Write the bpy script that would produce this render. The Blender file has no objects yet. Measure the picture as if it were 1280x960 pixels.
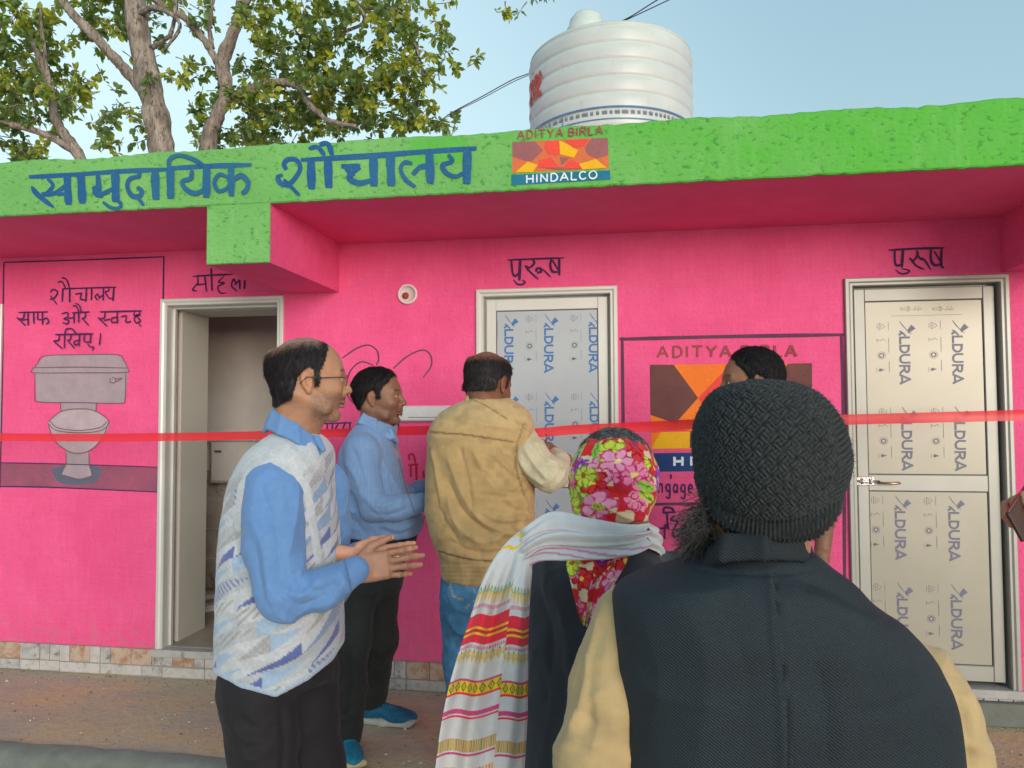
import bpy, math, random
import numpy as np
from mathutils import Vector, Matrix

# ------------------------------------------------------------------ camera, world, sun, exposure
SC = bpy.context.scene
COL = SC.collection
YAW, PITCH, ROLL, FPX, DIST, HCAM = 0.1487, 0.0398, 0.0043, 900.0, 3.817, 1.492

cam_data = bpy.data.cameras.new('camera')
cam = bpy.data.objects.new('camera', cam_data)
COL.objects.link(cam)
cam_data.sensor_width = 36.0
cam_data.lens = 36.0 * FPX / 1280.0
cam_data.clip_start = 0.05
cam_data.clip_end = 3000
cy, sy = math.cos(YAW), math.sin(YAW)
cp, sp = math.cos(PITCH), math.sin(PITCH)
cr, sr = math.cos(ROLL), math.sin(ROLL)
RX = Vector((cy, sy, 0)); RYh = Vector((-sy, cy, 0)); UZ = Vector((0, 0, 1))
FW = RYh * cp + UZ * sp
UP0 = -RYh * sp + UZ * cp
RT = RX * cr - UP0 * sr
UP = RX * sr + UP0 * cr
m = Matrix((RT, UP, -FW)).transposed().to_4x4()
m.translation = Vector((0, -DIST, HCAM))
cam.matrix_world = m
SC.camera = cam
CAM = Vector((0, -DIST, HCAM))

SUN_EL, SUN_AZ = math.radians(8), math.radians(30)   # azimuth from -Y (behind the camera), + to the right
world = bpy.data.worlds.new('World')
SC.world = world
world.use_nodes = True
wn = world.node_tree
bg = wn.nodes['Background']
sky = wn.nodes.new('ShaderNodeTexSky')
sky.sky_type = 'NISHITA'
sky.sun_disc = False
sky.sun_elevation = SUN_EL
sky.sun_rotation = math.pi - SUN_AZ
sky.dust_density = 1.0
sky.ozone_density = 1.5
sky.air_density = 1.3
tint = wn.nodes.new('ShaderNodeMix'); tint.data_type = 'RGBA'; tint.blend_type = 'MULTIPLY'; tint.inputs[0].default_value = 1.0
tint.inputs[7].default_value = (1.05, 1.0, .90, 1)          # humid, milky air
wn.links.new(sky.outputs[0], tint.inputs[6])
# the sky pales towards the left (east) where the haze is brightest
tcw = wn.nodes.new('ShaderNodeTexCoord')
dt = wn.nodes.new('ShaderNodeVectorMath'); dt.operation = 'DOT_PRODUCT'; dt.inputs[1].default_value = (-.80, .60, -.10)
wn.links.new(tcw.outputs['Generated'], dt.inputs[0])
mr = wn.nodes.new('ShaderNodeMapRange'); mr.interpolation_type = 'SMOOTHSTEP'; mr.inputs[1].default_value = .25; mr.inputs[2].default_value = 1.0; mr.inputs[3].default_value = 0; mr.inputs[4].default_value = .8
wn.links.new(dt.outputs['Value'], mr.inputs[0])
hz = wn.nodes.new('ShaderNodeMix'); hz.data_type = 'RGBA'
hz.inputs[7].default_value = (4.6, 5.6, 5.6, 1)
wn.links.new(mr.outputs[0], hz.inputs[0]); wn.links.new(tint.outputs[2], hz.inputs[6])
ev = wn.nodes.new('ShaderNodeMix'); ev.data_type = 'RGBA'; ev.inputs[0].default_value = .6      # even veil of high haze
ev.inputs[7].default_value = (1.30, 2.02, 2.50, 1)
wn.links.new(hz.outputs[2], ev.inputs[6]); wn.links.new(ev.outputs[2], bg.inputs[0])
bg.inputs[1].default_value = 0.116
sl = bpy.data.lights.new('sun', 'SUN')
sl.energy = .86
sl.angle = math.radians(30)
sl.color = (1.0, 0.99, 0.975)
sun = bpy.data.objects.new('sun', sl)
COL.objects.link(sun)
sd = Vector((math.sin(SUN_AZ) * math.cos(SUN_EL), -math.cos(SUN_AZ) * math.cos(SUN_EL), math.sin(SUN_EL)))
sun.rotation_euler = sd.to_track_quat('Z', 'Y').to_euler()
SC.view_settings.view_transform = 'Standard'
SC.view_settings.look = 'None'
SC.view_settings.exposure = 1.42
SC.view_settings.gamma = 1.0
SC.cycles.max_bounces = 8
SC.cycles.diffuse_bounces = 5
SC.cycles.use_denoising = True

rnd = random.Random(7)

# ------------------------------------------------------------------ pixel -> place helpers (photograph is 1280 x 960)
def ray(px, py):
    u = (px - 640.0) / FPX
    v = (480.0 - py) / FPX
    return RT * u + UP * v + FW

def at(px, py, Y=0.0):
    d = ray(px, py)
    t = (Y + DIST) / d.y
    return CAM + d * t

def atz(px, py, Z=0.0):
    d = ray(px, py)
    t = (Z - HCAM) / d.z
    return CAM + d * t

# camera-aligned frame C: x right, y forward (horizontal), z up, origin on the ground under the camera
def C2W(p):
    return Vector((0, -DIST, 0)) + RX * p[0] + RYh * p[1] + UZ * p[2]

def P(px, py, d):
    r = ray(px, py)
    f = r.dot(RYh)
    t = d / f
    return (r.dot(RX) * t, d, HCAM + r.z * t)

# ------------------------------------------------------------------ object helpers
def tag(o, label=None, cat=None, group=None, kind=None):
    if label: o['label'] = label
    if cat: o['category'] = cat
    if group: o['group'] = group
    if kind: o['kind'] = kind
    return o

def empty(name, loc=(0, 0, 0), rz=0.0, label=None, cat=None, group=None, kind=None):
    o = bpy.data.objects.new(name, None)
    o.empty_display_size = 0.1
    o.location = loc
    o.rotation_euler = (0, 0, rz)
    COL.objects.link(o)
    return tag(o, label, cat, group, kind)

def link(name, me, parent=None, loc=None, rot=None, scale=None):
    o = bpy.data.objects.new(name, me)
    COL.objects.link(o)
    if parent is not None: o.parent = parent
    if loc is not None: o.location = loc
    if rot is not None: o.rotation_euler = rot
    if scale is not None: o.scale = scale
    return o

def mesh(name, V, F, mat, smooth=False):
    me = bpy.data.meshes.new(name)
    me.from_pydata([tuple(v) for v in V], [], [tuple(f) for f in F])
    mats = mat if isinstance(mat, (list, tuple)) else [mat]
    for mm in mats: me.materials.append(mm)
    if smooth: me.polygons.foreach_set('use_smooth', [True] * len(me.polygons))
    me.update()
    return me

def npmesh(name, V, F, mat, smooth=True, col=None):
    V = np.asarray(V, dtype=np.float32); F = np.asarray(F, dtype=np.int32)
    me = bpy.data.meshes.new(name)
    me.vertices.add(len(V)); me.vertices.foreach_set('co', V.ravel())
    k = F.shape[1]
    me.loops.add(F.size); me.loops.foreach_set('vertex_index', F.ravel())
    me.polygons.add(len(F))
    me.polygons.foreach_set('loop_start', np.arange(0, F.size, k, dtype=np.int32))
    me.polygons.foreach_set('loop_total', np.full(len(F), k, dtype=np.int32))
    me.materials.append(mat)
    me.update(calc_edges=True)
    me.polygons.foreach_set('use_smooth', np.full(len(F), smooth))
    if col is not None:
        a = me.color_attributes.new('Col', 'FLOAT_COLOR', 'POINT')
        c = np.ones((len(V), 4), dtype=np.float32); c[:, :3] = col
        a.data.foreach_set('color', c.ravel())
    me.update()
    return me

class MB:
    def __init__(s): s.v = []; s.f = []
    def add(s, V, F):
        n = len(s.v); s.v += [tuple(v) for v in V]; s.f += [tuple(i + n for i in f) for f in F]; return s
    def box(s, x0, x1, y0, y1, z0, z1):
        return s.add([(x0,y0,z0),(x1,y0,z0),(x1,y1,z0),(x0,y1,z0),(x0,y0,z1),(x1,y0,z1),(x1,y1,z1),(x0,y1,z1)],
                     [(0,3,2,1),(4,5,6,7),(0,1,5,4),(1,2,6,5),(2,3,7,6),(3,0,4,7)])
    def bbox(s, x0, x1, y0, y1, z0, z1, b):
        # box with chamfered front (-Y) edges
        return s.add([(x0,y0+b,z0),(x1,y0+b,z0),(x1,y0+b,z1),(x0,y0+b,z1),
                      (x0+b,y0,z0+b),(x1-b,y0,z0+b),(x1-b,y0,z1-b),(x0+b,y0,z1-b),
                      (x0,y1,z0),(x1,y1,z0),(x1,y1,z1),(x0,y1,z1)],
                     [(4,5,6,7),(0,1,5,4),(1,2,6,5),(2,3,7,6),(3,0,4,7),(0,8,9,1),(1,9,10,2),(2,10,11,3),(3,11,8,0),(8,11,10,9)])
    def tube(s, pts, rad, n=8, cap=True):
        pts = [Vector(p) for p in pts]
        if not isinstance(rad, (list, tuple)): rad = [rad] * len(pts)
        base = len(s.v); prev = None
        for i, p in enumerate(pts):
            t = (pts[min(i+1, len(pts)-1)] - pts[max(i-1, 0)]).normalized()
            if prev is None:
                a = Vector((0,0,1)) if abs(t.z) < .9 else Vector((1,0,0))
                u = t.cross(a).normalized()
            else:
                u = (prev - t * prev.dot(t)).normalized()
            prev = u; w = t.cross(u)
            for k in range(n):
                an = 2*math.pi*k/n
                s.v.append(tuple(p + (u*math.cos(an) + w*math.sin(an)) * rad[i]))
        for i in range(len(pts)-1):
            for k in range(n):
                a = base+i*n+k; b = base+i*n+(k+1)%n
                s.f.append((a, b, b+n, a+n))
        if cap:
            s.f.append(tuple(base+k for k in range(n))[::-1])
            s.f.append(tuple(base+(len(pts)-1)*n+k for k in range(n)))
        return s
    def lathe(s, prof, n=32, c=(0,0,0)):
        base = len(s.v)
        for r, z in prof:
            for k in range(n):
                an = 2*math.pi*k/n
                s.v.append((c[0]+r*math.cos(an), c[1]+r*math.sin(an), c[2]+z))
        for i in range(len(prof)-1):
            for k in range(n):
                a = base+i*n+k; b = base+i*n+(k+1)%n
                s.f.append((a, b, b+n, a+n))
        return s
    def obj(s, name, mat, parent=None, smooth=False, **k):
        return link(name, mesh(name, s.v, s.f, mat, smooth), parent, **k)

# ------------------------------------------------------------------ materials
def newmat(name):
    mt = bpy.data.materials.new(name); mt.use_nodes = True
    nt = mt.node_tree; b = nt.nodes['Principled BSDF']
    return mt, nt, b

def N(nt, typ, **kw):
    n = nt.nodes.new(typ)
    for k, v in kw.items():
        if k in n.inputs: n.inputs[k].default_value = v
        else: setattr(n, k, v)
    return n

def ramp(nt, src, stops):
    r = nt.nodes.new('ShaderNodeValToRGB')
    e = r.color_ramp.elements
    e[0].position, e[0].color = stops[0][0], (*stops[0][1], 1)
    e[1].position, e[1].color = stops[-1][0], (*stops[-1][1], 1)
    for p, c in stops[1:-1]:
        x = e.new(p); x.color = (*c, 1)
    nt.links.new(src, r.inputs[0])
    return r.outputs[0]

def mixc(nt, fac, a, b, mode='MIX'):
    mx = nt.nodes.new('ShaderNodeMix'); mx.data_type = 'RGBA'; mx.blend_type = mode
    if isinstance(fac, (int, float)): mx.inputs[0].default_value = fac
    else: nt.links.new(fac, mx.inputs[0])
    for i, c in ((6, a), (7, b)):
        if isinstance(c, (tuple, list)): mx.inputs[i].default_value = (*c[:3], 1)
        else: nt.links.new(c, mx.inputs[i])
    return mx.outputs[2]

def noise(nt, coord, scale, detail=4, rough=.55, stretch=None):
    n = N(nt, 'ShaderNodeTexNoise', Scale=scale, Detail=detail, Roughness=rough)
    if stretch:
        mp = nt.nodes.new('ShaderNodeMapping'); mp.inputs['Scale'].default_value = stretch
        nt.links.new(coord, mp.inputs[0]); coord = mp.outputs[0]
    nt.links.new(coord, n.inputs['Vector'])
    return n.outputs[0]

def bump(nt, b, h, strength, dist=0.01, prev=None):
    bp = nt.nodes.new('ShaderNodeBump')
    bp.inputs['Strength'].default_value = strength; bp.inputs['Distance'].default_value = dist
    nt.links.new(h, bp.inputs['Height'])
    if prev is not None: nt.links.new(prev, bp.inputs['Normal'])
    nt.links.new(bp.outputs[0], b.inputs['Normal'])
    return bp.outputs[0]

def gpos(nt): return nt.nodes.new('ShaderNodeNewGeometry').outputs['Position']
def opos(nt): return nt.nodes.new('ShaderNodeTexCoord').outputs['Object']

def rnd01(nt, src, lo, hi):
    r = nt.nodes.new('ShaderNodeMapRange'); r.inputs[1].default_value = lo; r.inputs[2].default_value = hi
    nt.links.new(src, r.inputs[0]); return r.outputs[0]

def paint(name, c1, c2, c3=None, rough=.75, s=1.0, bmp=.5, bs=60, bd=.006, wear=None, streak=None, foot=None, brush=0):
    mt, nt, b = newmat(name)
    p = gpos(nt)
    f = noise(nt, p, 3*s, 6, .62)
    col = mixc(nt, rnd01(nt, f, .35, .68), c1, c2)
    big = noise(nt, p, .9*s, 5, .7); col = mixc(nt, rnd01(nt, big, .50, .66), col, tuple(.82*a+.18*b for a, b in zip(c2, c3 or c2)))
    if c3:
        g = noise(nt, p, 55*s, 4, .6, (1, 1, 1.3))
        col = mixc(nt, rnd01(nt, g, .60, .72), col, c3)
    if streak:
        g = noise(nt, p, 14, 5, .6, (1.6, 1, .35))
        k = nt.nodes.new('ShaderNodeMath'); k.operation = 'MULTIPLY'; k.inputs[1].default_value = streak[1]
        nt.links.new(rnd01(nt, g, .5, .72), k.inputs[0])
        col = mixc(nt, k.outputs[0], col, streak[0])
    if wear:
        g = noise(nt, p, 11, 7, .7)
        col = mixc(nt, rnd01(nt, g, wear[1], wear[1]+.04), col, wear[0])
    if brush:
        g = noise(nt, p, 60, 4, .6, (1.2, 1, .10)); g2 = noise(nt, p, 50, 4, .6, (.10, 1, 1.2))
        mm = nt.nodes.new('ShaderNodeMath'); mm.operation = 'ADD'; nt.links.new(g, mm.inputs[0]); nt.links.new(g2, mm.inputs[1])
        r_ = nt.nodes.new('ShaderNodeMapRange'); r_.inputs[1].default_value = .7; r_.inputs[2].default_value = 1.3; r_.inputs[3].default_value = 1-brush; r_.inputs[4].default_value = 1+brush
        nt.links.new(mm.outputs[0], r_.inputs[0])
        vm = nt.nodes.new('ShaderNodeVectorMath'); vm.operation = 'SCALE'; nt.links.new(col, vm.inputs[0]); nt.links.new(r_.outputs[0], vm.inputs['Scale']); col = vm.outputs[0]
    if foot:
        sx = nt.nodes.new('ShaderNodeSeparateXYZ'); nt.links.new(p, sx.inputs[0])
        g = noise(nt, p, 16, 7, .72)
        ad = nt.nodes.new('ShaderNodeMath'); ad.operation = 'MULTIPLY_ADD'; ad.inputs[1].default_value = -.55; nt.links.new(sx.outputs[2], ad.inputs[0]); nt.links.new(g, ad.inputs[2])
        k = nt.nodes.new('ShaderNodeMath'); k.operation = 'MULTIPLY'; k.inputs[1].default_value = .5
        nt.links.new(rnd01(nt, ad.outputs[0], .36, .56), k.inputs[0])
        col = mixc(nt, k.outputs[0], col, foot)
    nt.links.new(col, b.inputs['Base Color'])
    b.inputs['Roughness'].default_value = rough
    b.inputs['Specular IOR Level'].default_value = .3
    h = noise(nt, p, bs, 5, .6)
    n1 = bump(nt, b, h, bmp, bd)
    bump(nt, b, noise(nt, p, 7, 3, .5), .35, .02, n1)
    return mt

def stucco(name, c1, c2, c3, cmid=None):
    mt, nt, b = newmat(name)
    p = gpos(nt)
    f = noise(nt, p, 2.2, 5, .6)
    col = mixc(nt, rnd01(nt, f, .38, .66), c1, c2)
    # richer coat of paint towards the right-hand end of the slab and in patches
    sx = nt.nodes.new('ShaderNodeSeparateXYZ'); nt.links.new(p, sx.inputs[0])
    g = nt.nodes.new('ShaderNodeMath'); g.operation = 'ADD'
    nt.links.new(rnd01(nt, sx.outputs[0], -1.2, 1.0), g.inputs[0])
    nz = nt.nodes.new('ShaderNodeMath'); nz.operation = 'MULTIPLY_ADD'; nz.inputs[1].default_value = 1.6; nz.inputs[2].default_value = -.8
    nt.links.new(noise(nt, p, 5, 4, .6), nz.inputs[0]); nt.links.new(nz.outputs[0], g.inputs[1])
    if cmid: col = mixc(nt, rnd01(nt, g.outputs[0], .1, 1.0), col, cmid)
    dr = noise(nt, p, 12, 6, .65, (1.8, 1, .25))
    k0 = nt.nodes.new('ShaderNodeMath'); k0.operation = 'MULTIPLY'; k0.inputs[1].default_value = .16
    nt.links.new(rnd01(nt, dr, .52, .70), k0.inputs[0])
    col = mixc(nt, k0.outputs[0], col, tuple(min(1, x*1.25+.05) for x in c1))
    blob = noise(nt, p, 34, 5, .62, (1, 1, 1.5))
    pit = rnd01(nt, blob, .565, .66)
    k = nt.nodes.new('ShaderNodeMath'); k.operation = 'MULTIPLY'; k.inputs[1].default_value = .7
    nt.links.new(pit, k.inputs[0])
    col = mixc(nt, k.outputs[0], col, c3)
    nt.links.new(col, b.inputs['Base Color'])
    b.inputs['Roughness'].default_value = .7
    b.inputs['Specular IOR Level'].default_value = .3
    inv = nt.nodes.new('ShaderNodeMath'); inv.operation = 'SUBTRACT'; inv.inputs[0].default_value = 1
    nt.links.new(blob, inv.inputs[1])
    n1 = bump(nt, b, inv.outputs[0], .5, .014)
    bump(nt, b, noise(nt, p, 120, 4, .6), .4, .004, n1)
    return mt

def plain(name, c, rough=.6, metal=0, var=.12, s=20, bmp=.1, spec=.5, coord='o'):
    mt, nt, b = newmat(name)
    p = opos(nt) if coord == 'o' else gpos(nt)
    f = noise(nt, p, s, 5, .6)
    col = mixc(nt, rnd01(nt, f, .3, .7), tuple(x*(1-var) for x in c), tuple(min(1, x*(1+var)) for x in c))
    nt.links.new(col, b.inputs['Base Color'])
    b.inputs['Roughness'].default_value = rough; b.inputs['Metallic'].default_value = metal
    b.inputs['Specular IOR Level'].default_value = spec
    if bmp: bump(nt, b, noise(nt, p, s*4, 4), bmp, .004)
    return mt

PINK = paint('pink_wall_paint', (.83,.112,.29), (.76,.085,.245), (.68,.06,.19), streak=((.82,.19,.36), .15), brush=.05, wear=((.82,.40,.44), .715), bmp=.8, bs=70, bd=.006, foot=(.42,.20,.20))
PINKD = paint('pink_soffit_paint', (.84,.115,.28), (.77,.09,.235), (.70,.07,.20), bmp=.5)
GREEN = stucco('green_stucco', (.19,.46,.13), (.14,.39,.10), (.035,.21,.035), (.095,.43,.045))
GREENF = paint('fresh_green_patch', (.08,.42,.05), (.13,.43,.08), (.035,.24,.03))
BLUEP = paint('blue_sign_paint', (.012,.085,.25), (.022,.125,.26), (.03,.20,.16), bmp=.6, bs=60)
NAVYP = paint('navy_lettering_paint', (.045,.018,.085), (.065,.022,.10), None)
TRIMK = paint('dark_border_paint', (.09,.035,.075), (.13,.045,.09), (.22,.05,.12))
GREYL = paint('grey_line_paint', (.10,.045,.085), (.14,.06,.11), None)
REDP = paint('red_lettering_paint', (.55,.01,.05), (.48,.012,.06), None)
BROWNP = paint('brown_paint', (.13,.05,.05), (.17,.065,.06), (.10,.04,.04))
BRLET = paint('brown_lettering_paint', (.34,.07,.08), (.30,.06,.07), None)
ORANGEP = paint('orange_paint', (.85,.21,.02), (.78,.17,.03), (.85,.30,.06))
REDORP = paint('red_orange_paint', (.80,.075,.05), (.72,.06,.05), None)
YELLOWP = paint('yellow_paint', (.80,.44,.01), (.75,.40,.02), None)
WHITEP = paint('white_lettering_paint', (.75,.82,.85), (.62,.72,.78), None)
BARBLUE = paint('blue_bar_paint', (.012,.045,.16), (.018,.06,.20), None)
BARTEAL = paint('teal_bar_paint', (.012,.15,.25), (.02,.18,.30), None)
MAUVE = paint('mauve_brown_paint', (.28,.10,.11), (.34,.13,.13), (.18,.08,.10))
DORANGE = paint('dull_orange_paint', (.62,.14,.06), (.66,.17,.05), (.45,.11,.07))
TGREY = paint('toilet_grey_paint', (.40,.32,.37), (.32,.27,.31), None, s=3)
TLIGHT = paint('toilet_light_paint', (.48,.40,.44), (.40,.32,.36), None, s=3)
TLINE = paint('toilet_outline_paint', (.16,.09,.13), (.20,.11,.15), None)
TFLOOR = paint('painted_floor_band', (.24,.08,.13), (.38,.09,.17), (.12,.07,.12), s=1.5)
TBLUE = paint('painted_teal_shade', (.07,.13,.18), (.12,.12,.18), None)

# ------------------------------------------------------------------ flat paint: strokes and polygons on a vertical plane
def crom(pts, k=6):
    if len(pts) == 2:
        a, b = Vector(pts[0]), Vector(pts[1]); return [a+(b-a)*t for t in (0, .12, .3, .5, .7, .88, 1)]
    if len(pts) < 2: return [Vector(p) for p in pts]
    P_ = [Vector(p) for p in pts]; P_ = [P_[0]*2-P_[1]] + P_ + [P_[-1]*2-P_[-2]]
    out = []
    for i in range(1, len(P_)-2):
        p0, p1, p2, p3 = P_[i-1:i+3]
        for j in range(k):
            t = j/k
            out.append(.5*((2*p1) + (p2-p0)*t + (2*p0-5*p1+4*p2-p3)*t*t + (3*p1-p0-3*p2+p3)*t**3))
    out.append(P_[-2]); return out

class Paint:
    """strokes and polygons given in crop pixels (ox, oy, scale), laid on the plane Y"""
    def __init__(s, Y, ox=0, oy=0, sc=1.0, off=.0015):
        s.Y, s.ox, s.oy, s.sc, s.off, s.mb, s.n = Y, ox, oy, sc, off, MB(), 0
        s.parts = []
    def brk(s):
        if s.mb.v: s.parts.append(s.mb); s.mb = MB()
        return s
    def w(s, q):
        return at(s.ox + q[0]/s.sc, s.oy + q[1]/s.sc, s.Y)
    def st(s, w, *pts, taper=.75, k=6):
        c = crom(pts, k)
        L = []; R = []
        y = s.Y - s.off - .00025*s.n; s.n += 1
        m_ = len(c)
        for i, p in enumerate(c):
            t = (c[min(i+1, m_-1)] - c[max(i-1, 0)])
            if t.length < 1e-6: t = Vector((1, 0))
            t = t.normalized(); nn = Vector((-t.y, t.x))
            u = i/(m_-1)
            ww = w/2*(taper + (1-taper)*min(1, 6*min(u, 1-u)+.0)) * (1 + .08*math.sin(u*9+s.n))
            e = t*(w*.12*(-1 if i == 0 else 1 if i == m_-1 else 0))
            L.append(p + nn*ww + e*.6); R.append(p - nn*ww + e)
        V = []
        for a, b in zip(L, R):
            for q in (a, b):
                g = s.w(q); V.append((g.x, y, g.z))
        F = [(2*i, 2*i+1, 2*i+3, 2*i+2) for i in range(m_-1)]
        s.mb.add(V, F); return s
    def poly(s, *pts):
        s.brk(); y = s.Y - s.off - .00025*s.n; s.n += 1
        V = [s.w(q) for q in pts]
        s.mb.add([(v.x, y, v.z) for v in V], [tuple(range(len(V)))]); return s
    def smooth_poly(s, *pts):
        c = crom(list(pts)+[pts[0]], 5)[:-1]
        return s.poly(*c)
    def done(s, name, mat, parent):
        s.brk()
        for q in s.parts: o = link(name, mesh(name, q.v, q.f, mat), parent)
        return o

LATIN = {
 'A': (.8, [[(0,0),(.4,1),(.8,0)],[(.18,.35),(.62,.35)]]),
 'B': (.7, [[(.08,0),(.08,1)],[(.08,1),(.55,.95),(.6,.7),(.5,.55),(.08,.52)],[(.08,.52),(.6,.45),(.68,.2),(.5,.03),(.08,0)]]),
 'C': (.7, [[(.65,.85),(.4,1),(.12,.85),(.02,.5),(.12,.15),(.4,0),(.68,.15)]]),
 'D': (.75, [[(.08,0),(.08,1)],[(.08,1),(.5,.95),(.72,.6),(.66,.2),(.4,.02),(.08,0)]]),
 'H': (.75, [[(.06,0),(.06,1)],[(.7,0),(.7,1)],[(.06,.5),(.7,.5)]]),
 'I': (.15, [[(.07,0),(.07,1)]]),
 'L': (.6, [[(.06,1),(.06,0)],[(.06,0),(.6,0)]]),
 'N': (.75, [[(.06,0),(.06,1)],[(.06,1),(.7,0)],[(.7,0),(.7,1)]]),
 'O': (.85, [[(.42,1),(.1,.8),(.03,.45),(.15,.12),(.45,0),(.75,.2),(.8,.55),(.65,.88),(.42,1)]]),
 'R': (.7, [[(.06,0),(.06,1)],[(.06,1),(.55,.97),(.64,.75),(.5,.55),(.06,.5)],[(.35,.5),(.68,0)]]),
 'T': (.75, [[(.37,0),(.37,1)],[(0,1),(.75,1)]]),
 'U': (.75, [[(.06,1),(.06,.35),(.2,.04),(.38,0),(.58,.06),(.7,.35),(.7,1)]]),
 'Y': (.75, [[(0,1),(.37,.5)],[(.75,1),(.37,.5),(.37,0)]]),
 'n': (.5, [[(.05,0),(.05,.6)],[(.05,.45),(.25,.62),(.42,.5),(.44,0)]]),
 'g': (.5, [[(.42,.55),(.2,.6),(.05,.35),(.2,.08),(.4,.2)],[(.44,.6),(.44,-.25),(.25,-.4),(.05,-.28)]]),
 'a': (.5, [[(.42,.55),(.2,.6),(.05,.3),(.2,.02),(.4,.2)],[(.44,.6),(.44,0)]]),
 'e': (.5, [[(.05,.32),(.42,.35),(.38,.55),(.2,.62),(.05,.35),(.15,.05),(.42,.08)]]),
}
def latin(pt, text, a, b, h, w, slant=0, gap=.28, space=.5):
    """write text from crop point a to b (baseline), letter height h"""
    tot = sum((LATIN[c][0] if c != ' ' else space) + gap for c in text) - gap
    a = Vector(a); b = Vector(b); ex = (b-a)/tot; up = Vector((0, -h))
    x = 0
    for c in text:
        if c == ' ': x += space+gap; continue
        cw, sts = LATIN[c]; pt.brk()
        for s_ in sts:
            pts = [a + ex*(x+q[0]) + up*q[1] for q in s_]
            smooth = len(pts) > 3
            if smooth: pt.st(w, *pts, taper=.9, k=4)
            else:
                for i in range(len(pts)-1): pt.st(w, pts[i], pts[i+1], taper=.95)
        x += cw+gap

# ================================================================== ground, walkway
def noisy_sheet(name, x0, x1, y0, y1, nx, ny, z, amp, mat, kind='structure', fr=3.0):
    xs = np.linspace(x0, x1, nx); ys = np.linspace(y0, y1, ny)
    X, Y = np.meshgrid(xs, ys)
    rs = np.random.RandomState(3)
    Z = np.zeros_like(X)
    for k in range(26):
        a = rs.uniform(0, 6.28); f = fr*rs.uniform(.5, 6); ph = rs.uniform(0, 6.28)
        Z += np.sin((X*math.cos(a)+Y*math.sin(a))*f+ph)/f*fr
    Z = z + amp*Z/5
    V = np.stack([X.ravel(), Y.ravel(), Z.ravel()], 1)
    i = np.arange(nx-1)[None, :] + nx*np.arange(ny-1)[:, None]
    i = i.ravel()
    F = np.stack([i, i+1, i+nx+1, i+nx], 1)
    o = link(name, npmesh(name, V, F, mat, True))
    return tag(o, kind=kind)

def ground_mat(name, c1, c2, c3, speck, s=1.0):
    mt, nt, b = newmat(name); p = gpos(nt)
    f = noise(nt, p, 1.6*s, 6, .6, (1, 2.2, 1))
    col = ramp(nt, f, [(.34, c1), (.5, c2), (.66, c3)])
    g = noise(nt, p, 26*s, 6, .7)
    col = mixc(nt, rnd01(nt, g, .5, .80), col, tuple(x*.8 for x in c1))
    v = N(nt, 'ShaderNodeTexVoronoi', Scale=38*s); nt.links.new(p, v.inputs['Vector'])
    g2 = noise(nt, p, 9*s, 2)
    k = nt.nodes.new('ShaderNodeMath'); k.operation = 'LESS_THAN'; k.inputs[1].default_value = .16
    nt.links.new(v.outputs['Distance'], k.inputs[0])
    k2 = nt.nodes.new('ShaderNodeMath'); k2.operation = 'MULTIPLY'
    nt.links.new(k.outputs[0], k2.inputs[0]); nt.links.new(rnd01(nt, g2, .55, .6), k2.inputs[1])
    col = mixc(nt, k2.outputs[0], col, speck)
    nt.links.new(col, b.inputs['Base Color']); b.inputs['Roughness'].default_value = .9
    n1 = bump(nt, b, g, .6, .02)
    bump(nt, b, noise(nt, p, 90*s, 5, .7), .5, .006, n1)
    return mt
SOIL = ground_mat('dusty_concrete', (.42,.39,.31), (.53,.46,.31), (.62,.48,.26), (.50,.44,.38))
EARTH = ground_mat('bare_earth', (.48,.44,.37), (.56,.50,.42), (.52,.46,.38), (.45,.38,.30), .5)
CEMENT = plain('grey_green_cement', (.15,.165,.145), .85, s=9, bmp=.6, coord='g', var=.2)

YE = -0.905       # front edge of the raised walkway
ground = noisy_sheet('ground', -60, 60, -60, 60, 140, 140, -.13, .012, EARTH, fr=.5)
walk = noisy_sheet('walkway', -9, 9, YE+.05, .0, 700, 40, 0, .005, SOIL, fr=5)
mb = MB()
xs = [-9 + .12*i for i in range(151)]
prof = [(YE-.03, -.2), (YE-.02, -.03), (YE+.0, -.004), (YE+.055, .001)]
for i, x in enumerate(xs):
    for (y, z) in prof:
        mb.v.append((x, y + rnd.uniform(-.008, .008), z + (rnd.uniform(-.004, .003) if z < 0 else .003)))
for i in range(150):
    for j in range(3):
        a = i*4+j; mb.f.append((a, a+4, a+5, a+1))
tag(mb.obj('walkway_kerb', CEMENT, smooth=True), kind='structure')

# ================================================================== building
ZS, ZD = .159, 2.159               # sill and door-head heights
DW = .758
XL, XM, XR = -2.630, -.766, 1.122  # outer left edges of the three door frames
XF = at(2, 500, 0).x - DW          # frame cut by the left edge of the photograph
YF, FT, FB = -.817, 2.703, 2.439   # slab front plane, top and soffit
BX0, BX1, BZ = -1.850, -1.547, 2.170
B2X = at(1250, 300, 0).x
ROOFB = 1.75
bld = empty('toilet_block', (0, 0, 0), 0, 'pink painted single storey toilet block with bright green roof fascia and lettering', 'building')
W0, W1 = -6.5, 6.0
TH = .14
mb = MB()
openings = sorted([XF, XL, XM, XR])
xs = [W0]
for x in openings: xs += [x+.004, x+DW-.004]
xs.append(W1)
for i in range(0, len(xs)-1):
    if i % 2 == 0: mb.box(xs[i], xs[i+1], 0, TH, -.1, FB)
    else:
        mb.box(xs[i], xs[i+1], 0, TH, ZD-.004, FB)
        mb.box(xs[i], xs[i+1], 0, TH, -.1, ZS-.004)
wall = mb.obj('front_wall', PINK, bld)

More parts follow.
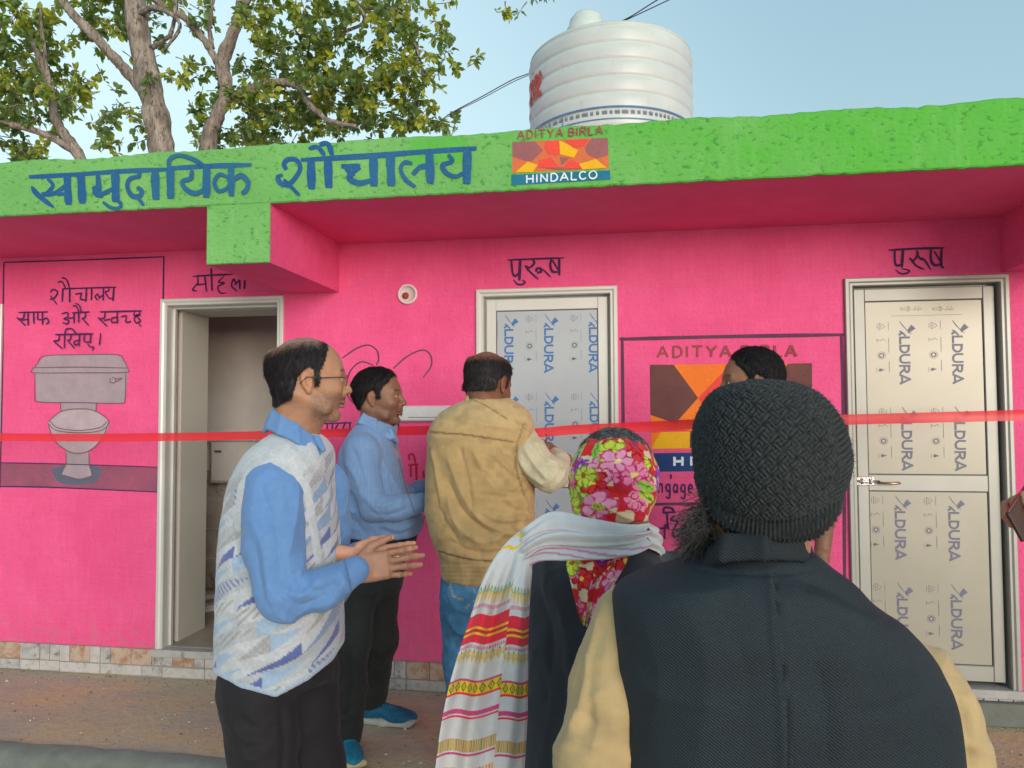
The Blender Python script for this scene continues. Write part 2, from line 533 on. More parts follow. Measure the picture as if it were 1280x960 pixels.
# slab: soffit in pink, edge band in green with slightly uneven edges
mb = MB()
mb.box(W0, W1, YF+.02, ROOFB, FB, FT-.012)
soffit = mb.obj('roof_slab', PINKD, bld)
mb = MB()
n = 420
jt = [rnd.gauss(0, .0022) for _ in range(n+1)]; jb = [rnd.gauss(0, .0013) for _ in range(n+1)]
for i in range(n+1):
    x = W0 + (W1-W0)*i/n
    t = FT + jt[i] + .004*math.sin(i*.31)+.003*math.sin(i*.11+2); b_ = FB - .001 + jb[i]
    for (y, z) in ((YF+.055, t), (YF+.012, t-.001), (YF, t-.010), (YF, (t+b_)/2), (YF, b_+.006), (YF+.005, b_), (YF+.018, b_)):
        mb.v.append((x, y, z))
for i in range(n):
    for j in range(6):
        a = i*7+j; mb.f.append((a, a+1, a+8, a+7))
fascia = mb.obj('green_fascia', GREEN, bld)
# beam 1 (pink body, green end), beam 2 beyond the right door
for x0 in (BX0, B2X):
    mb = MB(); mb.box(x0, x0+BX1-BX0, YF+.012, 0, BZ, FB+.01); mb.obj('beam', PINK, bld)
for x0 in (BX0, B2X):
    mb = MB(); x1 = x0 + BX1-BX0
    mb.bbox(x0-.001, x1+.001, YF, YF+.011, BZ-.001, FB, .004)
    mb.obj('beam_end', GREEN, bld)
# rest of the body behind
mb = MB()
mb.box(W0, W0+.12, TH, ROOFB, -.1, FB); mb.box(W1-.12, W1, TH, ROOFB, -.1, FB); mb.box(W0, W1, ROOFB-.12, ROOFB+.001, -.1, FB-.001)
mb.obj('outer_wall', PINK, bld)

# ---- skirting tiles, one by one
def tile_mat(name, base, c1, c2, s=22, thr=(.45, .6)):
    mt, nt, b = newmat(name); p = gpos(nt)
    f = noise(nt, p, s, 6, .65)
    col = mixc(nt, rnd01(nt, f, *thr), base, c1)
    g = noise(nt, p, s*.6, 8, .75)
    col = mixc(nt, rnd01(nt, g, .56, .62), col, c2)
    nt.links.new(col, b.inputs['Base Color']); b.inputs['Roughness'].default_value = .45
    bump(nt, b, g, .2, .004)
    return mt
TW = tile_mat('white_marble_tile', (.50,.48,.46), (.42,.40,.38), (.30,.25,.22))
TB = tile_mat('brown_marble_tile', (.46,.36,.28), (.36,.20,.12), (.22,.12,.08), 18)
TG = tile_mat('grey_veined_tile', (.44,.43,.41), (.33,.32,.31), (.17,.16,.16), 26)
GROUT = plain('skirting_mortar', (.30,.28,.25), .9, s=30, bmp=.5, coord='g')
mb = MB(); mb.box(W0, W1, -.010, 0, -.02, ZS-.003); mb.obj('skirting_bed', GROUT, bld)
r2 = random.Random(5)
tilemesh = {}
def tile(w, h, mat, x, z, y=-.0175):
    key = (round(w, 3), round(h, 3), mat.name)
    if key not in tilemesh:
        t = MB(); t.bbox(0, w, 0, .0075, 0, h, .0018); tilemesh[key] = mesh('tile', t.v, t.f, mat)
    o = link('tile', tilemesh[key], bld, (x, y + r2.uniform(-.0012, .0012), z + r2.uniform(-.002, .002)))
    return o
x = -3.62
i = 0
while x < 3.0:
    mt = [TB, TW, TB, TG, TW, TB, TW, TG, TB][i % 9] if r2.random() < .8 else TG
    w = .130 if mt is TB else r2.choice([.065, .065, .130])
    tile(w-.004, .090, mt, x, .066)
    x += w; i += 1
x = -3.62
while x < 3.0:
    w = r2.choice([.13, .26])
    tile(w-.004, .055, r2.choice([TG, TW, TG]), x, .006); x += w

# ---- door frames, leaves, prints
ALU = plain('pale_aluminium_frame', (.62,.635,.60), .42, .25, var=.05, s=3, bmp=.03)
ALU2 = plain('greyer_aluminium_frame', (.36,.37,.335), .45, .3, var=.08, s=3, bmp=.03)
PANEL = plain('film_covered_panel', (.42,.47,.51), .32, .15, var=.05, s=2.5, bmp=.05)
PANEL2 = plain('creamy_film_covered_panel', (.36,.35,.285), .35, .12, var=.07, s=2.0, bmp=.05)
GASKET = plain('dark_gasket', (.08,.085,.09), .7)
CHROME = plain('chrome', (.7,.68,.65), .18, 1.0, var=.05)
INKB = plain('blue_film_ink', (.05,.17,.42), .5, bmp=0)
INKG = plain('grey_film_ink', (.11,.12,.15), .5, bmp=0)
INKL = plain('light_grey_film_ink', (.27,.29,.31), .5, bmp=0)
INKN = plain('violet_film_ink', (.13,.14,.21), .5, bmp=0)
DOORW = plain('cream_door_leaf', (.52,.51,.45), .5, 0, var=.04, s=2)

def frame_part(w, parent, x0, z0, W, H, mat):
    """four mitred mouldings around an opening, proud of the wall"""
    prof = [(0, .002), (0, -.014), (.004, -.018), (.018, -.018), (.026, -.012), (.036, -.012), (.040, -.006), (.040, .055), (.052, .055), (.052, .075)]
    def side(pts):
        m_ = MB()
        k = len(prof)
        for (c, s_) in pts:
            for (u, y) in prof:
                m_.v.append((c[0] + s_[0]*u, y, c[1] + s_[1]*u))
        for j in range(k-1): m_.f.append((j, j+1, k+j+1, k+j))
        m_.f.append(tuple(range(k))); m_.f.append(tuple(range(2*k-1, k-1, -1)))
        return m_
    c = [((x0, z0), (1, 0)), ((x0, z0+H), (1, -1)), ((x0+W, z0+H), (-1, -1)), ((x0+W, z0), (-1, 0))]
    side([((x0, z0), (1, 0)), ((x0, z0+H), (1, -1))]).obj('frame_side', mat, parent)
    side([((x0, z0+H), (1, -1)), ((x0+W, z0+H), (-1, -1))]).obj('frame_head', mat, parent)
    side([((x0+W, z0+H), (-1, -1)), ((x0+W, z0), (-1, 0))]).obj('frame_side', mat, parent)

# printed word on the protective film, reading downwards
class Local:
    def __init__(s): s.mb = MB(); s.n = 0
    def st(s, w, *pts, taper=.95, k=4):
        c = crom(pts, k); m_ = len(c); V = []
        y = -.0004 - .00005*s.n; s.n += 1
        for i, p in enumerate(c):
            t = (c[min(i+1, m_-1)] - c[max(i-1, 0)])
            t = t.normalized() if t.length > 1e-9 else Vector((1, 0))
            nn = Vector((-t.y, t.x)); e = t*(w*.45*(-1 if i == 0 else 1 if i == m_-1 else 0))
            for sg in (1, -1):
                q = p + e + nn*sg*w/2
                V.append((q.x, y, q.y))
        s.mb.add(V, [(2*i, 2*i+1, 2*i+3, 2*i+2) for i in range(m_-1)]); return s
    def poly(s, *pts):
        y = -.0004 - .00005*s.n; s.n += 1
        s.mb.add([(p[0], y, p[1]) for p in pts], [tuple(range(len(pts)))])
def word_mesh(mat):
    L = Local(); H = .055; w = .0125
    def R(x, y): return (y*H, -x)             # reading downwards: advance is -z, letter top is +x
    # feather mark
    L.poly(R(.045, 1.75), R(.075, .95), R(.055, .85), R(.020, 1.30))
    for q in (0, 1, 2):
        L.st(.0042, R(.000+.013*q, .1+.16*q), R(.026+.013*q, .38+.2*q), R(.050+.014*q, .75+.25*q))
    # A without bar (leaf), L D U R A
    L.st(w, R(.082, .02), R(.070, .32)); L.st(w*.8, R(.062, .1), R(.072, .36), R(.088, .62))
    L.st(w, R(.100, 1), R(.100, .08)); L.st(w, R(.100, .08), R(.137, .08))
    L.st(w, R(.152, .08), R(.152, 1)); L.st(w, R(.152, .95), R(.178, .93), R(.192, .7), R(.192, .35), R(.178, .10), R(.152, .08), k=5)
    L.st(w, R(.210, 1), R(.210, .4), R(.222, .10), R(.240, .05), R(.253, .14), R(.258, .4), R(.258, 1), k=5)
    L.st(w, R(.278, 0), R(.278, 1)); L.st(w, R(.278, .95), R(.306, .93), R(.318, .75), R(.306, .5), R(.280, .46), k=5); L.st(w, R(.298, .45), R(.322, .02))
    L.st(w, R(.336, .02), R(.362, 1)); L.st(w, R(.362, 1), R(.388, .02)); L.st(w*.9, R(.345, .18), R(.380, .18))
    return mesh('printed_word', L.mb.v, L.mb.f, mat)
def icons_mesh(mat, blue=None):
    L = Local()
    def R(x, y): return (y, -x)
    t = .0024
    # triangle badge
    L.st(t, R(0, .012), R(.022, .045), R(.044, .012)); L.st(t, R(.044, .012), R(.0, .012)); L.st(t, R(.008, .0), R(.036, .0)); L.st(t*1.6, R(.018, .022), R(.026, .022))
    # squiggle
    L.st(t, R(.105, .0), R(.112, .018), R(.100, .028), R(.112, .045)); L.st(t, R(.100, -.003), R(.12, -.003))
    # round seal
    c = (.205, .022)
    L.st(.007, *[R(c[0]+.0125*math.cos(a*math.pi/5), c[1]+.0125*math.sin(a*math.pi/5)) for a in range(11)])
    L.st(t*.7, *[R(c[0]+.023*math.cos(a*math.pi/5), c[1]+.023*math.sin(a*math.pi/5)) for a in range(11)])
    # drop
    L.poly(R(.285, .012), R(.292, .004), R(.301, .004), R(.306, .012), R(.300, .024), R(.2955, .040), R(.290, .024)); L.st(t*.7, R(.283, -.008), R(.31, -.008))
    # fine lines of print
    for (a, b) in ((-.005, .045), (.095, .185), (.24, .305)):
        x = a
        while x < b:
            q = rnd.uniform(.004, .011); L.st(t*.8, R(x, .066), R(min(b, x+q), .066)); x += q+.0035
    return mesh('printed_icons', L.mb.v, L.mb.f, mat)
WORD = {'b': word_mesh(INKB), 'n': word_mesh(INKN), 'g': word_mesh(INKG)}
ICON = {'b': icons_mesh(INKL), 'n': icons_mesh(INKL), 'g': icons_mesh(INKL)}
ICON['b'] = ICON['n'] = icons_mesh(INKG)

def arrow_mesh():
    L = Local(); t = .0022
    L.st(t, (0, .004), (.034, .004)); L.st(t, (0, -.004), (.034, -.004)); L.st(t, (0, .004), (0, -.004))
    L.st(t, (.034, .010), (.046, 0)); L.st(t, (.046, 0), (.034, -.010)); L.st(t, (.034, .010), (.034, -.010))
    for q in range(5): L.st(t, (.058+.008*q, -.006), (.060+.009*q, .008*(q % 2)))
    return mesh('printed_arrow', L.mb.v, L.mb.f, INKL)
ARROW = arrow_mesh()
def fine_mesh(n_, l):
    L = Local(); x = 0
    while x < l:
        q = rnd.uniform(.004, .012); L.st(.0022, (x, 0), (min(l, x+q), 0)); x += q+.003
    return mesh('printed_fine_line', L.mb.v, L.mb.f, INKL)
FINE = fine_mesh(1, .17)

def leaf_door(x0, film, lock=False, mats=(ALU, PANEL), cols=(), icols=(), rows=(), rows_low=(), lcols=None, licols=None, keys='b'):
    """closed door: stiles, rails, two film-covered panels. returned object is the leaf"""
    f0, f1 = x0+.052, x0+DW-.052
    z0, z1 = ZS+.02, ZD-.052
    yl = .022
    st = .052
    zm = 1.135
    d = MB(); d.box(f0, f1, yl+.012, yl+.03, z0, z1)
    leaf = d.obj('door', mats[0], bld)
    for a, b in ((f0, f0+st), (f1-st, f1)):
        q = MB(); q.bbox(a, b, yl, yl+.012, z0, z1, .003); q.obj('stile', mats[0], leaf)
    for a, b in ((z1-.062, z1), (zm-.040, zm+.040), (z0, z0+.075)):
        q = MB(); q.bbox(f0+st, f1-st, yl+.0015, yl+.012, a, b, .003); q.obj('rail', mats[0], leaf)
    for a, b in ((zm+.040, z1-.062), (z0+.075, zm-.040)):
        q = MB(); q.box(f0+st+.0, f1-st-.0, yl+.0105, yl+.012, a, b); q.obj('gasket', GASKET, leaf)
        q = MB(); q.box(f0+st+.005, f1-st-.0045, yl+.0085, yl+.0105, a+.0045, b-.005); q.obj('panel', mats[1], leaf)
    yp = yl+.0083
    lo, hi = f0+st+.006, f1-st-.006
    def put(me, name, x, z):
        o = link(name, me, leaf, (x, yp, z), scale=(.80, 1, .80)); return o
    up_top = z1-.062
    for rz in rows:
        for x in cols: put(WORD[keys], 'printed_word', x, rz)
        for x in icols: put(ICON[keys], 'printed_icons', x, rz-.005)
    for rz in rows_low:
        for x in (lcols or cols): put(WORD[keys], 'printed_word', x, rz)
        for x in (licols or icols): put(ICON[keys], 'printed_icons', x, rz-.005)
    return leaf, lo, hi, up_top, yp

for x0, mt in ((XF, ALU), (XL, ALU), (XM, ALU), (XR, ALU2)):
    fr = MB(); fr.box(x0+.012, x0+DW-.012, .064, .12, ZD-.05, ZD-.012)
    frm = fr.obj('door_frame', mt, bld)
    frame_part(None, frm, x0, ZS, DW, ZD-ZS, mt)

def X0(px, py): return at(px, py, .03).x
def Z0(px, py): return at(px, py, .03).z
# middle door: blue ink
cx = [X0(q, 430) for q in (636, 684, 738)]
leaf_m, lo, hi, zt_, yp = leaf_door(XM, 'b', mats=(ALU, PANEL), cols=[X0(632, 430)-.005, X0(682, 430)-.006, X0(738, 430)-.006],
    icols=[X0(658, 430), X0(714, 430)], rows=[Z0(684, 393), Z0(684, 491)], rows_low=[Z0(684, 625), Z0(684, 728)], keys='b')
link('printed_fine_line', FINE, leaf_m, (X0(674, 386), yp, Z0(674, 386)), scale=(1.7, 1, 1))
link('printed_fine_line', FINE, leaf_m, (X0(618, 389), yp, Z0(618, 389)), scale=(.3, 1, 1))
link('printed_fine_line', FINE, leaf_m, (X0(622, 400), yp, Z0(622, 400)), rot=(0, math.pi/2, 0), scale=(.6, 1, 1))
# right door: violet-grey ink
leaf_r, lo, hi, zt_, yp = leaf_door(XR, 'n', mats=(ALU2, PANEL2), cols=[X0(1124.5, 430), X0(1190.5, 430)],
    icols=[X0(1097, 430), X0(1162, 430)], rows=[Z0(1128, 402), Z0(1128, 509)], rows_low=[Z0(1128, 620), Z0(1128, 729)],
    lcols=[X0(1119, 650), X0(1186, 650)], licols=[X0(1090, 650), X0(1156, 650)], keys='n')
for px in (1131, 1171): link('printed_arrow', ARROW, leaf_r, (X0(px-5, 386), yp, Z0(px, 386)), scale=(1, 1, 1.3))
link('printed_fine_line', FINE, leaf_r, (X0(1114, 395), yp, Z0(1114, 395)), scale=(1.9, 1, 1))
for rz in (402, 509):       # row of print cut off by the left stile
    L = Local()
    for q in (.0, .05, .10, .16, .20, .26, .31): L.st(.008, (0, -q), (.018, -q-.004)); 
    for q in (.07, .19, .30): L.st(.008, (0, -q), (0.004, -q-.035), k=3)
    link('printed_word', mesh('printed_word', L.mb.v, L.mb.f, INKG), leaf_r, (X0(1069, 440), yp, Z0(1069, rz)-.02))
# far-left closed door (only its frame edge shows)
leaf_door(XF, 'g', mats=(ALU, PANEL))

# bolt on the right door
q = MB(); q.bbox(0, .11, -.006, 0, -.022, .022, .002)
zb_ = Z0(1075, 601)
bolt = q.obj('door_bolt', CHROME, leaf_r, loc=(X0(1063, 600), .022, zb_))
q = MB(); q.tube([(-.01, -.014, 0), (.13, -.014, 0)], .0065, 10); q.tube([(.085, -.014, 0), (.085, -.04, -.004)], .005, 8)
q.obj('bolt_rod', CHROME, bolt, smooth=True)
for xx in (.01, .05, .09):
    q = MB(); q.tube([(xx, -.006, -.012), (xx, -.018, -.010), (xx, -.0225, 0), (xx, -.018, .010), (xx, -.006, .012)], .004, 6); q.obj('bolt_guide', CHROME, bolt, smooth=True)
for xx, zz in ((.006, .016), (.1, .016), (.006, -.016), (.1, -.016)):
    q = MB(); q.lathe([(0, -.0025), (.004, -.002), (.005, 0)], 8); q.obj('screw', CHROME, bolt, loc=(xx, -.006, zz), rot=(-math.pi/2, 0, 0))
# pull handle on the middle rail
q = MB(); q.tube([(0, 0, 0), (0, -.03, 0), (.015, -.04, 0), (.065, -.04, 0), (.08, -.03, 0), (.08, 0, 0)], .006, 8)
q.obj('pull_handle', plain('bronze_handle', (.45,.30,.20), .3, .8), leaf_r, loc=(X0(1100, 603), .024, Z0(1100, 603)), smooth=True)

# sill slabs
SILL = tile_mat('sill_marble', (.42,.42,.40), (.36,.36,.35), (.20,.19,.18), 14)
for x0 in (XL, XM, XR, XF):
    q = MB(); q.bbox(x0-.02, x0+DW+.02, -.026, .14, ZS-.042, ZS-.001, .003); q.obj('door_sill', SILL, bld)
q = MB(); q.bbox(XR-.03, XR+DW+.03, -.06, -.027, .0, ZS-.05, .004); q.obj('step_riser', CEMENT, bld)

# ---- open cubicle behind the left door
ROOM = plain('grey_plaster_room', (.66,.64,.60), .8, s=4, bmp=.2, var=.1)
FLOORT = plain('wood_look_floor_tile', (.36,.31,.24), .4, s=5, bmp=.1, var=.2)
rx0, rx1, ry1 = XL-.75, XL+DW+.40, 1.35
q = MB()
q.box(rx0-.08, rx0, TH, ry1, 0, FB-.001); q.box(rx1, rx1+.08, TH, ry1, 0, FB-.001); q.box(rx0-.08, rx1+.08, ry1, ry1+.08, 0, FB-.001)
q.obj('cubicle_wall', ROOM, bld)
for i in range(7):
    for j in range(3):
        q = MB(); w_ = (rx1-rx0)/3
        q.add([(rx0+w_*j+.002, TH+.2*i-.1, ZS+.001), (rx0+w_*(j+1)-.002, TH+.2*i-.1, ZS+.001), (rx0+w_*(j+1)-.002, TH+.2*i+.096, ZS+.001), (rx0+w_*j+.002, TH+.2*i+.096, ZS+.001),
               (rx0+w_*j+.002, TH+.2*i-.1, ZS-.02), (rx0+w_*(j+1)-.002, TH+.2*i-.1, ZS-.02)], [(0,1,2,3),(4,5,1,0)])
        if TH+.2*i+.1 < ry1+.1: q.obj('floor_tile', FLOORT, bld)
q = MB(); q.box(rx0, rx1, .13, ry1, 0, ZS-.004); q.obj('cubicle_floor', CEMENT, bld)
# lower wall tiles inside
TI = tile_mat('beige_marble_wall_tile', (.42,.38,.33), (.36,.30,.24), (.22,.17,.13), 8)
for i in range(6):
    for j in range(4):
        q = MB(); zz = ZS+.005+.225*j; xx = rx0+.01+.31*i
        q.bbox(xx, xx+.305, ry1-.009, ry1-.001, zz, zz+.22, .002); q.obj('tile', TI, bld)
for i in range(4):
    for j in range(4):
        q = MB(); zz = ZS+.005+.225*j; yy = TH+.01+.25*i
        V = [(rx1-.001, yy, zz), (rx1-.008, yy, zz), (rx1-.008, yy+.246, zz), (rx1-.001, yy+.246, zz), (rx1-.001, yy, zz+.22), (rx1-.008, yy, zz+.22), (rx1-.008, yy+.246, zz+.22), (rx1-.001, yy+.246, zz+.22)]
        q.add(V, [(1,2,6,5),(0,1,5,4),(4,5,6,7),(2,3,7,6)]); q.obj('tile', TI, bld)
# deep cream reveal behind the frame, leaf swung right back
for xx in (XL+.030, XL+DW-.052):
    q = MB(); q.box(xx, xx+.022, .125, .40, ZS+.001, ZD-.054); q.obj('door_reveal', DOORW, bld)
q = MB(); q.box(XL+.030, XL+DW-.030, .125, .40, ZD-.054, ZD-.030); q.obj('door_reveal', DOORW, bld)
q = MB(); q.box(XL-.77, XL+.029, TH, .40, 0, FB-.002); q.box(XL+DW-.029, XL+DW+.42, TH, .40, 0, FB-.002); q.obj('inner_wall', plain('inner_plaster', (.5,.48,.44), .8, coord='g'), bld)
hx = XL+.052; L_ = DW-.11
pr = (X0(226, 600)-hx)
ang = math.radians(150)
q = MB(); q.bbox(0, L_, -.016, .016, 0, ZD-.06-ZS-.012, .003)
dl = q.obj('open_door', DOORW, bld, loc=(hx-.03, .40, ZS+.012), rot=(0, 0, ang))
q = MB(); q.tube([(L_-.05, -.016, 1.0), (L_-.05, -.05, 1.0), (L_-.14, -.05, 1.0)], .008, 8); q.obj('door_handle', CHROME, dl, smooth=True)
for zz in (.25, 1.0, 1.7):
    q = MB(); q.tube([(-.004, -.018, zz), (-.004, -.018, zz+.09)], .007, 8); q.obj('hinge', CHROME, dl, smooth=True)
# flush cistern, seen through the opening
PORC = plain('white_plastic', (.62,.60,.56), .35, var=.03, bmp=0)
cz = at(265, 575, ry1-.1).z
cxm = at(268, 575, ry1-.1).x
cis = empty('flush_cistern', (cxm, ry1-.01, cz), 0, 'white plastic flush cistern on the back wall inside the open left doorway', 'cistern')
q = MB(); q.bbox(-.02, .34, -.13, 0, -.17, .14, .02); q.obj('tank_body', PORC, cis)
q = MB(); q.bbox(-.03, .35, -.14, 0, .142, .17, .012); q.obj('lid', PORC, cis)
q = MB(); q.bbox(.03, .08, -.145, -.131, .06, .075, .003); q.obj('flush_lever', GASKET, cis)
q = MB(); q.tube([(.16, -.06, -.17), (.16, -.06, -.7)], .02, 10); q.obj('flush_pipe', PORC, cis, smooth=True)
pan = empty('squat_pan', (cxm+.16, ry1-.4, ZS), 0, 'white ceramic squat pan on the cubicle floor below the cistern', 'toilet pan')
q = MB(); q.lathe([(.12, .03), (.20, .035), (.24, .03), (.25, .0)], 28); q.lathe([(.12, .03), (.09, .004)], 28)
o = q.obj('bowl', PORC, pan, smooth=True, scale=(.8, 1.1, 1))

# ---- round pipe end in the wall
cp_ = at(510, 368, 0)
pp = empty('pipe_sleeve', (cp_.x, 0, cp_.z), 0, 'round white plastic pipe end set in the pink wall with a rusty bolt inside', 'pipe')
PVC = plain('white_pvc', (.72,.62,.62), .4, var=.03, bmp=0)
q = MB(); q.lathe([(.054, 0), (.056, .012), (.052, .016), (.045, .016), (.043, .010), (.043, .003), (.0, .003)], 36)
q.obj('pipe_ring', PVC, pp, smooth=True, rot=(math.pi/2, 0, 0))
q = MB(); q.lathe([(.0, .012), (.012, .011), (.018, .008), (.019, .003)], 20); q.obj('rusty_bolt', plain('rust', (.30,.05,.02), .6), pp, smooth=True, rot=(math.pi/2, 0, 0), loc=(-.012, -.003, -.008))

# ---- white strip fixed on the wall
a = at(497, 517, 0); b = at(600, 512, 0)
lt = empty('wall_batten', (a.x, 0, a.z), 0, 'white metal lamp batten lying flat on the pink wall left of the middle door', 'light fitting')
q = MB(); q.bbox(0, (b.x-a.x)-.03, -.032, -.001, -.042, .042, .008); q.obj('batten_body', PVC2 if 'PVC2' in globals() else plain('batten_white', (.60,.62,.62), .45, var=.04), lt)
q = MB(); q.box(.07, (b.x-a.x)-.1, -.0335, -.0318, -.022, -.019); q.obj('groove', GASKET, lt)
for zz in (.018, -.01):
    q = MB(); q.lathe([(0, -.0025), (.004, -.002), (.005, 0)], 8); q.obj('screw', GASKET, lt, loc=(.03, -.032, zz), rot=(-math.pi/2, 0, 0))

# ================================================================== painted signs
# --- community toilet title on the fascia, each word a sub-part
c1 = Paint(YF, 20, 170, 4.129)
(c1.st(24, (70,212), (300,200), (560,182), (810,172)).st(26, (790,168), (1000,156), (1215,150))
 .st(20, (165,222),(192,255),(165,292),(138,312)).st(26, (82,262),(115,305),(195,368), taper=.35).st(24, (135,300),(200,296),(262,255)).st(20, (215,300),(262,300))
 .st(38, (266,205),(273,352)).st(42, (337,200),(345,345))
 .st(28, (425,205),(432,300)).st(30, (405,262),(420,300),(450,308)).st(22, (440,305),(480,285),(520,262)).st(42, (515,190),(518,338))
 .st(17, (512,325),(545,350),(532,372),(492,370),(452,342))
 .st(18, (640,180),(640,212)).st(24, (642,210),(592,222),(578,262),(600,308),(640,312),(652,285),(630,265)).st(18, (625,310),(664,360), taper=.4)
 .st(42, (720,185),(726,325)).st(40, (800,160),(802,320)).st(22, (792,170),(798,122),(848,102),(918,122),(980,160))
 .st(24, (912,180),(905,220),(862,236),(880,275),(930,298),(985,270)).st(40, (988,160),(986,315))
 .st(34, (1112,155),(1116,308)).st(20, (1100,215),(1055,200),(1028,240),(1048,285),(1092,272),(1112,235)).st(26, (1120,232),(1165,206),(1200,238),(1196,275),(1172,298)))
c1.done('painted_title', BLUEP, fascia)
c2 = Paint(YF, 340, 160, 4.741)
(c2.st(30, (85,245),(72,215),(98,186),(148,193),(168,240),(140,295),(98,335),(52,328),(35,292),(60,280)).st(22, (70,305),(165,402), taper=.4)
 .st(50, (232,190),(236,360)).st(50, (332,180),(338,352)).st(32, (175,190),(600,165),(900,142),(1210,122))
 .st(26, (222,122),(272,115),(312,162)).st(30, (285,98),(332,95),(358,160))
 .st(28, (415,228),(522,226)).st(34, (520,235),(478,265),(462,300),(520,328),(600,308)).st(30, (440,238),(485,285)).st(50, (603,165),(606,342))
 .st(50, (703,158),(709,340)).st(24, (850,350),(792,305),(765,245),(788,206),(832,212)).st(30, (838,275),(878,235),(930,225)).st(50, (935,145),(941,325))
 .st(26, (1048,160),(1070,200),(1012,222),(1040,272),(1098,288),(1150,255)).st(50, (1160,125),(1156,328)))
c2.done('painted_title', BLUEP, fascia)
c2b = Paint(YF, 340, 160, 4.741, off=.0006); c2b.smooth_poly((830,70),(1130,55),(1150,190),(980,205),(810,215)); c2b.done('fresh_paint_patch', GREENF, fascia)

# --- company logo on the fascia
lg = Paint(YF, 630, 150, 9.143, off=.0008); lg.poly((98,252),(1182,205),(1202,556),(92,606)); lg.done('logo_ground', DORANGE, fascia)
lg = Paint(YF, 630, 150, 9.143, off=.0016)
lg.poly((98,252),(355,245),(445,350),(320,470),(250,470),(98,420)); lg.poly((1000,212),(1186,203),(1192,400),(1060,440),(960,400),(920,320)); lg.poly((640,420),(745,440),(660,520)); lg.poly((400,540),(640,575),(880,560),(860,520),(640,545)); lg.done('logo_shapes', MAUVE, fascia)
lg = Paint(YF, 630, 150, 9.143, off=.0022)
lg.poly((480,240),(632,234),(632,400),(520,400),(470,330)); lg.poly((700,225),(985,214),(910,300),(800,320)); lg.poly((400,460),(540,430),(640,545),(400,545)); lg.poly((670,560),(760,450),(900,520),(870,555)); lg.done('logo_shapes', REDORP, fascia)
lg = Paint(YF, 630, 150, 9.143, off=.0028)
lg.poly((632,240),(680,255),(850,350),(800,435),(640,395)); lg.poly((130,600),(270,478),(385,515),(330,600)); lg.poly((860,505),(1050,448),(1175,550),(895,570)); lg.done('logo_shapes', YELLOWP, fascia)
lg = Paint(YF, 630, 150, 9.143, off=.0020); lg.poly((86,628),(1212,576),(1216,682),(84,748)); lg.done('logo_bar', BARTEAL, fascia)
lg = Paint(YF, 630, 150, 9.143, off=.0030); latin(lg, 'HINDALCO', (255,722), (1065,672), 88, 17); lg.done('logo_letters', WHITEP, fascia)
lg = Paint(YF, 630, 150, 9.143, off=.0030); latin(lg, 'ADITYA BIRLA', (155,218), (1130,165), 88, 14, space=.1); lg.done('logo_letters', BRLET, fascia)

# --- wording on the left panel
c3 = Paint(0, 0, 340, 6.4)
(c3.st(13, (500,135),(930,122)).st(14, (405,165),(425,140),(462,160),(440,205),(400,222)).st(11, (405,190),(460,262), taper=.4).st(15, (505,135),(500,238)).st(15, (560,130),(560,242))
 .st(12, (465,82),(500,80),(527,132)).st(13, (498,45),(535,62),(560,130)).st(13, (605,178),(658,170)).st(14, (655,172),(648,215),(690,228)).st(14, (695,130),(690,238)).st(13, (737,130),(735,225))
 .st(12, (790,228),(765,200),(785,178),(800,215)).st(11, (800,205),(828,185)).st(13, (832,130),(830,228)).st(11, (875,130),(872,152),(848,160),(862,190),(885,214),(915,200)).st(14, (915,125),(908,232))
 .brk().st(12, (155,325),(388,320)).st(12, (200,330),(192,370),(150,378)).st(12, (140,362),(212,432), taper=.4).st(11, (180,388),(228,378)).st(13, (230,325),(232,428)).st(13, (276,325),(278,415))
 .st(12, (308,325),(310,378),(345,382)).st(13, (345,325),(348,422)).st(12, (348,385),(380,370),(396,400),(378,418))
 .brk().st(12, (500,335),(545,325),(548,360),(518,375),(555,388),(545,415),(508,405)).st(11, (552,372),(600,365)).st(13, (600,325),(600,410)).st(12, (585,328),(722,320)).st(13, (637,325),(638,405))
 .st(11, (590,272),(620,278),(642,325)).st(11, (612,252),(645,272),(658,325)).st(12, (690,325),(690,360),(662,378)).st(11, (662,368),(722,432), taper=.4)
 .brk().st(12, (808,320),(1142,312)).st(12, (850,322),(842,368),(800,376)).st(12, (792,362),(866,436), taper=.4).st(11, (840,388),(890,378)).st(12, (945,362),(905,372),(905,402),(945,402)).st(13, (948,318),(948,414))
 .st(12, (978,358),(1022,350)).st(12, (1022,352),(1018,402),(1058,395)).st(12, (1085,318),(1085,350),(1122,342),(1085,370),(1100,408),(1132,390),(1112,365)).st(10, (1115,402),(1138,438), taper=.4).st(11, (1126,315),(1130,350))
 .brk().st(12, (455,502),(755,495)).st(12, (485,505),(482,545),(440,552)).st(11, (440,552),(515,618), taper=.4).st(12, (530,500),(528,608)).st(12, (530,502),(545,458),(590,458),(625,498))
 .st(12, (582,500),(575,540),(552,550)).st(11, (555,548),(610,612), taper=.4).st(11, (642,545),(608,558),(615,585),(645,570)).st(13, (650,495),(646,592)).st(12, (690,500),(690,555),(735,562)).st(12, (740,497),(736,570)).st(10, (715,575),(735,600),(760,600),(755,630))
 .brk().st(11, (820,490),(810,588), taper=.5))
c3.done('painted_wording', NAVYP, wall)
c4 = Paint(0, 240, 230, 6.4)
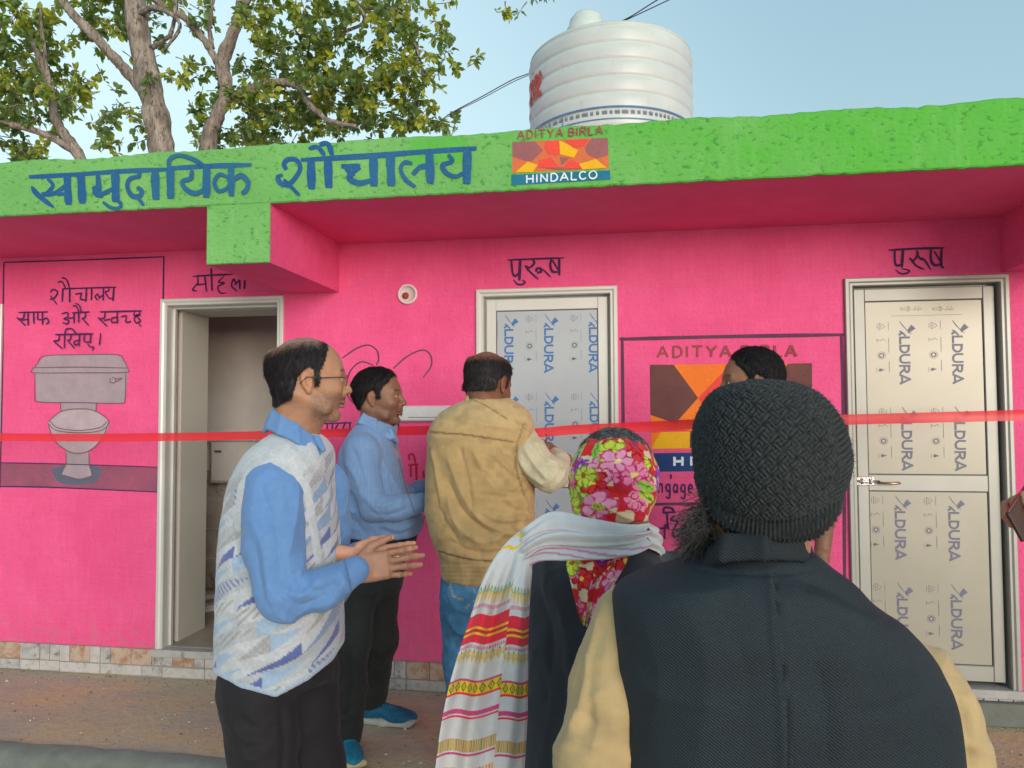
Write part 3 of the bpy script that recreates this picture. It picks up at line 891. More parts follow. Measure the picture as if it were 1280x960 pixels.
(c4.st(15, (5,740),(150,730),(335,722), taper=.4).st(13, (48,740),(50,800)).st(14, (50,790),(15,832),(8,850),(40,858)).st(13, (40,808),(105,800)).st(14, (104,738),(118,862)).st(15, (155,672),(162,855))
 .st(13, (258,738),(215,785),(262,792),(210,822),(228,870),(275,874), taper=.5).st(13, (360,858),(318,815),(335,762),(352,795)).st(12, (345,808),(385,765)).st(13, (382,765),(385,842), taper=.5).st(15, (425,770),(420,838)))
c4.done('painted_wording', NAVYP, wall)
c5 = Paint(0, 600, 300, 9.143)
(c5.st(22, (318,230),(640,216),(960,205), taper=.6).st(28, (360,235),(372,370),(402,412),(450,375)).st(34, (460,225),(450,462)).st(22, (382,455),(430,506),(490,506),(515,480),(478,458), taper=.5)
 .st(26, (600,225),(622,260),(572,315),(515,298)).st(24, (520,305),(580,372),(668,452), taper=.4).st(30, (645,362),(650,330),(690,325),(698,360),(655,378)).st(18, (700,328),(740,355),(812,432), taper=.4)
 .st(28, (815,215),(805,300),(832,362),(892,366)).st(20, (828,230),(895,345)).st(28, (905,208),(908,402)))
c5.done('painted_wording', NAVYP, wall)
c6 = Paint(0, 1080, 290, 9.143)
(c6.st(26, (282,208),(600,190),(918,182), taper=.6).st(28, (350,195),(352,340),(378,385),(432,368)).st(34, (445,195),(430,405)).st(20, (358,430),(418,476),(490,470),(515,440),(425,420), taper=.5)
 .st(26, (602,212),(612,260),(560,330),(520,298)).st(22, (520,300),(600,388),(682,426), taper=.4).st(22, (612,262),(645,312),(692,325),(762,432), taper=.4).st(24, (630,300),(680,305))
 .st(30, (765,195),(762,310),(800,378),(872,372)).st(18, (798,220),(872,332)).st(28, (885,185),(880,370),(905,412)))
c6.done('painted_wording', NAVYP, wall)

# --- left panel border and the painted toilet
pt = Paint(0, 0, 0, 1)
pt.st(1.8, (6,328),(100,325),(206,321)).st(2.2, (205,321),(203,460),(199.5,614)).st(2.0, (5,328),(3,470),(0,610)).st(1.6, (-12,608),(60,609),(199,615)).st(1.2, (-12,578),(80,580),(199,584))
pt.done('painted_border', NAVYP, wall)
for yy, x0_, x1_ in ((361, 10, 198), (390, 6, 198), (416, 8, 196)):
    pass
tp = Paint(0, 20, 430, 5.05, off=.0004); tp.poly((-160,742),(20,752),(450,765),(905,778),(900,938),(500,915),(-160,902)); tp.done('painted_floor', TFLOOR, wall)
tp = Paint(0, 20, 430, 5.05, off=.0009); tp.smooth_poly((220,790),(330,760),(480,765),(540,800),(500,870),(390,888),(270,870)); tp.done('painted_shade', TBLUE, wall)
tp = Paint(0, 20, 430, 5.05, off=.0014)
tp.poly((182,72),(640,68),(668,90),(705,140),(708,180),(690,360),(670,372),(150,368),(130,350),(122,185),(100,165),(110,145),(135,130))
tp.poly((285,368),(510,370),(508,420),(286,420))
tp.poly((318,680),(465,685),(468,760),(480,830),(400,852),(290,822),(318,760)); tp.done('painted_cistern', TGREY, wall)
tp = Paint(0, 20, 430, 5.05, off=.0020)
tp.smooth_poly((203,490),(300,420),(400,408),(500,422),(590,490),(550,590),(480,665),(400,692),(310,665),(240,590)); tp.done('painted_bowl', TLIGHT, wall)
tp = Paint(0, 20, 430, 5.05, off=.0030)
w_ = 6
(tp.st(w_, (102,165),(135,130),(182,76),(400,68),(640,68),(680,100),(712,160)).st(w_, (100,165),(120,182),(400,182),(690,180),(712,162)).st(w_, (105,150),(400,146),(705,152))
 .st(w_, (124,185),(122,330),(150,366),(400,370),(660,374),(690,350),(696,185)).st(w_, (284,370),(285,418)).st(w_, (510,372),(508,420))
 .st(w_, (205,490),(290,425),(395,410),(500,422),(588,488),(540,545),(400,560),(260,545),(205,500)).st(w_, (215,485),(270,530),(400,545),(530,528),(578,490))
 .st(w_, (204,495),(240,600),(320,670),(400,690),(480,665),(550,590),(588,495)).st(w_, (318,690),(318,760),(290,825),(400,852),(480,832),(466,760),(464,690))
 .st(w_-1, (600,215),(598,240),(625,245),(632,220),(610,212)).st(w_-1, (632,222),(675,215)).st(w_-1, (635,240),(672,218)))
tp.done('painted_outline', TLINE, wall)

# --- emblem and wording between the left men
em = Paint(0, 400, 420, 4.8)
(em.st(9, (135,132),(220,75),(290,55),(340,85),(352,140),(338,175)).brk().st(9, (440,195),(520,125),(610,85),(660,110),(668,180),(620,248)).st(9, (320,175),(250,155),(190,200),(160,280),(165,350),(200,400),(245,408))
 .st(7, (190,300),(235,295)).st(7, (205,300),(200,330),(235,322)).st(7, (232,290),(232,335)))
em.done('painted_emblem', GREYL, wall)
em = Paint(0, 400, 420, 4.8)
(em.st(8, (-40,528),(190,520)).st(9, (10,530),(-5,560),(18,575)).st(9, (45,528),(45,575),(70,560)).st(9, (75,525),(75,572)).st(9, (110,528),(95,560),(135,572)).st(9, (150,525),(140,555),(165,565)).st(9, (180,522),(180,568))
 .brk().st(8, (330,520),(478,512)).st(9, (470,515),(475,568)).st(9, (455,520),(462,540)))
em.done('painted_wording', NAVYP, wall)
em = Paint(0, 400, 420, 4.8)
(em.st(12, (30,722),(70,730),(75,800),(90,850)).st(12, (20,790),(45,850)).brk().st(12, (530,775),(590,770)).st(13, (545,775),(545,845)).st(14, (578,772),(580,865)).st(12, (540,745),(535,715),(560,712),(575,770)).brk().st(12, (620,810),(625,860)).brk().st(10,(60,1090),(100,1130),(105,1180)).brk().st(10,(590,1090),(640,1085)).st(12,(612,1090),(612,1140)))
em.done('painted_wording', REDP, wall)

# --- large company mural between the doors
M_ = lambda off: Paint(0, 760, 400, 2.825, off=off)
mu = M_(.0014)
(mu.st(13, (42,68),(400,59),(832,52)).st(12, (50,62),(54,380),(60,660)).st(13, (824,55),(832,330),(836,980)).st(9, (60,652),(320,648),(835,640)))
mu.done('mural_border', TRIMK, wall)
mu = M_(.0008); mu.poly((148,158),(720,152),(722,455),(152,456)); mu.done('mural_ground', ORANGEP, wall)
mu = M_(.0014); mu.poly((148,158),(232,158),(318,275),(238,365),(150,335)); mu.poly((635,154),(720,152),(721,330),(640,360),(556,272)); mu.poly((290,392),(330,392),(330,450),(288,452)); mu.poly((560,392),(600,400),(590,450),(556,450)); mu.done('mural_shapes', BROWNP, wall)
mu = M_(.0014); mu.poly((318,275),(425,165),(556,272),(500,330),(435,390),(350,325)); mu.poly((150,370),(238,372),(290,394),(150,398)); mu.done('mural_shapes', REDORP, wall)
mu = M_(.0020); mu.poly((185,396),(290,394),(288,452),(152,455)); mu.poly((600,396),(700,392),(721,452),(600,452)); mu.done('mural_shapes', YELLOWP, wall)
mu = M_(.0014); mu.poly((162,470),(710,464),(712,528),(165,536)); mu.done('mural_bar', BARBLUE, wall)
mu = M_(.0024); latin(mu, 'HINDALCO', (232,514), (650,508), 30, 9, gap=.6); mu.done('mural_letters', WHITEP, wall)
mu = M_(.0014); latin(mu, 'ADITYA BIRLA', (175,132), (665,128), 38, 8, space=.1, gap=.35); mu.done('mural_letters', BRLET, wall)
mu = M_(.0014); latin(mu, 'engage', (150,608), (300,612), 50, 6); mu.st(6, (222,545),(222,560))
(mu.st(7, (195,680),(240,678)).st(7, (208,680),(212,730)).st(7, (196,682),(200,662),(225,665),(235,680)).st(7, (235,690),(222,705),(245,712),(232,738))
 .brk().st(6, (140,738),(210,734)).st(6, (150,740),(145,755),(165,770)).st(6, (178,738),(172,755),(190,772)).st(6, (200,736),(200,772)).st(6, (198,736),(205,722),(215,738)).st(8, (230,745),(235,765),(260,750)).st(7, (262,738),(264,772)).st(6, (225,740),(330,735)).st(6, (290,742),(288,765))
 .brk().st(7, (262,795),(340,790)).st(7, (285,797),(272,815),(300,838)).st(8, (300,795),(300,835)).st(8, (322,792),(322,838)).st(7, (322,792),(318,772),(300,775)))
mu.done('mural_wording', NAVYP, wall)

# ================================================================== figure toolkit: distance fields meshed with surface nets
def vnoise(Pt, f, seed=0):
    """smooth value noise in -1..1 at points (n,3)"""
    q = Pt*f + 100.0 + seed*17.3
    i = np.floor(q).astype(np.int64); t = q-i; t = t*t*(3-2*t)
    def hsh(a, b, c):
        n_ = (a*374761393 + b*668265263 + c*2147483647 + seed*974711) & 0x7fffffff
        n_ = ((n_ ^ (n_ >> 13))*1274126177) & 0x7fffffff
        return ((n_ ^ (n_ >> 16)) & 0xffff)/32767.5 - 1
    x, y, z = i[:, 0], i[:, 1], i[:, 2]
    r = 0
    for dx in (0, 1):
        for dy in (0, 1):
            for dz in (0, 1):
                w = (t[:, 0] if dx else 1-t[:, 0])*(t[:, 1] if dy else 1-t[:, 1])*(t[:, 2] if dz else 1-t[:, 2])
                r = r + w*hsh(x+dx, y+dy, z+dz)
    return r
def fbm(Pt, f, o=3, seed=0):
    s_ = 0; a = 1
    for k in range(o): s_ = s_ + a*vnoise(Pt, f*2**k, seed+k); a *= .5
    return s_/1.75
def sstep(x, a, b):
    t = np.clip((x-a)/(b-a), 0, 1); return t*t*(3-2*t)

class Field:
    def __init__(s, h): s.h = h; s.prims = []; s.mods = []
    def _add(s, f, lo, hi, k, op='u'): s.prims.append((f, np.array(lo, float), np.array(hi, float), k, op)); return s
    def cone(s, a, b, ra, rb, k=.015, op='u'):
        a = np.array(a, float); b = np.array(b, float); ab = b-a; L = max(1e-9, ab@ab)
        def f(X):
            t = np.clip(((X-a)@ab)/L, 0, 1)
            return np.linalg.norm(X - a - t[..., None]*ab, axis=-1) - (ra + (rb-ra)*t)
        r = max(ra, rb)
        return s._add(f, np.minimum(a, b)-r, np.maximum(a, b)+r, k, op)
    def chain(s, pts, k=.015):
        for p, q in zip(pts[:-1], pts[1:]): s.cone(p[:3], q[:3], p[3], q[3], k)
        return s
    def ell(s, c, r, k=.015, op='u', rot=None):
        c = np.array(c, float); r = np.array(r, float)
        R_ = np.array(rot, float) if rot is not None else np.eye(3)
        def f(X):
            q = (X-c)@R_/r
            l = np.linalg.norm(q, axis=-1); g = np.linalg.norm(q/r, axis=-1)
            return np.where(l > 1e-6, l*(l-1)/np.maximum(g, 1e-6), -r.min())
        m_ = r.max()
        return s._add(f, c-m_, c+m_, k, op)
    def rbox(s, c, hx, r, k=.01, op='u', rot=None):
        c = np.array(c, float); hx = np.array(hx, float)
        R_ = np.array(rot, float) if rot is not None else np.eye(3)
        def f(X):
            q = np.abs((X-c)@R_) - hx + r
            return np.linalg.norm(np.maximum(q, 0), axis=-1) + np.minimum(q.max(-1), 0) - r
        m_ = np.linalg.norm(hx)
        return s._add(f, c-m_, c+m_, k, op)
    def loft(s, rows, n=2.3, k=.02, cap=.02, op='u'):
        """rows: (z, cx, cy, rx, ry), any order; elliptical sections blended along z"""
        rows = sorted(rows); Z, CX, CY, RX_, RY_ = [np.array(c, float) for c in zip(*rows)]
        # resample smoothly
        zz = np.linspace(Z[0], Z[-1], 80)
        def sm(A):
            a = np.interp(zz, Z, A)
            for _ in range(4): a[1:-1] = (a[:-2]+2*a[1:-1]+a[2:])/4
            return a
        cx_, cy_, rx_, ry_ = map(sm, (CX, CY, RX_, RY_))
        def f(X):
            z = X[..., 2]
            x0 = np.interp(z, zz, cx_); y0 = np.interp(z, zz, cy_); a = np.interp(z, zz, rx_); b = np.interp(z, zz, ry_)
            u = np.abs(X[..., 0]-x0)/a; v = np.abs(X[..., 1]-y0)/b
            l = (u**n+v**n)**(1/n)
            g = np.sqrt((u/a)**2+(v/b)**2)
            d = np.where(l > 1e-3, (l-1)*np.minimum(l/np.maximum(g, 1e-6), np.maximum(a, b)), -np.minimum(a, b))
            e = np.maximum(zz[0]-z, z-zz[-1])
            hh = np.maximum(cap-np.abs(d-e), 0)/cap
            return np.maximum(d, e)+hh*hh*cap/4
        lo = (np.min(CX-RX_), np.min(CY-RY_), Z[0]); hi = (np.max(CX+RX_), np.max(CY+RY_), Z[-1])
        return s._add(f, lo, hi, k, op)
    def cut(s, f, k=.006):
        """f(X)>0 is removed"""
        s.mods.append((f, k)); return s
    def build(s):
        h = s.h
        us = [p for p in s.prims if p[4] == 'u']
        lo = np.min([p[1] for p in us], 0)-.02-2*h; hi = np.max([p[2] for p in us], 0)+.02+2*h
        nn = np.ceil((hi-lo)/h).astype(int)+1
        ax = [lo[i]+h*np.arange(nn[i]) for i in range(3)]
        F = np.full(nn, .08, dtype=np.float32)
        for f, a, b, k, op in s.prims:
            pad = max(.02, k)+2*h
            i0 = np.clip(np.floor((a-pad-lo)/h).astype(int), 0, nn-1); i1 = np.clip(np.ceil((b+pad-lo)/h).astype(int)+1, 1, nn)
            if np.any(i1 <= i0): continue
            sl = tuple(slice(i0[j], i1[j]) for j in range(3))
            X = np.stack(np.meshgrid(ax[0][sl[0]], ax[1][sl[1]], ax[2][sl[2]], indexing='ij'), -1)
            d = f(X).astype(np.float32); A = F[sl]
            if op == 'u':
                hh = np.maximum(k-np.abs(A-d), 0)/k; F[sl] = np.minimum(A, d)-hh*hh*k/4
            else:
                d = -d; hh = np.maximum(k-np.abs(A-d), 0)/k; F[sl] = np.maximum(A, d)+hh*hh*k/4
        if s.mods:
            X = np.stack(np.meshgrid(*ax, indexing='ij'), -1)
            for f, k in s.mods:
                d = f(X).astype(np.float32); hh = np.maximum(k-np.abs(F-d), 0)/k; F = np.maximum(F, d)+hh*hh*k/4
        return s.nets(F, lo, h)
    @staticmethod
    def nets(F, lo, h):
        S = F < 0
        c = np.zeros(np.array(F.shape)-1, np.int8)
        for a in (0, 1):
            for b in (0, 1):
                for d in (0, 1):
                    c += S[a:F.shape[0]-1+a, b:F.shape[1]-1+b, d:F.shape[2]-1+d]
        act = (c > 0) & (c < 8)
        idx = np.full(c.shape, -1, np.int64); ii, jj, kk = np.nonzero(act); idx[act] = np.arange(len(ii))
        acc = np.zeros((len(ii), 3)); cnt = np.zeros(len(ii))
        cor = [(a, b, d) for a in (0, 1) for b in (0, 1) for d in (0, 1)]
        G = np.zeros((len(ii), 3))
        vals = {q: F[ii+q[0], jj+q[1], kk+q[2]].astype(float) for q in cor}
        for q in cor:
            for j in range(3): G[:, j] += vals[q]*(1 if q[j] else -1)
        for p in cor:
            for j in range(3):
                if p[j] == 0:
                    q = tuple(p[t] if t != j else 1 for t in range(3))
                    fa, fb = vals[p], vals[q]; m_ = (fa < 0) != (fb < 0)
                    t = np.where(m_, fa/np.where(m_, fa-fb, 1), 0)
                    pos = np.array(p, float)[None].repeat(len(ii), 0); pos[:, j] = t
                    acc[m_] += pos[m_]; cnt += m_
        V = (acc/cnt[:, None] + np.stack([ii, jj, kk], 1))*h + lo
        Nn = G/np.maximum(np.linalg.norm(G, axis=1), 1e-9)[:, None]
        Q = []
        def quads(s0, s1, c4):
            m_ = s0 != s1; w = np.nonzero(m_); flip = ~s0[w]
            q = np.stack([idx[tuple(w[t]+o[t] for t in range(3))] for o in c4], 1)
            q[flip] = q[flip][:, ::-1]; Q.append(q)
        quads(S[:-1, 1:-1, 1:-1], S[1:, 1:-1, 1:-1], [(0, 0, 0), (0, 1, 0), (0, 1, 1), (0, 0, 1)])
        quads(S[1:-1, :-1, 1:-1], S[1:-1, 1:, 1:-1], [(0, 0, 0), (0, 0, 1), (1, 0, 1), (1, 0, 0)])
        quads(S[1:-1, 1:-1, :-1], S[1:-1, 1:-1, 1:], [(0, 0, 0), (1, 0, 0), (1, 1, 0), (0, 1, 0)])
        return V, np.concatenate(Q), Nn

def proj(V):
    """C-frame points -> photograph pixels"""
    x = V[:, 0]; y = V[:, 1]*cp + (V[:, 2]-HCAM)*sp; z = -V[:, 1]*sp + (V[:, 2]-HCAM)*cp
    x2 = cr*x - sr*z; z2 = sr*x + cr*z
    return 640+FPX*x2/y, 480-FPX*z2/y

def segd(px, py, pts):
    """distance in pixels to a traced polyline"""
    d = np.full(px.shape, 1e9)
    for (x0, y0), (x1, y1) in zip(pts[:-1], pts[1:]):
        dx, dy = x1-x0, y1-y0; L = dx*dx+dy*dy+1e-9
        t = np.clip(((px-x0)*dx+(py-y0)*dy)/L, 0, 1)
        d = np.minimum(d, np.hypot(px-x0-t*dx, py-y0-t*dy))
    return d
def folds(lst):
    """lst: (amp_m, width_px, [(px,py),...]) -> displacement; each is a soft ridge (or groove if negative) tapering at its ends"""
    def f(V, N_):
        px, py = proj(V); d = np.zeros(len(V))
        for amp, w, pts in lst:
            c = [tuple(q) for q in crom(pts, 4)]
            e = segd(px, py, c)
            m_ = np.minimum(np.hypot(px-c[0][0], py-c[0][1]), np.hypot(px-c[-1][0], py-c[-1][1]))
            d += amp*(.45*np.exp(-(e/w)**2)+.62*np.exp(-e/(w*.62)))*np.clip(.35+m_/(2.5*w), 0, 1)
        return d
    return f

def Frame(fwd, up=(0, 0, 1)):
    f = np.array(fwd, float); f /= np.linalg.norm(f); u = np.array(up, float)
    l = np.cross(u, f); l /= np.linalg.norm(l); u = np.cross(f, l)
    return np.stack([f, l, u], 1)       # columns: forward, left, up

def crumple(V, a=.0035, f=13, st=(1, 1, .75), seed=3):
    Q = V*np.array(st)
    W = Q + .035*np.stack([vnoise(Q, 5, seed), vnoise(Q, 5, seed+1), vnoise(Q, 5, seed+2)], 1)
    r = (1-np.abs(vnoise(W, f, seed+5))*1.5); r2 = (1-np.abs(vnoise(W, f*2.3, seed+6))*1.5)
    m_ = sstep(vnoise(Q, 4, seed+9), -.35, .4)
    return (a*(np.clip(r, 0, 1)**2.2-.3) + a*.45*(np.clip(r2, 0, 1)**2.2-.3))*(.35+.65*m_)

class Person:
    def __init__(s, px, d, zg, label, group=None, base=None):
        x = P(px, 500, d)[0]
        s.b = np.array([x, d, zg])
        w = C2W(s.b)
        s.root = empty('person', w, YAW, label, 'person', group)
        s.bodyV, s.bodyF, s.bodyC, s.nb = [], [], [], 0
    def add(s, name, V, F, mat, col=None, parent=None, smooth=True):
        me = npmesh(name, np.asarray(V)-s.b, F, mat, smooth, col)
        o = link(name, me, parent or s.root)
        return o
    def cloth(s, name, fld, mat, color, disp=(), parent=None, post=None):
        V, F, Nn = fld.build()
        d = np.zeros(len(V))
        for g in disp: d = d + g(V, Nn)
        if mat.name in ('cotton_shirt', 'tan_cotton', 'dark_trousers', 'blue_denim') and name not in ('collar', 'belt'):
            d = d + crumple(V, {'cotton_shirt': .0060, 'tan_cotton': .0055, 'dark_trousers': .0045, 'blue_denim': .006}[mat.name], 14, (1, 1, .8), len(V) % 7)
        V2 = V + Nn*d[:, None]
        if post: V2 = post(V2, Nn)
        c = color(V2, Nn) if callable(color) else np.tile(np.array(color, float), (len(V), 1))
        return s.add(name, V2, F, mat, c, parent)
    def skin(s, V, F, C):
        s.bodyV.append(V); s.bodyF.append(F+s.nb); s.bodyC.append(C); s.nb += len(V)
    def finish(s, mat):
        return s.add('body', np.concatenate(s.bodyV), np.concatenate(s.bodyF), mat, np.concatenate(s.bodyC))

# materials that read the colour painted on each mesh
def colmat(name, rough=.8, weave=None, sss=0, spec=.3, vary=.12, vs=30, fuzz=0, bmp=.25, bs=300, coat=0, aniso=None):
    mt, nt, b = newmat(name)
    a = nt.nodes.new('ShaderNodeAttribute'); a.attribute_name = 'Col'
    p = opos(nt)
    f = noise(nt, p, vs, 5, .6, aniso)
    g = nt.nodes.new('ShaderNodeMapRange'); g.inputs[1].default_value = .3; g.inputs[2].default_value = .7
    g.inputs[3].default_value = 1-vary; g.inputs[4].default_value = 1+vary
    nt.links.new(f, g.inputs[0])
    v = nt.nodes.new('ShaderNodeVectorMath'); v.operation = 'SCALE'
    nt.links.new(a.outputs['Color'], v.inputs[0]); nt.links.new(g.outputs[0], v.inputs['Scale'])
    out = v.outputs[0]
    last = None
    if weave:
        wsc, wang, wamt, wb = weave
        mp = nt.nodes.new('ShaderNodeMapping'); mp.inputs['Rotation'].default_value = wang
        nt.links.new(p, mp.inputs[0])
        w = N(nt, 'ShaderNodeTexWave', Scale=wsc, Distortion=.6); w.inputs['Detail'].default_value = 1
        w.wave_profile = 'SIN'
        nt.links.new(mp.outputs[0], w.inputs['Vector'])
        g2 = nt.nodes.new('ShaderNodeMapRange'); g2.inputs[3].default_value = 1-wamt; g2.inputs[4].default_value = 1+wamt
        nt.links.new(w.outputs['Fac'], g2.inputs[0])
        v2 = nt.nodes.new('ShaderNodeVectorMath'); v2.operation = 'SCALE'
        nt.links.new(out, v2.inputs[0]); nt.links.new(g2.outputs[0], v2.inputs['Scale']); out = v2.outputs[0]
        last = bump(nt, b, w.outputs['Fac'], wb, .002)
    nt.links.new(out, b.inputs['Base Color'])
    b.inputs['Roughness'].default_value = rough; b.inputs['Specular IOR Level'].default_value = spec
    if sss:
        b.inputs['Subsurface Weight'].default_value = sss; b.inputs['Subsurface Radius'].default_value = (.012, .004, .002); b.inputs['Subsurface Scale'].default_value = 1
    if fuzz:
        b.inputs['Sheen Weight'].default_value = fuzz; b.inputs['Sheen Roughness'].default_value = .5
    if bmp:
        bump(nt, b, noise(nt, p, bs, 4, .6, aniso), bmp, .002, last)
    return mt
SKIN = colmat('skin', .50, sss=.12, spec=.4, vary=.10, vs=45, bmp=.35, bs=260)
HAIR = colmat('hair', .6, spec=.25, vary=.45, vs=120, bmp=.9, bs=420, aniso=(1, 1, .25))
SHIRTM = colmat('cotton_shirt', .85, vary=.06, vs=60, fuzz=.15, bmp=.3, bs=700)
VESTPM = colmat('knitted_vest', .95, vary=.10, vs=120, fuzz=.3, bmp=.6, bs=420)
TWILL = colmat('black_twill', .7, weave=(95, (0, math.radians(52), 0), .35, .4), vary=.12, vs=14, fuzz=0, bmp=.6, bs=380, spec=.3)
KNIT = colmat('black_knit', .95, vary=.25, vs=160, fuzz=.06, bmp=.8, bs=500, spec=.15)
TANM = colmat('tan_cotton', .85, vary=.13, vs=16, fuzz=.15, bmp=.35, bs=400)
TROUS = colmat('dark_trousers', .8, vary=.10, vs=30, fuzz=.03, bmp=.25, bs=500)
DENIM = colmat('blue_denim', .85, vary=.28, vs=28, bmp=.5, bs=500)
PRINTM = colmat('printed_cotton', .85, vary=.05, vs=60, fuzz=.1, bmp=.35, bs=500)
RUBBER = colmat('shoe_material', .6, vary=.12, vs=90, bmp=.5, bs=500)
EYEM = colmat('eye', .1, vary=0, bmp=0, spec=.6)

def mirror(y): return (y, -y)

def head_field(h=.0028, beard=0, ears=True, neck=None, thin=1.0):
    f = Field(h)
    f.ell((-.012, 0, .042), (.100, .078, .088), .02)
    f.ell((.030, 0, .010), (.068, .066, .090), .03)
    f.ell((.030, 0, -.050), (.060, .056*thin, .058), .03)
    f.ell((.074, 0, -.094), (.022, .024, .020), .025)
    for y in (1, -1):
        f.ell((.060, .040*y*thin, -.018), (.030, .026, .026), .02)
        f.cone((.086, .012*y, .032), (.076, .044*y, .030), .0115, .009, .014)
        f.ell((.103, .030*y, .014), (.022, .017, .012), .012, 's')
        f.ell((.0785, .031*y, .012), (.0145, .0145, .0120), .004)
        f.cone((.0925, .020*y, .0195), (.083, .044*y, .0185), .0032, .0028, .004)
        f.cone((.0915, .021*y, .004), (.083, .042*y, .005), .0028, .0022, .004)
        f.ell((.101, .0115*y, -.024), (.011, .0075, .0075), .006)
        f.cone((-.045, .055*y, -.03), (.045, .050*y*thin, -.075), .018, .016, .02)
    f.cone((.092, 0, .024), (.113, 0, -.016), .0075, .0105, .010)
    f.ell((.114, 0, -.020), (.0115, .010, .0095), .006)
    f.ell((.103, 0, -.0335), (.006, .005, .003), .004, 's')
    f.ell((.093, 0, -.042), (.014, .026, .012), .012)
    f.ell((.098, 0, -.0535), (.0095, .0225, .0055), .004)
    f.ell((.0965, 0, -.0655), (.0100, .0185, .0065), .004)
    f.cone((.1085, -.021, -.0594), (.1085, .021, -.0594), .0010, .0010, .002, 's')
    f.ell((.092, 0, -.078), (.010, .022, .006), .006, 's')
    if ears:
        for y in (1, -1):
            R_ = np.array([[.96, .10*y, -.25], [-.12*y, .99, 0], [.25, 0, .96]])
            f.ell((-.012, .078*y, .002), (.017, .0080, .030), .006, 'u', R_)
            f.ell((-.007, .0845*y, -.002), (.0085, .005, .013), .003, 's', R_)
            f.ell((-.006, .088*y, .006), (.011, .0055, .019), .006, 's', R_)
            f.ell((-.004, .080*y, -.026), (.009, .006, .010), .006)
    if neck is not None:
        f.cone((-.030, 0, -.035), neck, .055, .062, .03)
        f.cone((.00, 0, -.060), np.array(neck)+np.array((.015, 0, 0)), .046, .058, .03)
    return f

def head_colour(skin, lip, stub=None, brow=(.03, .02, .015), grey=0, moust=None, browr=1.0):
    skin = np.array(skin); lip = np.array(lip)
    def c(V):
        x, y, z = V[:, 0], V[:, 1], V[:, 2]
        C = np.tile(skin, (len(V), 1))
        C *= (1 + .07*fbm(V, 22, 3, 5))[:, None]
        def blend(m_, col):
            nonlocal C
            C = C*(1-m_[:, None]) + np.array(col)*m_[:, None]
        # warmer ears, nose and cheeks
        blend(.35*np.exp(-((x-.11)**2+z**2+y**2)/.0009), skin*np.array((1.1, .8, .75)))
        blend(.4*sstep(np.abs(y), .076, .086), skin*np.array((1.15, .85, .75)))
        if stub is not None:
            m_ = sstep(-z, .018, .045)*sstep(x, -.012, .02)*(1-.6*sstep(-z, .105, .12))
            m_ *= .75+.5*vnoise(V, 260, 3)
            blend(np.clip(m_, 0, 1)*.6, stub)
        blend(.85*np.exp(-(((z+.0595)/.0095)**2+(y/.021)**2)**2)*(x > .085), lip)
        blend(np.exp(-((z+.0592)/.0018)**2)*(np.abs(y) < .022)*(x > .085)*.7, lip*.4)
        # eyebrows, lids
        for s_ in (1, -1):
            yy = y*s_
            zz = .036+.004*np.sin((yy-.012)/.036*3.0)
            m_ = np.exp(-((z-zz)/.0045)**2)*sstep(yy, .008, .014)*(1-sstep(yy, .047, .054))*(x > .05)
            blend(np.clip(m_*browr*(.8+.4*vnoise(V, 300, 9)), 0, .95), brow)
            m_ = np.exp(-((z-.0175)/.002)**2)*sstep(yy, .018, .022)*(1-sstep(yy, .042, .046))*(x > .07)
            blend(m_*.7, brow)
            # eye ball seen between the lids
            e = (((yy-.031)/.0115)**2+((z-.0115)/.0052)**2) < 1
            e = e & (x > .07)
            C[e] = (.62, .58, .54)
            ir = e & (((yy-.031)**2+(z-.0115)**2) < .0054**2); C[ir] = (.03, .018, .012)
        if moust is not None:
            m_ = np.exp(-((z+.0435)/.0065)**2)*(1-sstep(np.abs(y), .026, .034))*(x > .08)
            blend(np.clip(m_*moust[0]*(.8+.4*vnoise(V, 300, 4)), 0, 1), moust[1])
        return np.clip(C, 0, 1)
    return c

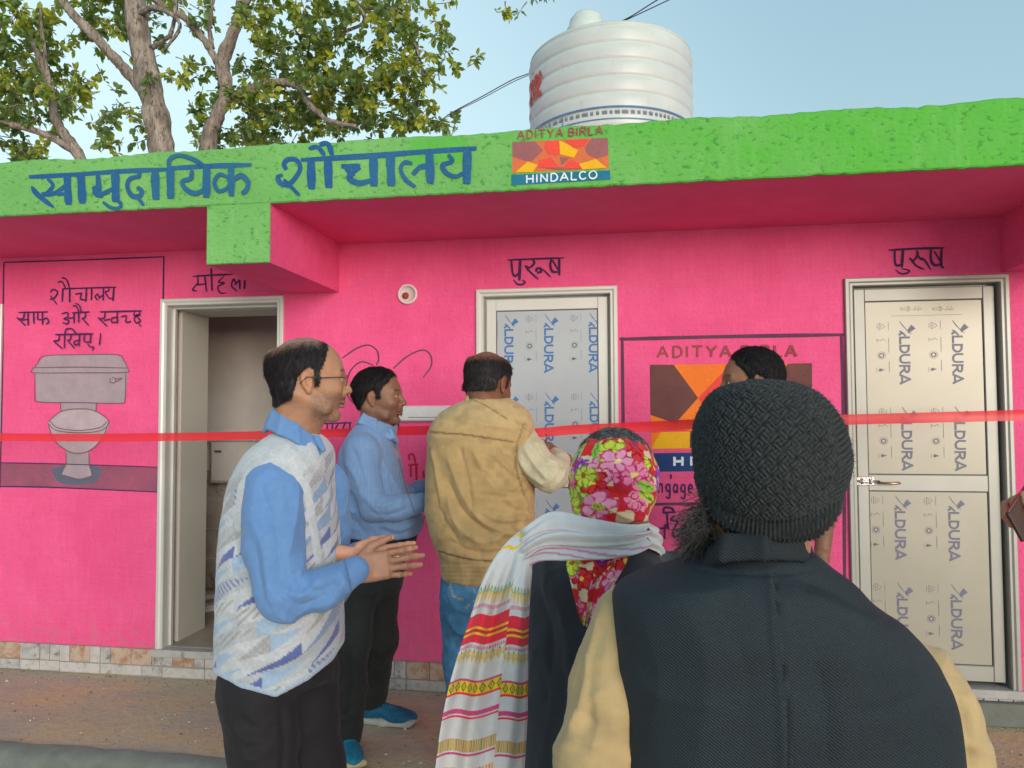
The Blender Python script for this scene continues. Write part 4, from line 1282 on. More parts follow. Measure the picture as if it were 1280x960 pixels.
def put_head(per, ctr, fwd, up, s_, colour, hair=None, neck_to=None, neckr=None, hairmat=None, beardf=None, h=.0028, strands=7000, ears=True):
    """ctr: head centre in C; returns (frame, to-C function)"""
    R_ = Frame(fwd, up); ctr = np.array(ctr, float)
    toC = lambda V: ctr + (V*s_)@R_.T
    neck = None
    if neck_to is not None:
        neck = (R_.T@(np.array(neck_to, float)-ctr))/s_
    f = head_field(h/s_, neck=neck, ears=ears)
    V, F, Nn = f.build()
    CC = colour(V)
    if hair is not None:
        tv = hair[0](V) + .0022*vnoise(V*np.array([1, 1, .5]), 150, 21)
        m_ = sstep(tv, -.0062, -.0005)[:, None]*.92*(1-sstep(np.abs(V[:, 1]), .074, .079)*(V[:, 2] < .034)*(V[:, 0] > -.032))[:, None]
        CC = CC*(1-m_)+hair[1](V)*m_
    per.skin(toC(V), F, CC)
    per.headR, per.headc, per.heads = R_, ctr, s_
    if hair is not None:
        thick, colr = hair
        g = head_field(h*1.0/s_, ears=False, neck=neck)
        # offset the field by the local hair thickness
        V, F, Nn = offset_build(g, thick)
        d = .0016*vnoise(V*np.array([1, 1, .35]), 190, 2) + .0014*vnoise(V*np.array([1, 1, .5]), 90, 6) - .0035*sstep(-thick(V), -.007, .002)
        V = V + Nn*d[:, None]
        # drop what lies under the skin
        keep = thick(V) > -.0035
        fk = keep[F].all(1); F = F[fk]
        used = np.unique(F); mp_ = np.full(len(V), -1); mp_[used] = np.arange(len(used))
        V = V[used]; F = mp_[F]
        h_ = per.add('hair', toC(V), F, hairmat or HAIR, colr(V))
        tt = thick(V); ok = np.nonzero(tt > .0012)[0]
        rs = np.random.RandomState(len(V) % 97); n_ = strands
        if n_ and len(ok):
            w_ = np.clip(tt[ok], 0, .008); w_ /= w_.sum(); ii = rs.choice(ok, n_, p=w_)
            B0 = V[ii] + rs.normal(0, .0012, (n_, 3)); Nk = Nn[used][ii]
            fl = np.stack([-.35-1.5*np.clip(B0[:, 0], 0, 1)*(B0[:, 2] > .07)*6, .12*np.sign(B0[:, 1]), -1+0*B0[:, 0]], 1)+rs.normal(0, .28, (n_, 3))
            fl -= Nk*(fl*Nk).sum(1)[:, None]; fl /= np.linalg.norm(fl, axis=1)[:, None]
            L_ = (rs.uniform(.008, .020, n_)*np.clip(tt[ii]/.009, .5, 2.0))[:, None]; lift = rs.uniform(.0004, .0030, n_)[:, None]
            sd_ = np.cross(fl, Nk)
            P0 = B0-Nk*.001; P1 = B0+fl*L_*.5+Nk*lift; P2 = B0+fl*L_+Nk*(lift*.9)+rs.normal(0, .0012, (n_, 3))
            rr_ = .00045
            VV = []
            for Pq, rq in ((P0, rr_), (P1, rr_*.9), (P2, rr_*.25)):
                for k_ in range(3):
                    an = 2.094*k_; VV.append(Pq+(sd_*math.cos(an)+Nk*math.sin(an))*rq)
            VV = np.stack(VV, 1)                 # n, 9, 3
            Fq = []
            for r_ in (0, 3):
                for k_ in range(3): Fq.append([r_+k_, r_+(k_+1) % 3, r_+3+(k_+1) % 3, r_+3+k_])
            Fq = (np.array(Fq)[None]+9*np.arange(n_)[:, None, None]).reshape(-1, 4)
            cs_ = np.repeat(colr(B0)*rs.uniform(.5, 2.0, (n_, 1)), 9, 0)
            o_ = per.add('hair_strands', toC(VV.reshape(-1, 3)), Fq, hairmat or HAIR, np.clip(cs_, 0, 1), parent=h_); o_['kind'] = 'stuff'
    return toC

def offset_build(g, thick):
    h = g.h
    us = [p for p in g.prims if p[4] == 'u']
    lo = np.min([p[1] for p in us], 0)-.03; hi = np.max([p[2] for p in us], 0)+.03
    nn = np.ceil((hi-lo)/h).astype(int)+1
    ax = [lo[i]+h*np.arange(nn[i]) for i in range(3)]
    X = np.stack(np.meshgrid(*ax, indexing='ij'), -1)
    F = np.full(nn, 1.0, dtype=np.float32)
    for f, a, b, k, op in g.prims:
        d = f(X)
        if op == 'u':
            hh = np.maximum(k-np.abs(F-d), 0)/k; F = np.minimum(F, d)-hh*hh*k/4
        else:
            d = -d; hh = np.maximum(k-np.abs(F-d), 0)/k; F = np.maximum(F, d)+hh*hh*k/4
    return Field.nets((F - thick(X)).astype(np.float32), lo, h)

def hand(per, wrist, fwd, back, s_=1.0, curl=(10, 20, 15), spread=5, thumb=(.6, 25), side=1, colour=(.30, .15, .09), h=.0024, fing=None, nail=True):
    """hand in C-frame. fwd: wrist->fingers, back: normal of the back of the hand, side=+1 thumb on the +left side of the frame"""
    R_ = Frame(fwd, back); wrist = np.array(wrist, float)
    f = Field(h/s_)
    f.rbox((.048, 0, 0), (.046, .040, .0135), .013, .01)
    f.cone((-.05, 0, 0), (.02, 0, 0), .026, .024, .02)
    f.ell((.035, .022*side, -.010), (.032, .016, .014), .012)
    f.ell((.040, -.026*side, -.008), (.034, .013, .013), .012)
    base = [(.088, .029), (.093, .0095), (.090, -.010), (.082, -.028)]
    L_ = [(.042, .026, .021), (.047, .029, .022), (.043, .027, .021), (.033, .020, .019)]
    tips = []
    for i in range(4):
        bx, by = base[i]; by *= side
        cs = fing[i] if fing else curl
        a = 0; yaw_ = math.radians(spread*(1.5-i))*side
        p = np.array((bx-.012, by, .001)); r = .0098 if i < 3 else .0085
        pts = [(*p, r)]
        for j in range(3):
            a += math.radians(cs[j])
            d = np.array((math.cos(a)*math.cos(yaw_), math.cos(a)*math.sin(yaw_), -math.sin(a)))
            p = p + d*(L_[i][j]+(.012 if j == 0 else 0)); r *= .90
            pts.append((*p, r))
        f.chain(pts, .0035)
        for q in pts[1:3]: f.ell(q[:3], (q[3]*1.1,)*3, .003)
        tips.append((p, d))
    ta = math.radians(thumb[1]); to = thumb[0]
    p0 = np.array((.012, .026*side, -.006)); d1 = np.array((math.cos(to), math.sin(to)*side, -math.sin(ta)*.5)); d1 /= np.linalg.norm(d1)
    p1 = p0+d1*.042; d2 = np.array((math.cos(to*.45), math.sin(to*.45)*side, -math.sin(ta)*.5)); d2 /= np.linalg.norm(d2)
    p2 = p1+d2*.032; p3 = p2+d2*.025
    f.chain([(*p0, .016), (*p1, .0125), (*p2, .011), (*p3, .0085)], .006)
    V, F, Nn = f.build()
    C = np.tile(np.array(colour, float), (len(V), 1))
    # paler palm, darker knuckles
    pal = sstep(-V[:, 2], .004, .014); C = C*(1-pal[:, None]) + (np.array(colour)*np.array((1.5, 1.35, 1.3)))*pal[:, None]
    C *= (1+.10*fbm(V, 60, 3, 2))[:, None]
    for p, d in tips:
        m_ = np.exp(-(np.linalg.norm(V-(p+np.array((0, 0, .006))), axis=1)/.006)**2)
        C = C*(1-.5*m_[:, None])+np.array((.55, .33, .26))*.5*m_[:, None]
    per.skin(wrist + (V*s_)@R_.T, F, np.clip(C, 0, 1))
    return lambda q: wrist + R_@(np.array(q, float)*s_)

def prow(py, xl, xr, d, ry):
    """one loft row from pixel extents at depth d"""
    a = P(xl, py, d); b = P(xr, py, d)
    return ((a[2]+b[2])/2, (a[0]+b[0])/2, d, (b[0]-a[0])/2, ry)
def pc(px, py, d, r): return (*P(px, py, d), r)
def dgr(px, py, z=0.0):
    p = atz(px, py, z) - Vector((0, -DIST, 0)); return p.dot(RYh)

# ================================================================== people
def hair_region(zl, xf, t0, crown=None, tc=.002):
    zx, zv = zl; fz, fx = xf
    def thick(X):
        x, y, z = X[..., 0], X[..., 1], X[..., 2]
        s_ = np.minimum(z-np.interp(x, zx, zv), np.interp(z, fz, fx)-x)+.0035*np.sin(x*330+z*140)*np.sin(z*290-y*170+x*60)
        k = sstep(s_, -.002, .012)
        t = t0*k*(.75+.5*sstep(s_, .01, .05)) + (1-k)*(-.007)
        if crown is not None:
            m_ = sstep(z-.30*np.minimum(x+.02, 0), crown, crown+.018)*(1-0*x)
            t = t*(1-m_)+m_*np.where(k > .5, tc, t)
        return t
    return thick
STD_ZL = ([-.12, -.085, -.05, -.035, -.005, .006, .012, .030, .036], [-.060, -.062, -.040, .010, .036, .030, -.018, -.018, .02])
STD_XF = ([-.03, .03, .05, .075, .10, .14], [.030, .034, .044, .062, .070, .070])

def plain_shoe(per, name, heel, ang, L, W, H, upper, sole, h=.005, laces=True):
    """trainer: sole and upper, heel centre in C, ang = heading"""
    ca, sa = math.cos(ang), math.sin(ang)
    R_ = np.array([[ca, -sa, 0], [sa, ca, 0], [0, 0, 1]])
    hc = np.array(heel, float)
    f = Field(h)
    f.rbox((L*.22, 0, .016), (L*.26, W*.40, .016), .014, .02); f.rbox((L*.66, .004, .014), (L*.28, W*.46, .014), .013, .03); f.ell((L*.90, .002, .018), (L*.10, W*.38, .014), .02)
    V, F, Nn = f.build(); V[:, 2] += .010*sstep(V[:, 0], L*.8, L)
    V[:, 2] = np.maximum(V[:, 2], .001)
    sh = per.add(name, hc + V@R_.T, F, RUBBER, np.tile(np.array(sole, float), (len(V), 1)))
    f = Field(h)
    f.ell((L*.16, 0, .055), (L*.17, W*.37, .052), .02); f.ell((L*.70, .002, .036), (L*.30, W*.44, .036), .03); f.cone((L*.22, 0, .075), (L*.62, 0, .045), .040, .034, .03)
    f.cone((L*.16, 0, .075), (L*.20, 0, .11), .043, .042, .02)
    V, F, Nn = f.build()
    c = np.tile(np.array(upper, float), (len(V), 1)); c *= (1+.25*vnoise(V, 90, 1))[:, None]
    if laces:
        m_ = (V[:, 2] > .05) & (V[:, 0] > L*.30) & (V[:, 0] < L*.66) & (np.abs(V[:, 1]) < .022) & (np.sin(V[:, 0]*420) > .1)
        c[m_] = np.array(upper)*1.7+.03
    per.add('shoe_upper', hc + V@R_.T, F, RUBBER, np.clip(c, 0, 1), parent=sh)
    return sh

def core_body(per, rows, arms, legs, colour, neck):
    """coarse continuous body under the clothes"""
    f = Field(.014)
    f.loft(rows, 2.2, .05, .05)
    for a in arms: f.chain(a, .04)
    for a in legs: f.chain(a, .05)
    f.chain(neck, .04)
    V, F, Nn = f.build()
    per.skin(V, F, np.tile(np.array(colour, float), (len(V), 1)))

def shrink(rows, a): return [(z, x, y, rx-a, ry-a) for z, x, y, rx, ry in rows]
def shrinkc(ch, a): return [(x, y, z, r-a) for x, y, z, r in ch]

# ------------------------------------------------ A: bald-crowned man in patterned knitted vest, clapping
def person_a():
    zg = -.13
    p = Person(350, 2.1, zg, 'balding man in glasses and patterned white and blue knitted vest, clapping beside the doorway')
    sk = (.42, .215, .125)
    fw = (math.cos(math.radians(20)), math.sin(math.radians(20)), -.04)
    thick = hair_region((STD_ZL[0], [-.078, -.078, -.055, .010, .036, .030, -.018, -.018, .02]), ([-.03, .03, .05, .075, .10, .14], [.028, .030, .036, .044, .052, .050]), .0095, crown=.104, tc=.0004)
    def hc(V):
        c = np.tile(np.array((.018, .016, .018)), (len(V), 1))
        g = sstep(V[:, 2]-.30*np.minimum(V[:, 0]+.02, 0)+.006*vnoise(V, 60, 2), .092, .116)
        back = sstep(-V[:, 0], -.040, -.01)
        c = c*(1-(g*back)[:, None]) + np.array((.25, .16, .12))*(g*back)[:, None]
        c = c + .05*(np.clip(vnoise(V*np.array([1, 1, .3]), 240, 8), 0, 1)*sstep(-V[:, 2], -.06, .03))[:, None]
        return c
    put_head(p, P(386, 478, 2.1), fw, (0.02, 0, 1), 1.0, head_colour(sk, np.array((.25, .09, .07)), stub=(.12, .085, .07), moust=(.85, (.03, .022, .02))), hair=(thick, hc), neck_to=P(366, 556, 2.14))
    # torso rows traced for the vest
    vr = [prow(536, 352, 392, 2.13, .060), prow(548, 330, 408, 2.13, .100), prow(566, 311, 416, 2.13, .145), prow(600, 293, 414, 2.13, .172), prow(650, 283, 419, 2.13, .175), prow(700, 279, 423, 2.13, .175),
          prow(750, 277, 426, 2.13, .175), prow(800, 276, 428, 2.13, .175), prow(840, 275, 426, 2.13, .175), prow(880, 277, 423, 2.13, .173)]
    ra = [pc(343, 610, 2.02, .083), pc(340, 680, 1.96, .078), pc(352, 745, 1.93, .064)]
    rb = [pc(356, 748, 1.93, .057), pc(405, 735, 1.95, .052), pc(444, 713, 2.01, .039)]
    la = [pc(405, 610, 2.28, .080), pc(412, 735, 2.30, .062), pc(447, 695, 2.17, .042)]
    legn = [(-.03+P(340, 900, 2.1)[0], 2.06, P(340, 860, 2.1)[2], .105), (P(345, 900, 2.1)[0], 2.03, .42, .085), (P(338, 900, 2.1)[0], 2.03, zg+.05, .070)]
    legf = [(P(365, 900, 2.1)[0], 2.20, P(340, 860, 2.1)[2], .105), (P(378, 900, 2.1)[0], 2.22, .42, .085), (P(370, 900, 2.1)[0], 2.22, zg+.05, .070)]
    core_body(p, shrink(vr[:-3], .045), [shrinkc(ra+rb, .02), shrinkc(la, .02)], [shrinkc(legn, .03), shrinkc(legf, .03)], sk, [pc(366, 556, 2.14, .055), pc(356, 600, 2.13, .08)])
    # vest
    f = Field(.0045); f.loft(vr, 2.35, .03, .03)
    f.cone(P(372, 535, 2.15), P(372, 500, 2.10), .062, .055, .01, 's')
    def hem(X):
        px, py = proj(X.reshape(-1, 3))
        zz = np.interp(px, [262, 275, 300, 345, 385, 415, 436], [838, 846, 860, 871, 850, 825, 795])
        return ((py-zz)*2.1/900).reshape(X.shape[:-1])
    f.cut(hem)
    # armhole
    blue = np.array((.14, .25, .42)); navy = np.array((.045, .065, .19)); pale = np.array((.30, .42, .56)); grey = np.array((.33, .33, .34)); white = np.array((.47, .50, .53)); sand = np.array((.42, .40, .36))
    def vcol(V, Nn):
        px, py = proj(V)
        th = np.arctan2(V[:, 0]-vr[4][1], -(V[:, 1]-2.13))*.17
        u, v = th, V[:, 2]
        vv_ = v-.45*u+.008*np.sin(u*22)
        k = np.floor(vv_/.047).astype(int); w = (vv_/.047) % 1
        per = .085+.03*((k*7) % 3)
        q = u/per+k*.37; m_ = np.floor(q).astype(int); t = q % 1
        hs = ((k*73856093) ^ (m_*19349663)) & 1023
        C = np.tile(white, (len(V), 1))
        C[(k % 3) == 1] = np.array((.39, .42, .45))
        tri = (np.abs(w-.5) < .5*(1-t)); tri2 = (w < t*1.05)
        a = (hs % 7 == 0) & tri; C[a] = blue
        a = (hs % 7 == 1) & (w < t*.7); C[a] = navy*1.6+.03
        a = (hs % 7 == 2) & tri; C[a] = pale
        a = (hs % 7 == 3) & tri2; C[a] = grey
        a = (hs % 7 == 4) & tri; C[a] = (.40, .43, .50); a = a & (np.sin((u+v)*330) > .1); C[a] = (.17, .20, .34)
        a = (hs % 7 == 5) & tri2; C[a] = blue*.8+.1
        a = (hs % 7 == 6) & tri & (np.sin((u-v)*300) > .2); C[a] = sand*.75
        ht = (np.sin(u*330)*np.sin(v*330) > .45) & (hs % 7 == 3) & tri2; C[ht] = white*.8
        top = sstep(v, 1.30, 1.36); top = np.where((hs % 5 == 0) & tri, 0, top); C = C*(1-top[:, None])+white*1.02*top[:, None]
        # knitted edging round armhole and hem
        e = segd(px, py, [(341, 566), (316, 580), (301, 610), (297, 660)]); C[(e < 4.5)] = (.44, .47, .50)
        e = segd(px, py, [(341, 566), (366, 582), (384, 612), (392, 660), (398, 700)]); C[(e < 5) & (V[:, 1] < 2.13)] = (.50, .53, .56)
        hz = np.interp(px, [262, 275, 300, 345, 385, 415, 436], [838, 846, 860, 871, 850, 825, 795]); m_ = (hz-py) < 7; C[m_] = np.array((.36, .46, .58))
        C *= (1+.10*fbm(V, 45, 3, 4))[:, None]
        return np.clip(C, 0, 1)
    fo = folds([(.008, 9, [(278, 690), (300, 710), (320, 705)]), (.007, 9, [(275, 760), (310, 775), (345, 800)]), (.009, 10, [(400, 760), (420, 730), (432, 700)]), (-.008, 8, [(395, 640), (410, 700), (408, 780)]),
                (.008, 10, [(290, 800), (330, 825), (380, 815)]), (-.007, 8, [(285, 640), (296, 700), (292, 770)]), (.007, 8, [(345, 545), (375, 575), (395, 610)]), (-.006, 9, [(300, 835), (350, 845), (400, 810)]),
                (.006, 8, [(400, 590), (415, 640), (420, 690)]), (.006, 9, [(280, 830), (300, 790), (292, 740)])])
    p.cloth('knitted_vest', f, VESTPM, vcol, [fo, lambda V, N_: .0035*fbm(V, 14, 3, 3), lambda V, N_: .0009*vnoise(V, 260, 4)])
    # shirt: sleeves, collar, chest under the vest
    f = Field(.0045); f.loft(shrink(vr[:-3], .012), 2.3, .03, .03); f.chain(ra, .012); f.chain(rb, .02); f.chain(la, .012)
    f.cone(P(372, 530, 2.14), P(372, 500, 2.10), .052, .050, .008, 's')
    fo = folds([(.010, 8, [(312, 640), (330, 690), (338, 760)]), (-.008, 7, [(325, 610), (345, 660), (352, 720)]), (.008, 7, [(372, 600), (368, 650), (358, 700)]), (.010, 6, [(350, 735), (375, 745), (400, 725)]),
                (-.009, 6, [(352, 748), (380, 758), (412, 740)]), (.009, 6, [(345, 770), (380, 775), (425, 748)]), (.008, 6, [(335, 720), (345, 745), (372, 762)]), (-.007, 6, [(372, 730), (400, 738), (432, 722)]),
                (.006, 5, [(425, 712), (432, 728), (438, 742)]), (.009, 7, [(385, 640), (380, 690), (372, 730)]), (-.008, 8, [(318, 680), (326, 730), (342, 770)])])
    sc = np.array((.125, .255, .50))
    p.cloth('shirt', f, SHIRTM, lambda V, N_: sc*((1+.08*fbm(V, 12, 3, 6))*np.where(segd(*proj(V), [(430, 700), (436, 722), (440, 744)]) < 1.1, .6, 1))[:, None]*np.ones((len(V), 3)), [fo, lambda V, N_: .004*fbm(V*np.array([1, 1, .6]), 13, 3, 11)])
    f = Field(.0035)    # collar
    pts = [(338, 512, 2.07), (334, 516, 2.14), (342, 512, 2.20), (366, 518, 2.23), (392, 536, 2.19), (402, 548, 2.12), (396, 545, 2.06), (372, 530, 2.03), (350, 518, 2.04), (338, 512, 2.07)]
    for k_ in range(6):
        t_ = k_/5; f.chain([pc(368+(x-368)*(.86+.22*t_), y+2+21*t_, 2.14+(d-2.14)*(.80+.28*t_), .0050) for x, y, d in pts], .009)
    f.chain([pc(396, 548, 2.06, .010), pc(404, 562, 2.04, .008)], .008)
    p.cloth('collar', f, SHIRTM, sc*1.05, [lambda V, N_: .001*fbm(V, 60, 2)])
    # trousers
    f = Field(.008); f.loft([(1.00, *P(350, 845, 2.13)[:2], .165, .14), (.86, *P(350, 870, 2.13)[:2], .160, .15), (.72, *P(350, 900, 2.13)[:2], .150, .15)], 2.2, .05, .03)
    f.chain(legn, .05); f.chain(legf, .05)
    fo = folds([(.010, 6, [(286, 905), (305, 925), (325, 922)]), (.010, 6, [(290, 930), (312, 948), (335, 938)]), (-.008, 6, [(300, 900), (330, 915), (350, 905)]), (-.010, 7, [(352, 880), (356, 930), (352, 980)])])
    p.cloth('trousers', f, TROUS, (.016, .015, .018), [fo, lambda V, N_: .006*fbm(V, 9, 3, 2)])
    plain_shoe(p, 'shoe', (P(325, 900, 2.1)[0], 2.03, zg), .4, .28, .10, .1, (.03, .02, .015), (.02, .02, .02), h=.008, laces=False)
    plain_shoe(p, 'shoe', (P(360, 900, 2.1)[0], 2.24, zg), .4, .28, .10, .1, (.03, .02, .015), (.02, .02, .02), h=.008, laces=False)
    # hands
    hs = (.40, .20, .125)
    hand(p, P(446, 711, 2.03), (.955, .14, .10), (.10, -.97, .20), 1.0, colour=hs, side=1, fing=[(12, 16, 10), (8, 14, 8), (8, 12, 8), (12, 16, 10)], spread=3, thumb=(.75, 5))
    hand(p, P(444, 694, 2.125), (.93, .0, -.10), (-.04, .97, -.22), .98, colour=(.44, .24, .16), side=-1, fing=[(4, 12, 10), (10, 14, 12), (14, 18, 14), (20, 22, 14)], spread=9, thumb=(.55, 0))
    f = Field(.0025); f.ell(P(497, 695, 1.985), (.011, .011, .0035), .002)
    p.cloth('ring', f, CHROME_G, (.8, .5, .1))
    p.finish(SKIN)
    # glasses worn by the man
    R_, c0 = p.headR, p.headc
    L2 = lambda q: c0 + R_@np.array(q, float)
    g = MB()
    for y in (1, -1):
        pts = [L2((.103-.10*abs(.031-.031+.0215*math.cos(t))*.3, y*(.033+.0225*math.cos(t)), .010+.0165*math.sin(t))) - p.b for t in np.linspace(0, 2*math.pi, 25)]
        g.tube(pts, .0011, 6, False)
        g.tube([L2(q)-p.b for q in ((.099, y*.056, .016), (.086, y*.076, .017), (.03, y*.083, .012), (-.012, y*.086, .012), (-.030, y*.083, -.008))], .0014, 6)
    g.tube([L2(q)-p.b for q in ((.104, -.0105, .014), (.108, 0, .018), (.104, .0105, .014))], .0011, 6)
    gl = g.obj('glasses', plain('dark_spectacle_frame', (.05, .04, .04), .3, .6, bmp=0), p.root, smooth=True)
    g = MB()
    for y in (1, -1):
        ring = [L2((.101, y*(.033+.0215*math.cos(t)), .010+.0155*math.sin(t)))-p.b for t in np.linspace(0, 2*math.pi, 25)[:-1]]
        g.add(ring, [tuple(range(24))])
    lens, nt, b = newmat('spectacle_glass'); b.inputs['Transmission Weight'].default_value = .92; b.inputs['Roughness'].default_value = .02; b.inputs['IOR'].default_value = 1.05; b.inputs['Base Color'].default_value = (.95, .93, .93, 1)
    g.obj('lens', lens, gl)
    return p
CHROME_G = plain('gold', (.75, .50, .16), .25, 1.0, bmp=0)
person_a()

# ------------------------------------------------ B: man in a light blue shirt in profile
def person_b():
    p = Person(455, 3.2, .0, 'man with black hair in plain light blue shirt and black trousers standing in profile')
    sk = (.23, .105, .060)
    a = math.radians(-7)
    fw = (math.cos(a), math.sin(a), .0)
    thick = hair_region(([-.12, -.085, -.05, -.035, -.005, .006, .012, .030, .036], [-.050, -.052, -.030, .010, .036, .030, -.005, -.005, .02]), STD_XF, .011)
    f0 = thick
    th2 = lambda X: f0(X) + .010*np.exp(-(((X[..., 0]-.075)/.03)**2+((X[..., 2]-.105)/.03)**2))*(f0(X) > 0)
    put_head(p, P(474, 499, 3.2), fw, (0, 0, 1), 1.0, head_colour(sk, np.array((.16, .055, .045)), stub=(.10, .055, .04), moust=(.25, (.05, .03, .02))), hair=(th2, lambda V: np.tile(np.array((.012, .010, .011)), (len(V), 1))), neck_to=P(470, 548, 3.22), h=.0034)
    vr = [prow(522, 462, 492, 3.22, .060), prow(532, 444, 495, 3.22, .11), prow(545, 435, 494, 3.22, .16), prow(562, 427, 497, 3.22, .185), prow(600, 423, 505, 3.22, .185), prow(630, 425, 518, 3.22, .18), prow(650, 427, 530, 3.22, .18), prow(668, 431, 524, 3.22, .17), prow(680, 432, 516, 3.22, .165)]
    ra = [pc(452, 562, 3.05, .072), pc(456, 600, 3.02, .066), pc(468, 634, 3.01, .054), pc(496, 636, 3.04, .052), pc(527, 628, 3.10, .042)]
    la = [pc(480, 564, 3.34, .066), pc(500, 622, 3.37, .050), pc(534, 608, 3.34, .040)]
    ln = [pc(452, 700, 3.12, .098), pc(440, 800, 3.08, .080), (P(426, 910, dgr(428, 956))[0], dgr(428, 952)+.08, .075, .066)]
    lf = [pc(474, 700, 3.30, .098), pc(474, 800, 3.34, .078), (P(462, 890, dgr(470, 905))[0], dgr(470, 903)+.03, .075, .066)]
    core_body(p, shrink(vr, .03), [shrinkc(ra, .018), shrinkc(la, .018)], [shrinkc(ln, .02), shrinkc(lf, .02)], sk, [pc(470, 548, 3.22, .055), pc(470, 575, 3.22, .08)])
    f = Field(.0055); f.loft(vr[:-1], 2.3, .03, .012); f.chain(ra, .012); f.chain(la, .012)
    f.cone(P(478, 530, 3.20), P(482, 500, 3.18), .052, .05, .008, 's')
    sc = np.array((.17, .28, .48))
    fo = folds([(.010, 4, [(432, 575), (446, 600), (452, 622)]), (-.009, 4, [(440, 560), (452, 590), (458, 615)]), (.010, 3.5, [(462, 628), (480, 632), (505, 622)]), (-.009, 3.5, [(464, 640), (485, 644), (512, 634)]), (.008, 3, [(455, 618), (466, 634), (480, 648)]),
                (.009, 4, [(432, 630), (450, 645), (470, 660)]), (-.009, 4, [(430, 640), (445, 655), (455, 668)]), (.009, 4, [(475, 655), (500, 662), (522, 650)]), (-.008, 4, [(470, 660), (495, 668), (515, 662)]), (.008, 4, [(470, 560), (485, 590), (500, 615)]), (-.007, 3, [(492, 550), (505, 590), (522, 620)]), (.008, 4, [(425, 610), (436, 630), (440, 650)]),
                (.007, 3, [(497, 535), (508, 565), (520, 600)])])
    def sh(V, N_):
        px, py = proj(V); C = sc*(1+.07*fbm(V, 12, 3, 3))[:, None]*np.ones((len(V), 3))
        C = C*(1+.07*np.sin(V[:, 0]*700)*(1))[:, None]
        e = segd(px, py, [(489, 538), (497, 570), (508, 610), (518, 640)]); C[(e < .9)] *= .55
        e = segd(px, py, [(494, 562), (497, 571)]); C[e < 1.8] = (.45, .25, .27)
        return C
    p.cloth('shirt', f, SHIRTM, sh, [fo, lambda V, N_: .005*fbm(V*np.array([1, 1, .7]), 12, 3, 5)])
    f = Field(.004)
    pts = [(452, 514, 3.14), (449, 516, 3.22), (454, 514, 3.30), (475, 520, 3.31), (490, 532, 3.26), (494, 538, 3.20), (486, 534, 3.13), (468, 522, 3.11), (452, 514, 3.14)]
    for k_ in range(5):
        t_ = k_/4; f.chain([pc(471+(x-471)*(.80+.30*t_), y+3+11*t_, 3.22+(d-3.22)*(.72+.36*t_), .0060) for x, y, d in pts], .010)
    f.chain([pc(488, 538, 3.13, .010), pc(492, 547, 3.12, .007)], .01)
    p.cloth('collar', f, SHIRTM, sc*1.08, [])
    f = Field(.006); f.loft([prow(667, 431, 522, 3.22, .172), prow(684, 431, 518, 3.22, .168)], 2.3, .01, .006)
    p.cloth('belt', f, TROUS, (.012, .010, .012), [])
    f = Field(.0075); f.loft([prow(678, 433, 516, 3.22, .160), prow(700, 430, 505, 3.22, .165), prow(740, 428, 502, 3.22, .15)], 2.2, .05, .02); f.chain(ln, .05); f.chain(lf, .05)
    fo = folds([(.010, 4, [(430, 720), (450, 740), (475, 742)]), (-.010, 4, [(432, 800), (440, 850), (432, 905)]), (.009, 4, [(420, 860), (432, 880), (445, 872)]), (.009, 4, [(415, 885), (430, 900), (442, 890)]), (.009, 4, [(452, 850), (466, 866), (480, 856)]), (-.009, 4, [(470, 740), (466, 790), (462, 840)])])
    p.cloth('trousers', f, TROUS, (.022, .026, .026), [fo, lambda V, N_: .007*fbm(V, 10, 3, 2)])
    d1 = dgr(432, 956); d2 = dgr(470, 905)
    plain_shoe(p, 'shoe', (P(414, 900, d1)[0]+.005, d1+.20, .003), math.radians(-68), .30, .115, .1, (.012, .16, .26), (.50, .42, .24), h=.0045)
    plain_shoe(p, 'shoe', (P(449, 900, d2)[0], d2+.03, .003), math.radians(-12), .29, .11, .1, (.010, .11, .21), (.42, .42, .38), h=.0045)
    hand(p, P(530, 628, 3.11), (.85, .5, .05), (.4, -.8, .4), 1.0, colour=sk, side=1, curl=(30, 35, 20), h=.004)
    hand(p, P(541, 607, 3.34), (.95, .1, .05), (.1, .8, .4), 1.0, colour=sk, side=-1, curl=(30, 35, 20), h=.004)
    p.finish(SKIN)
person_b()

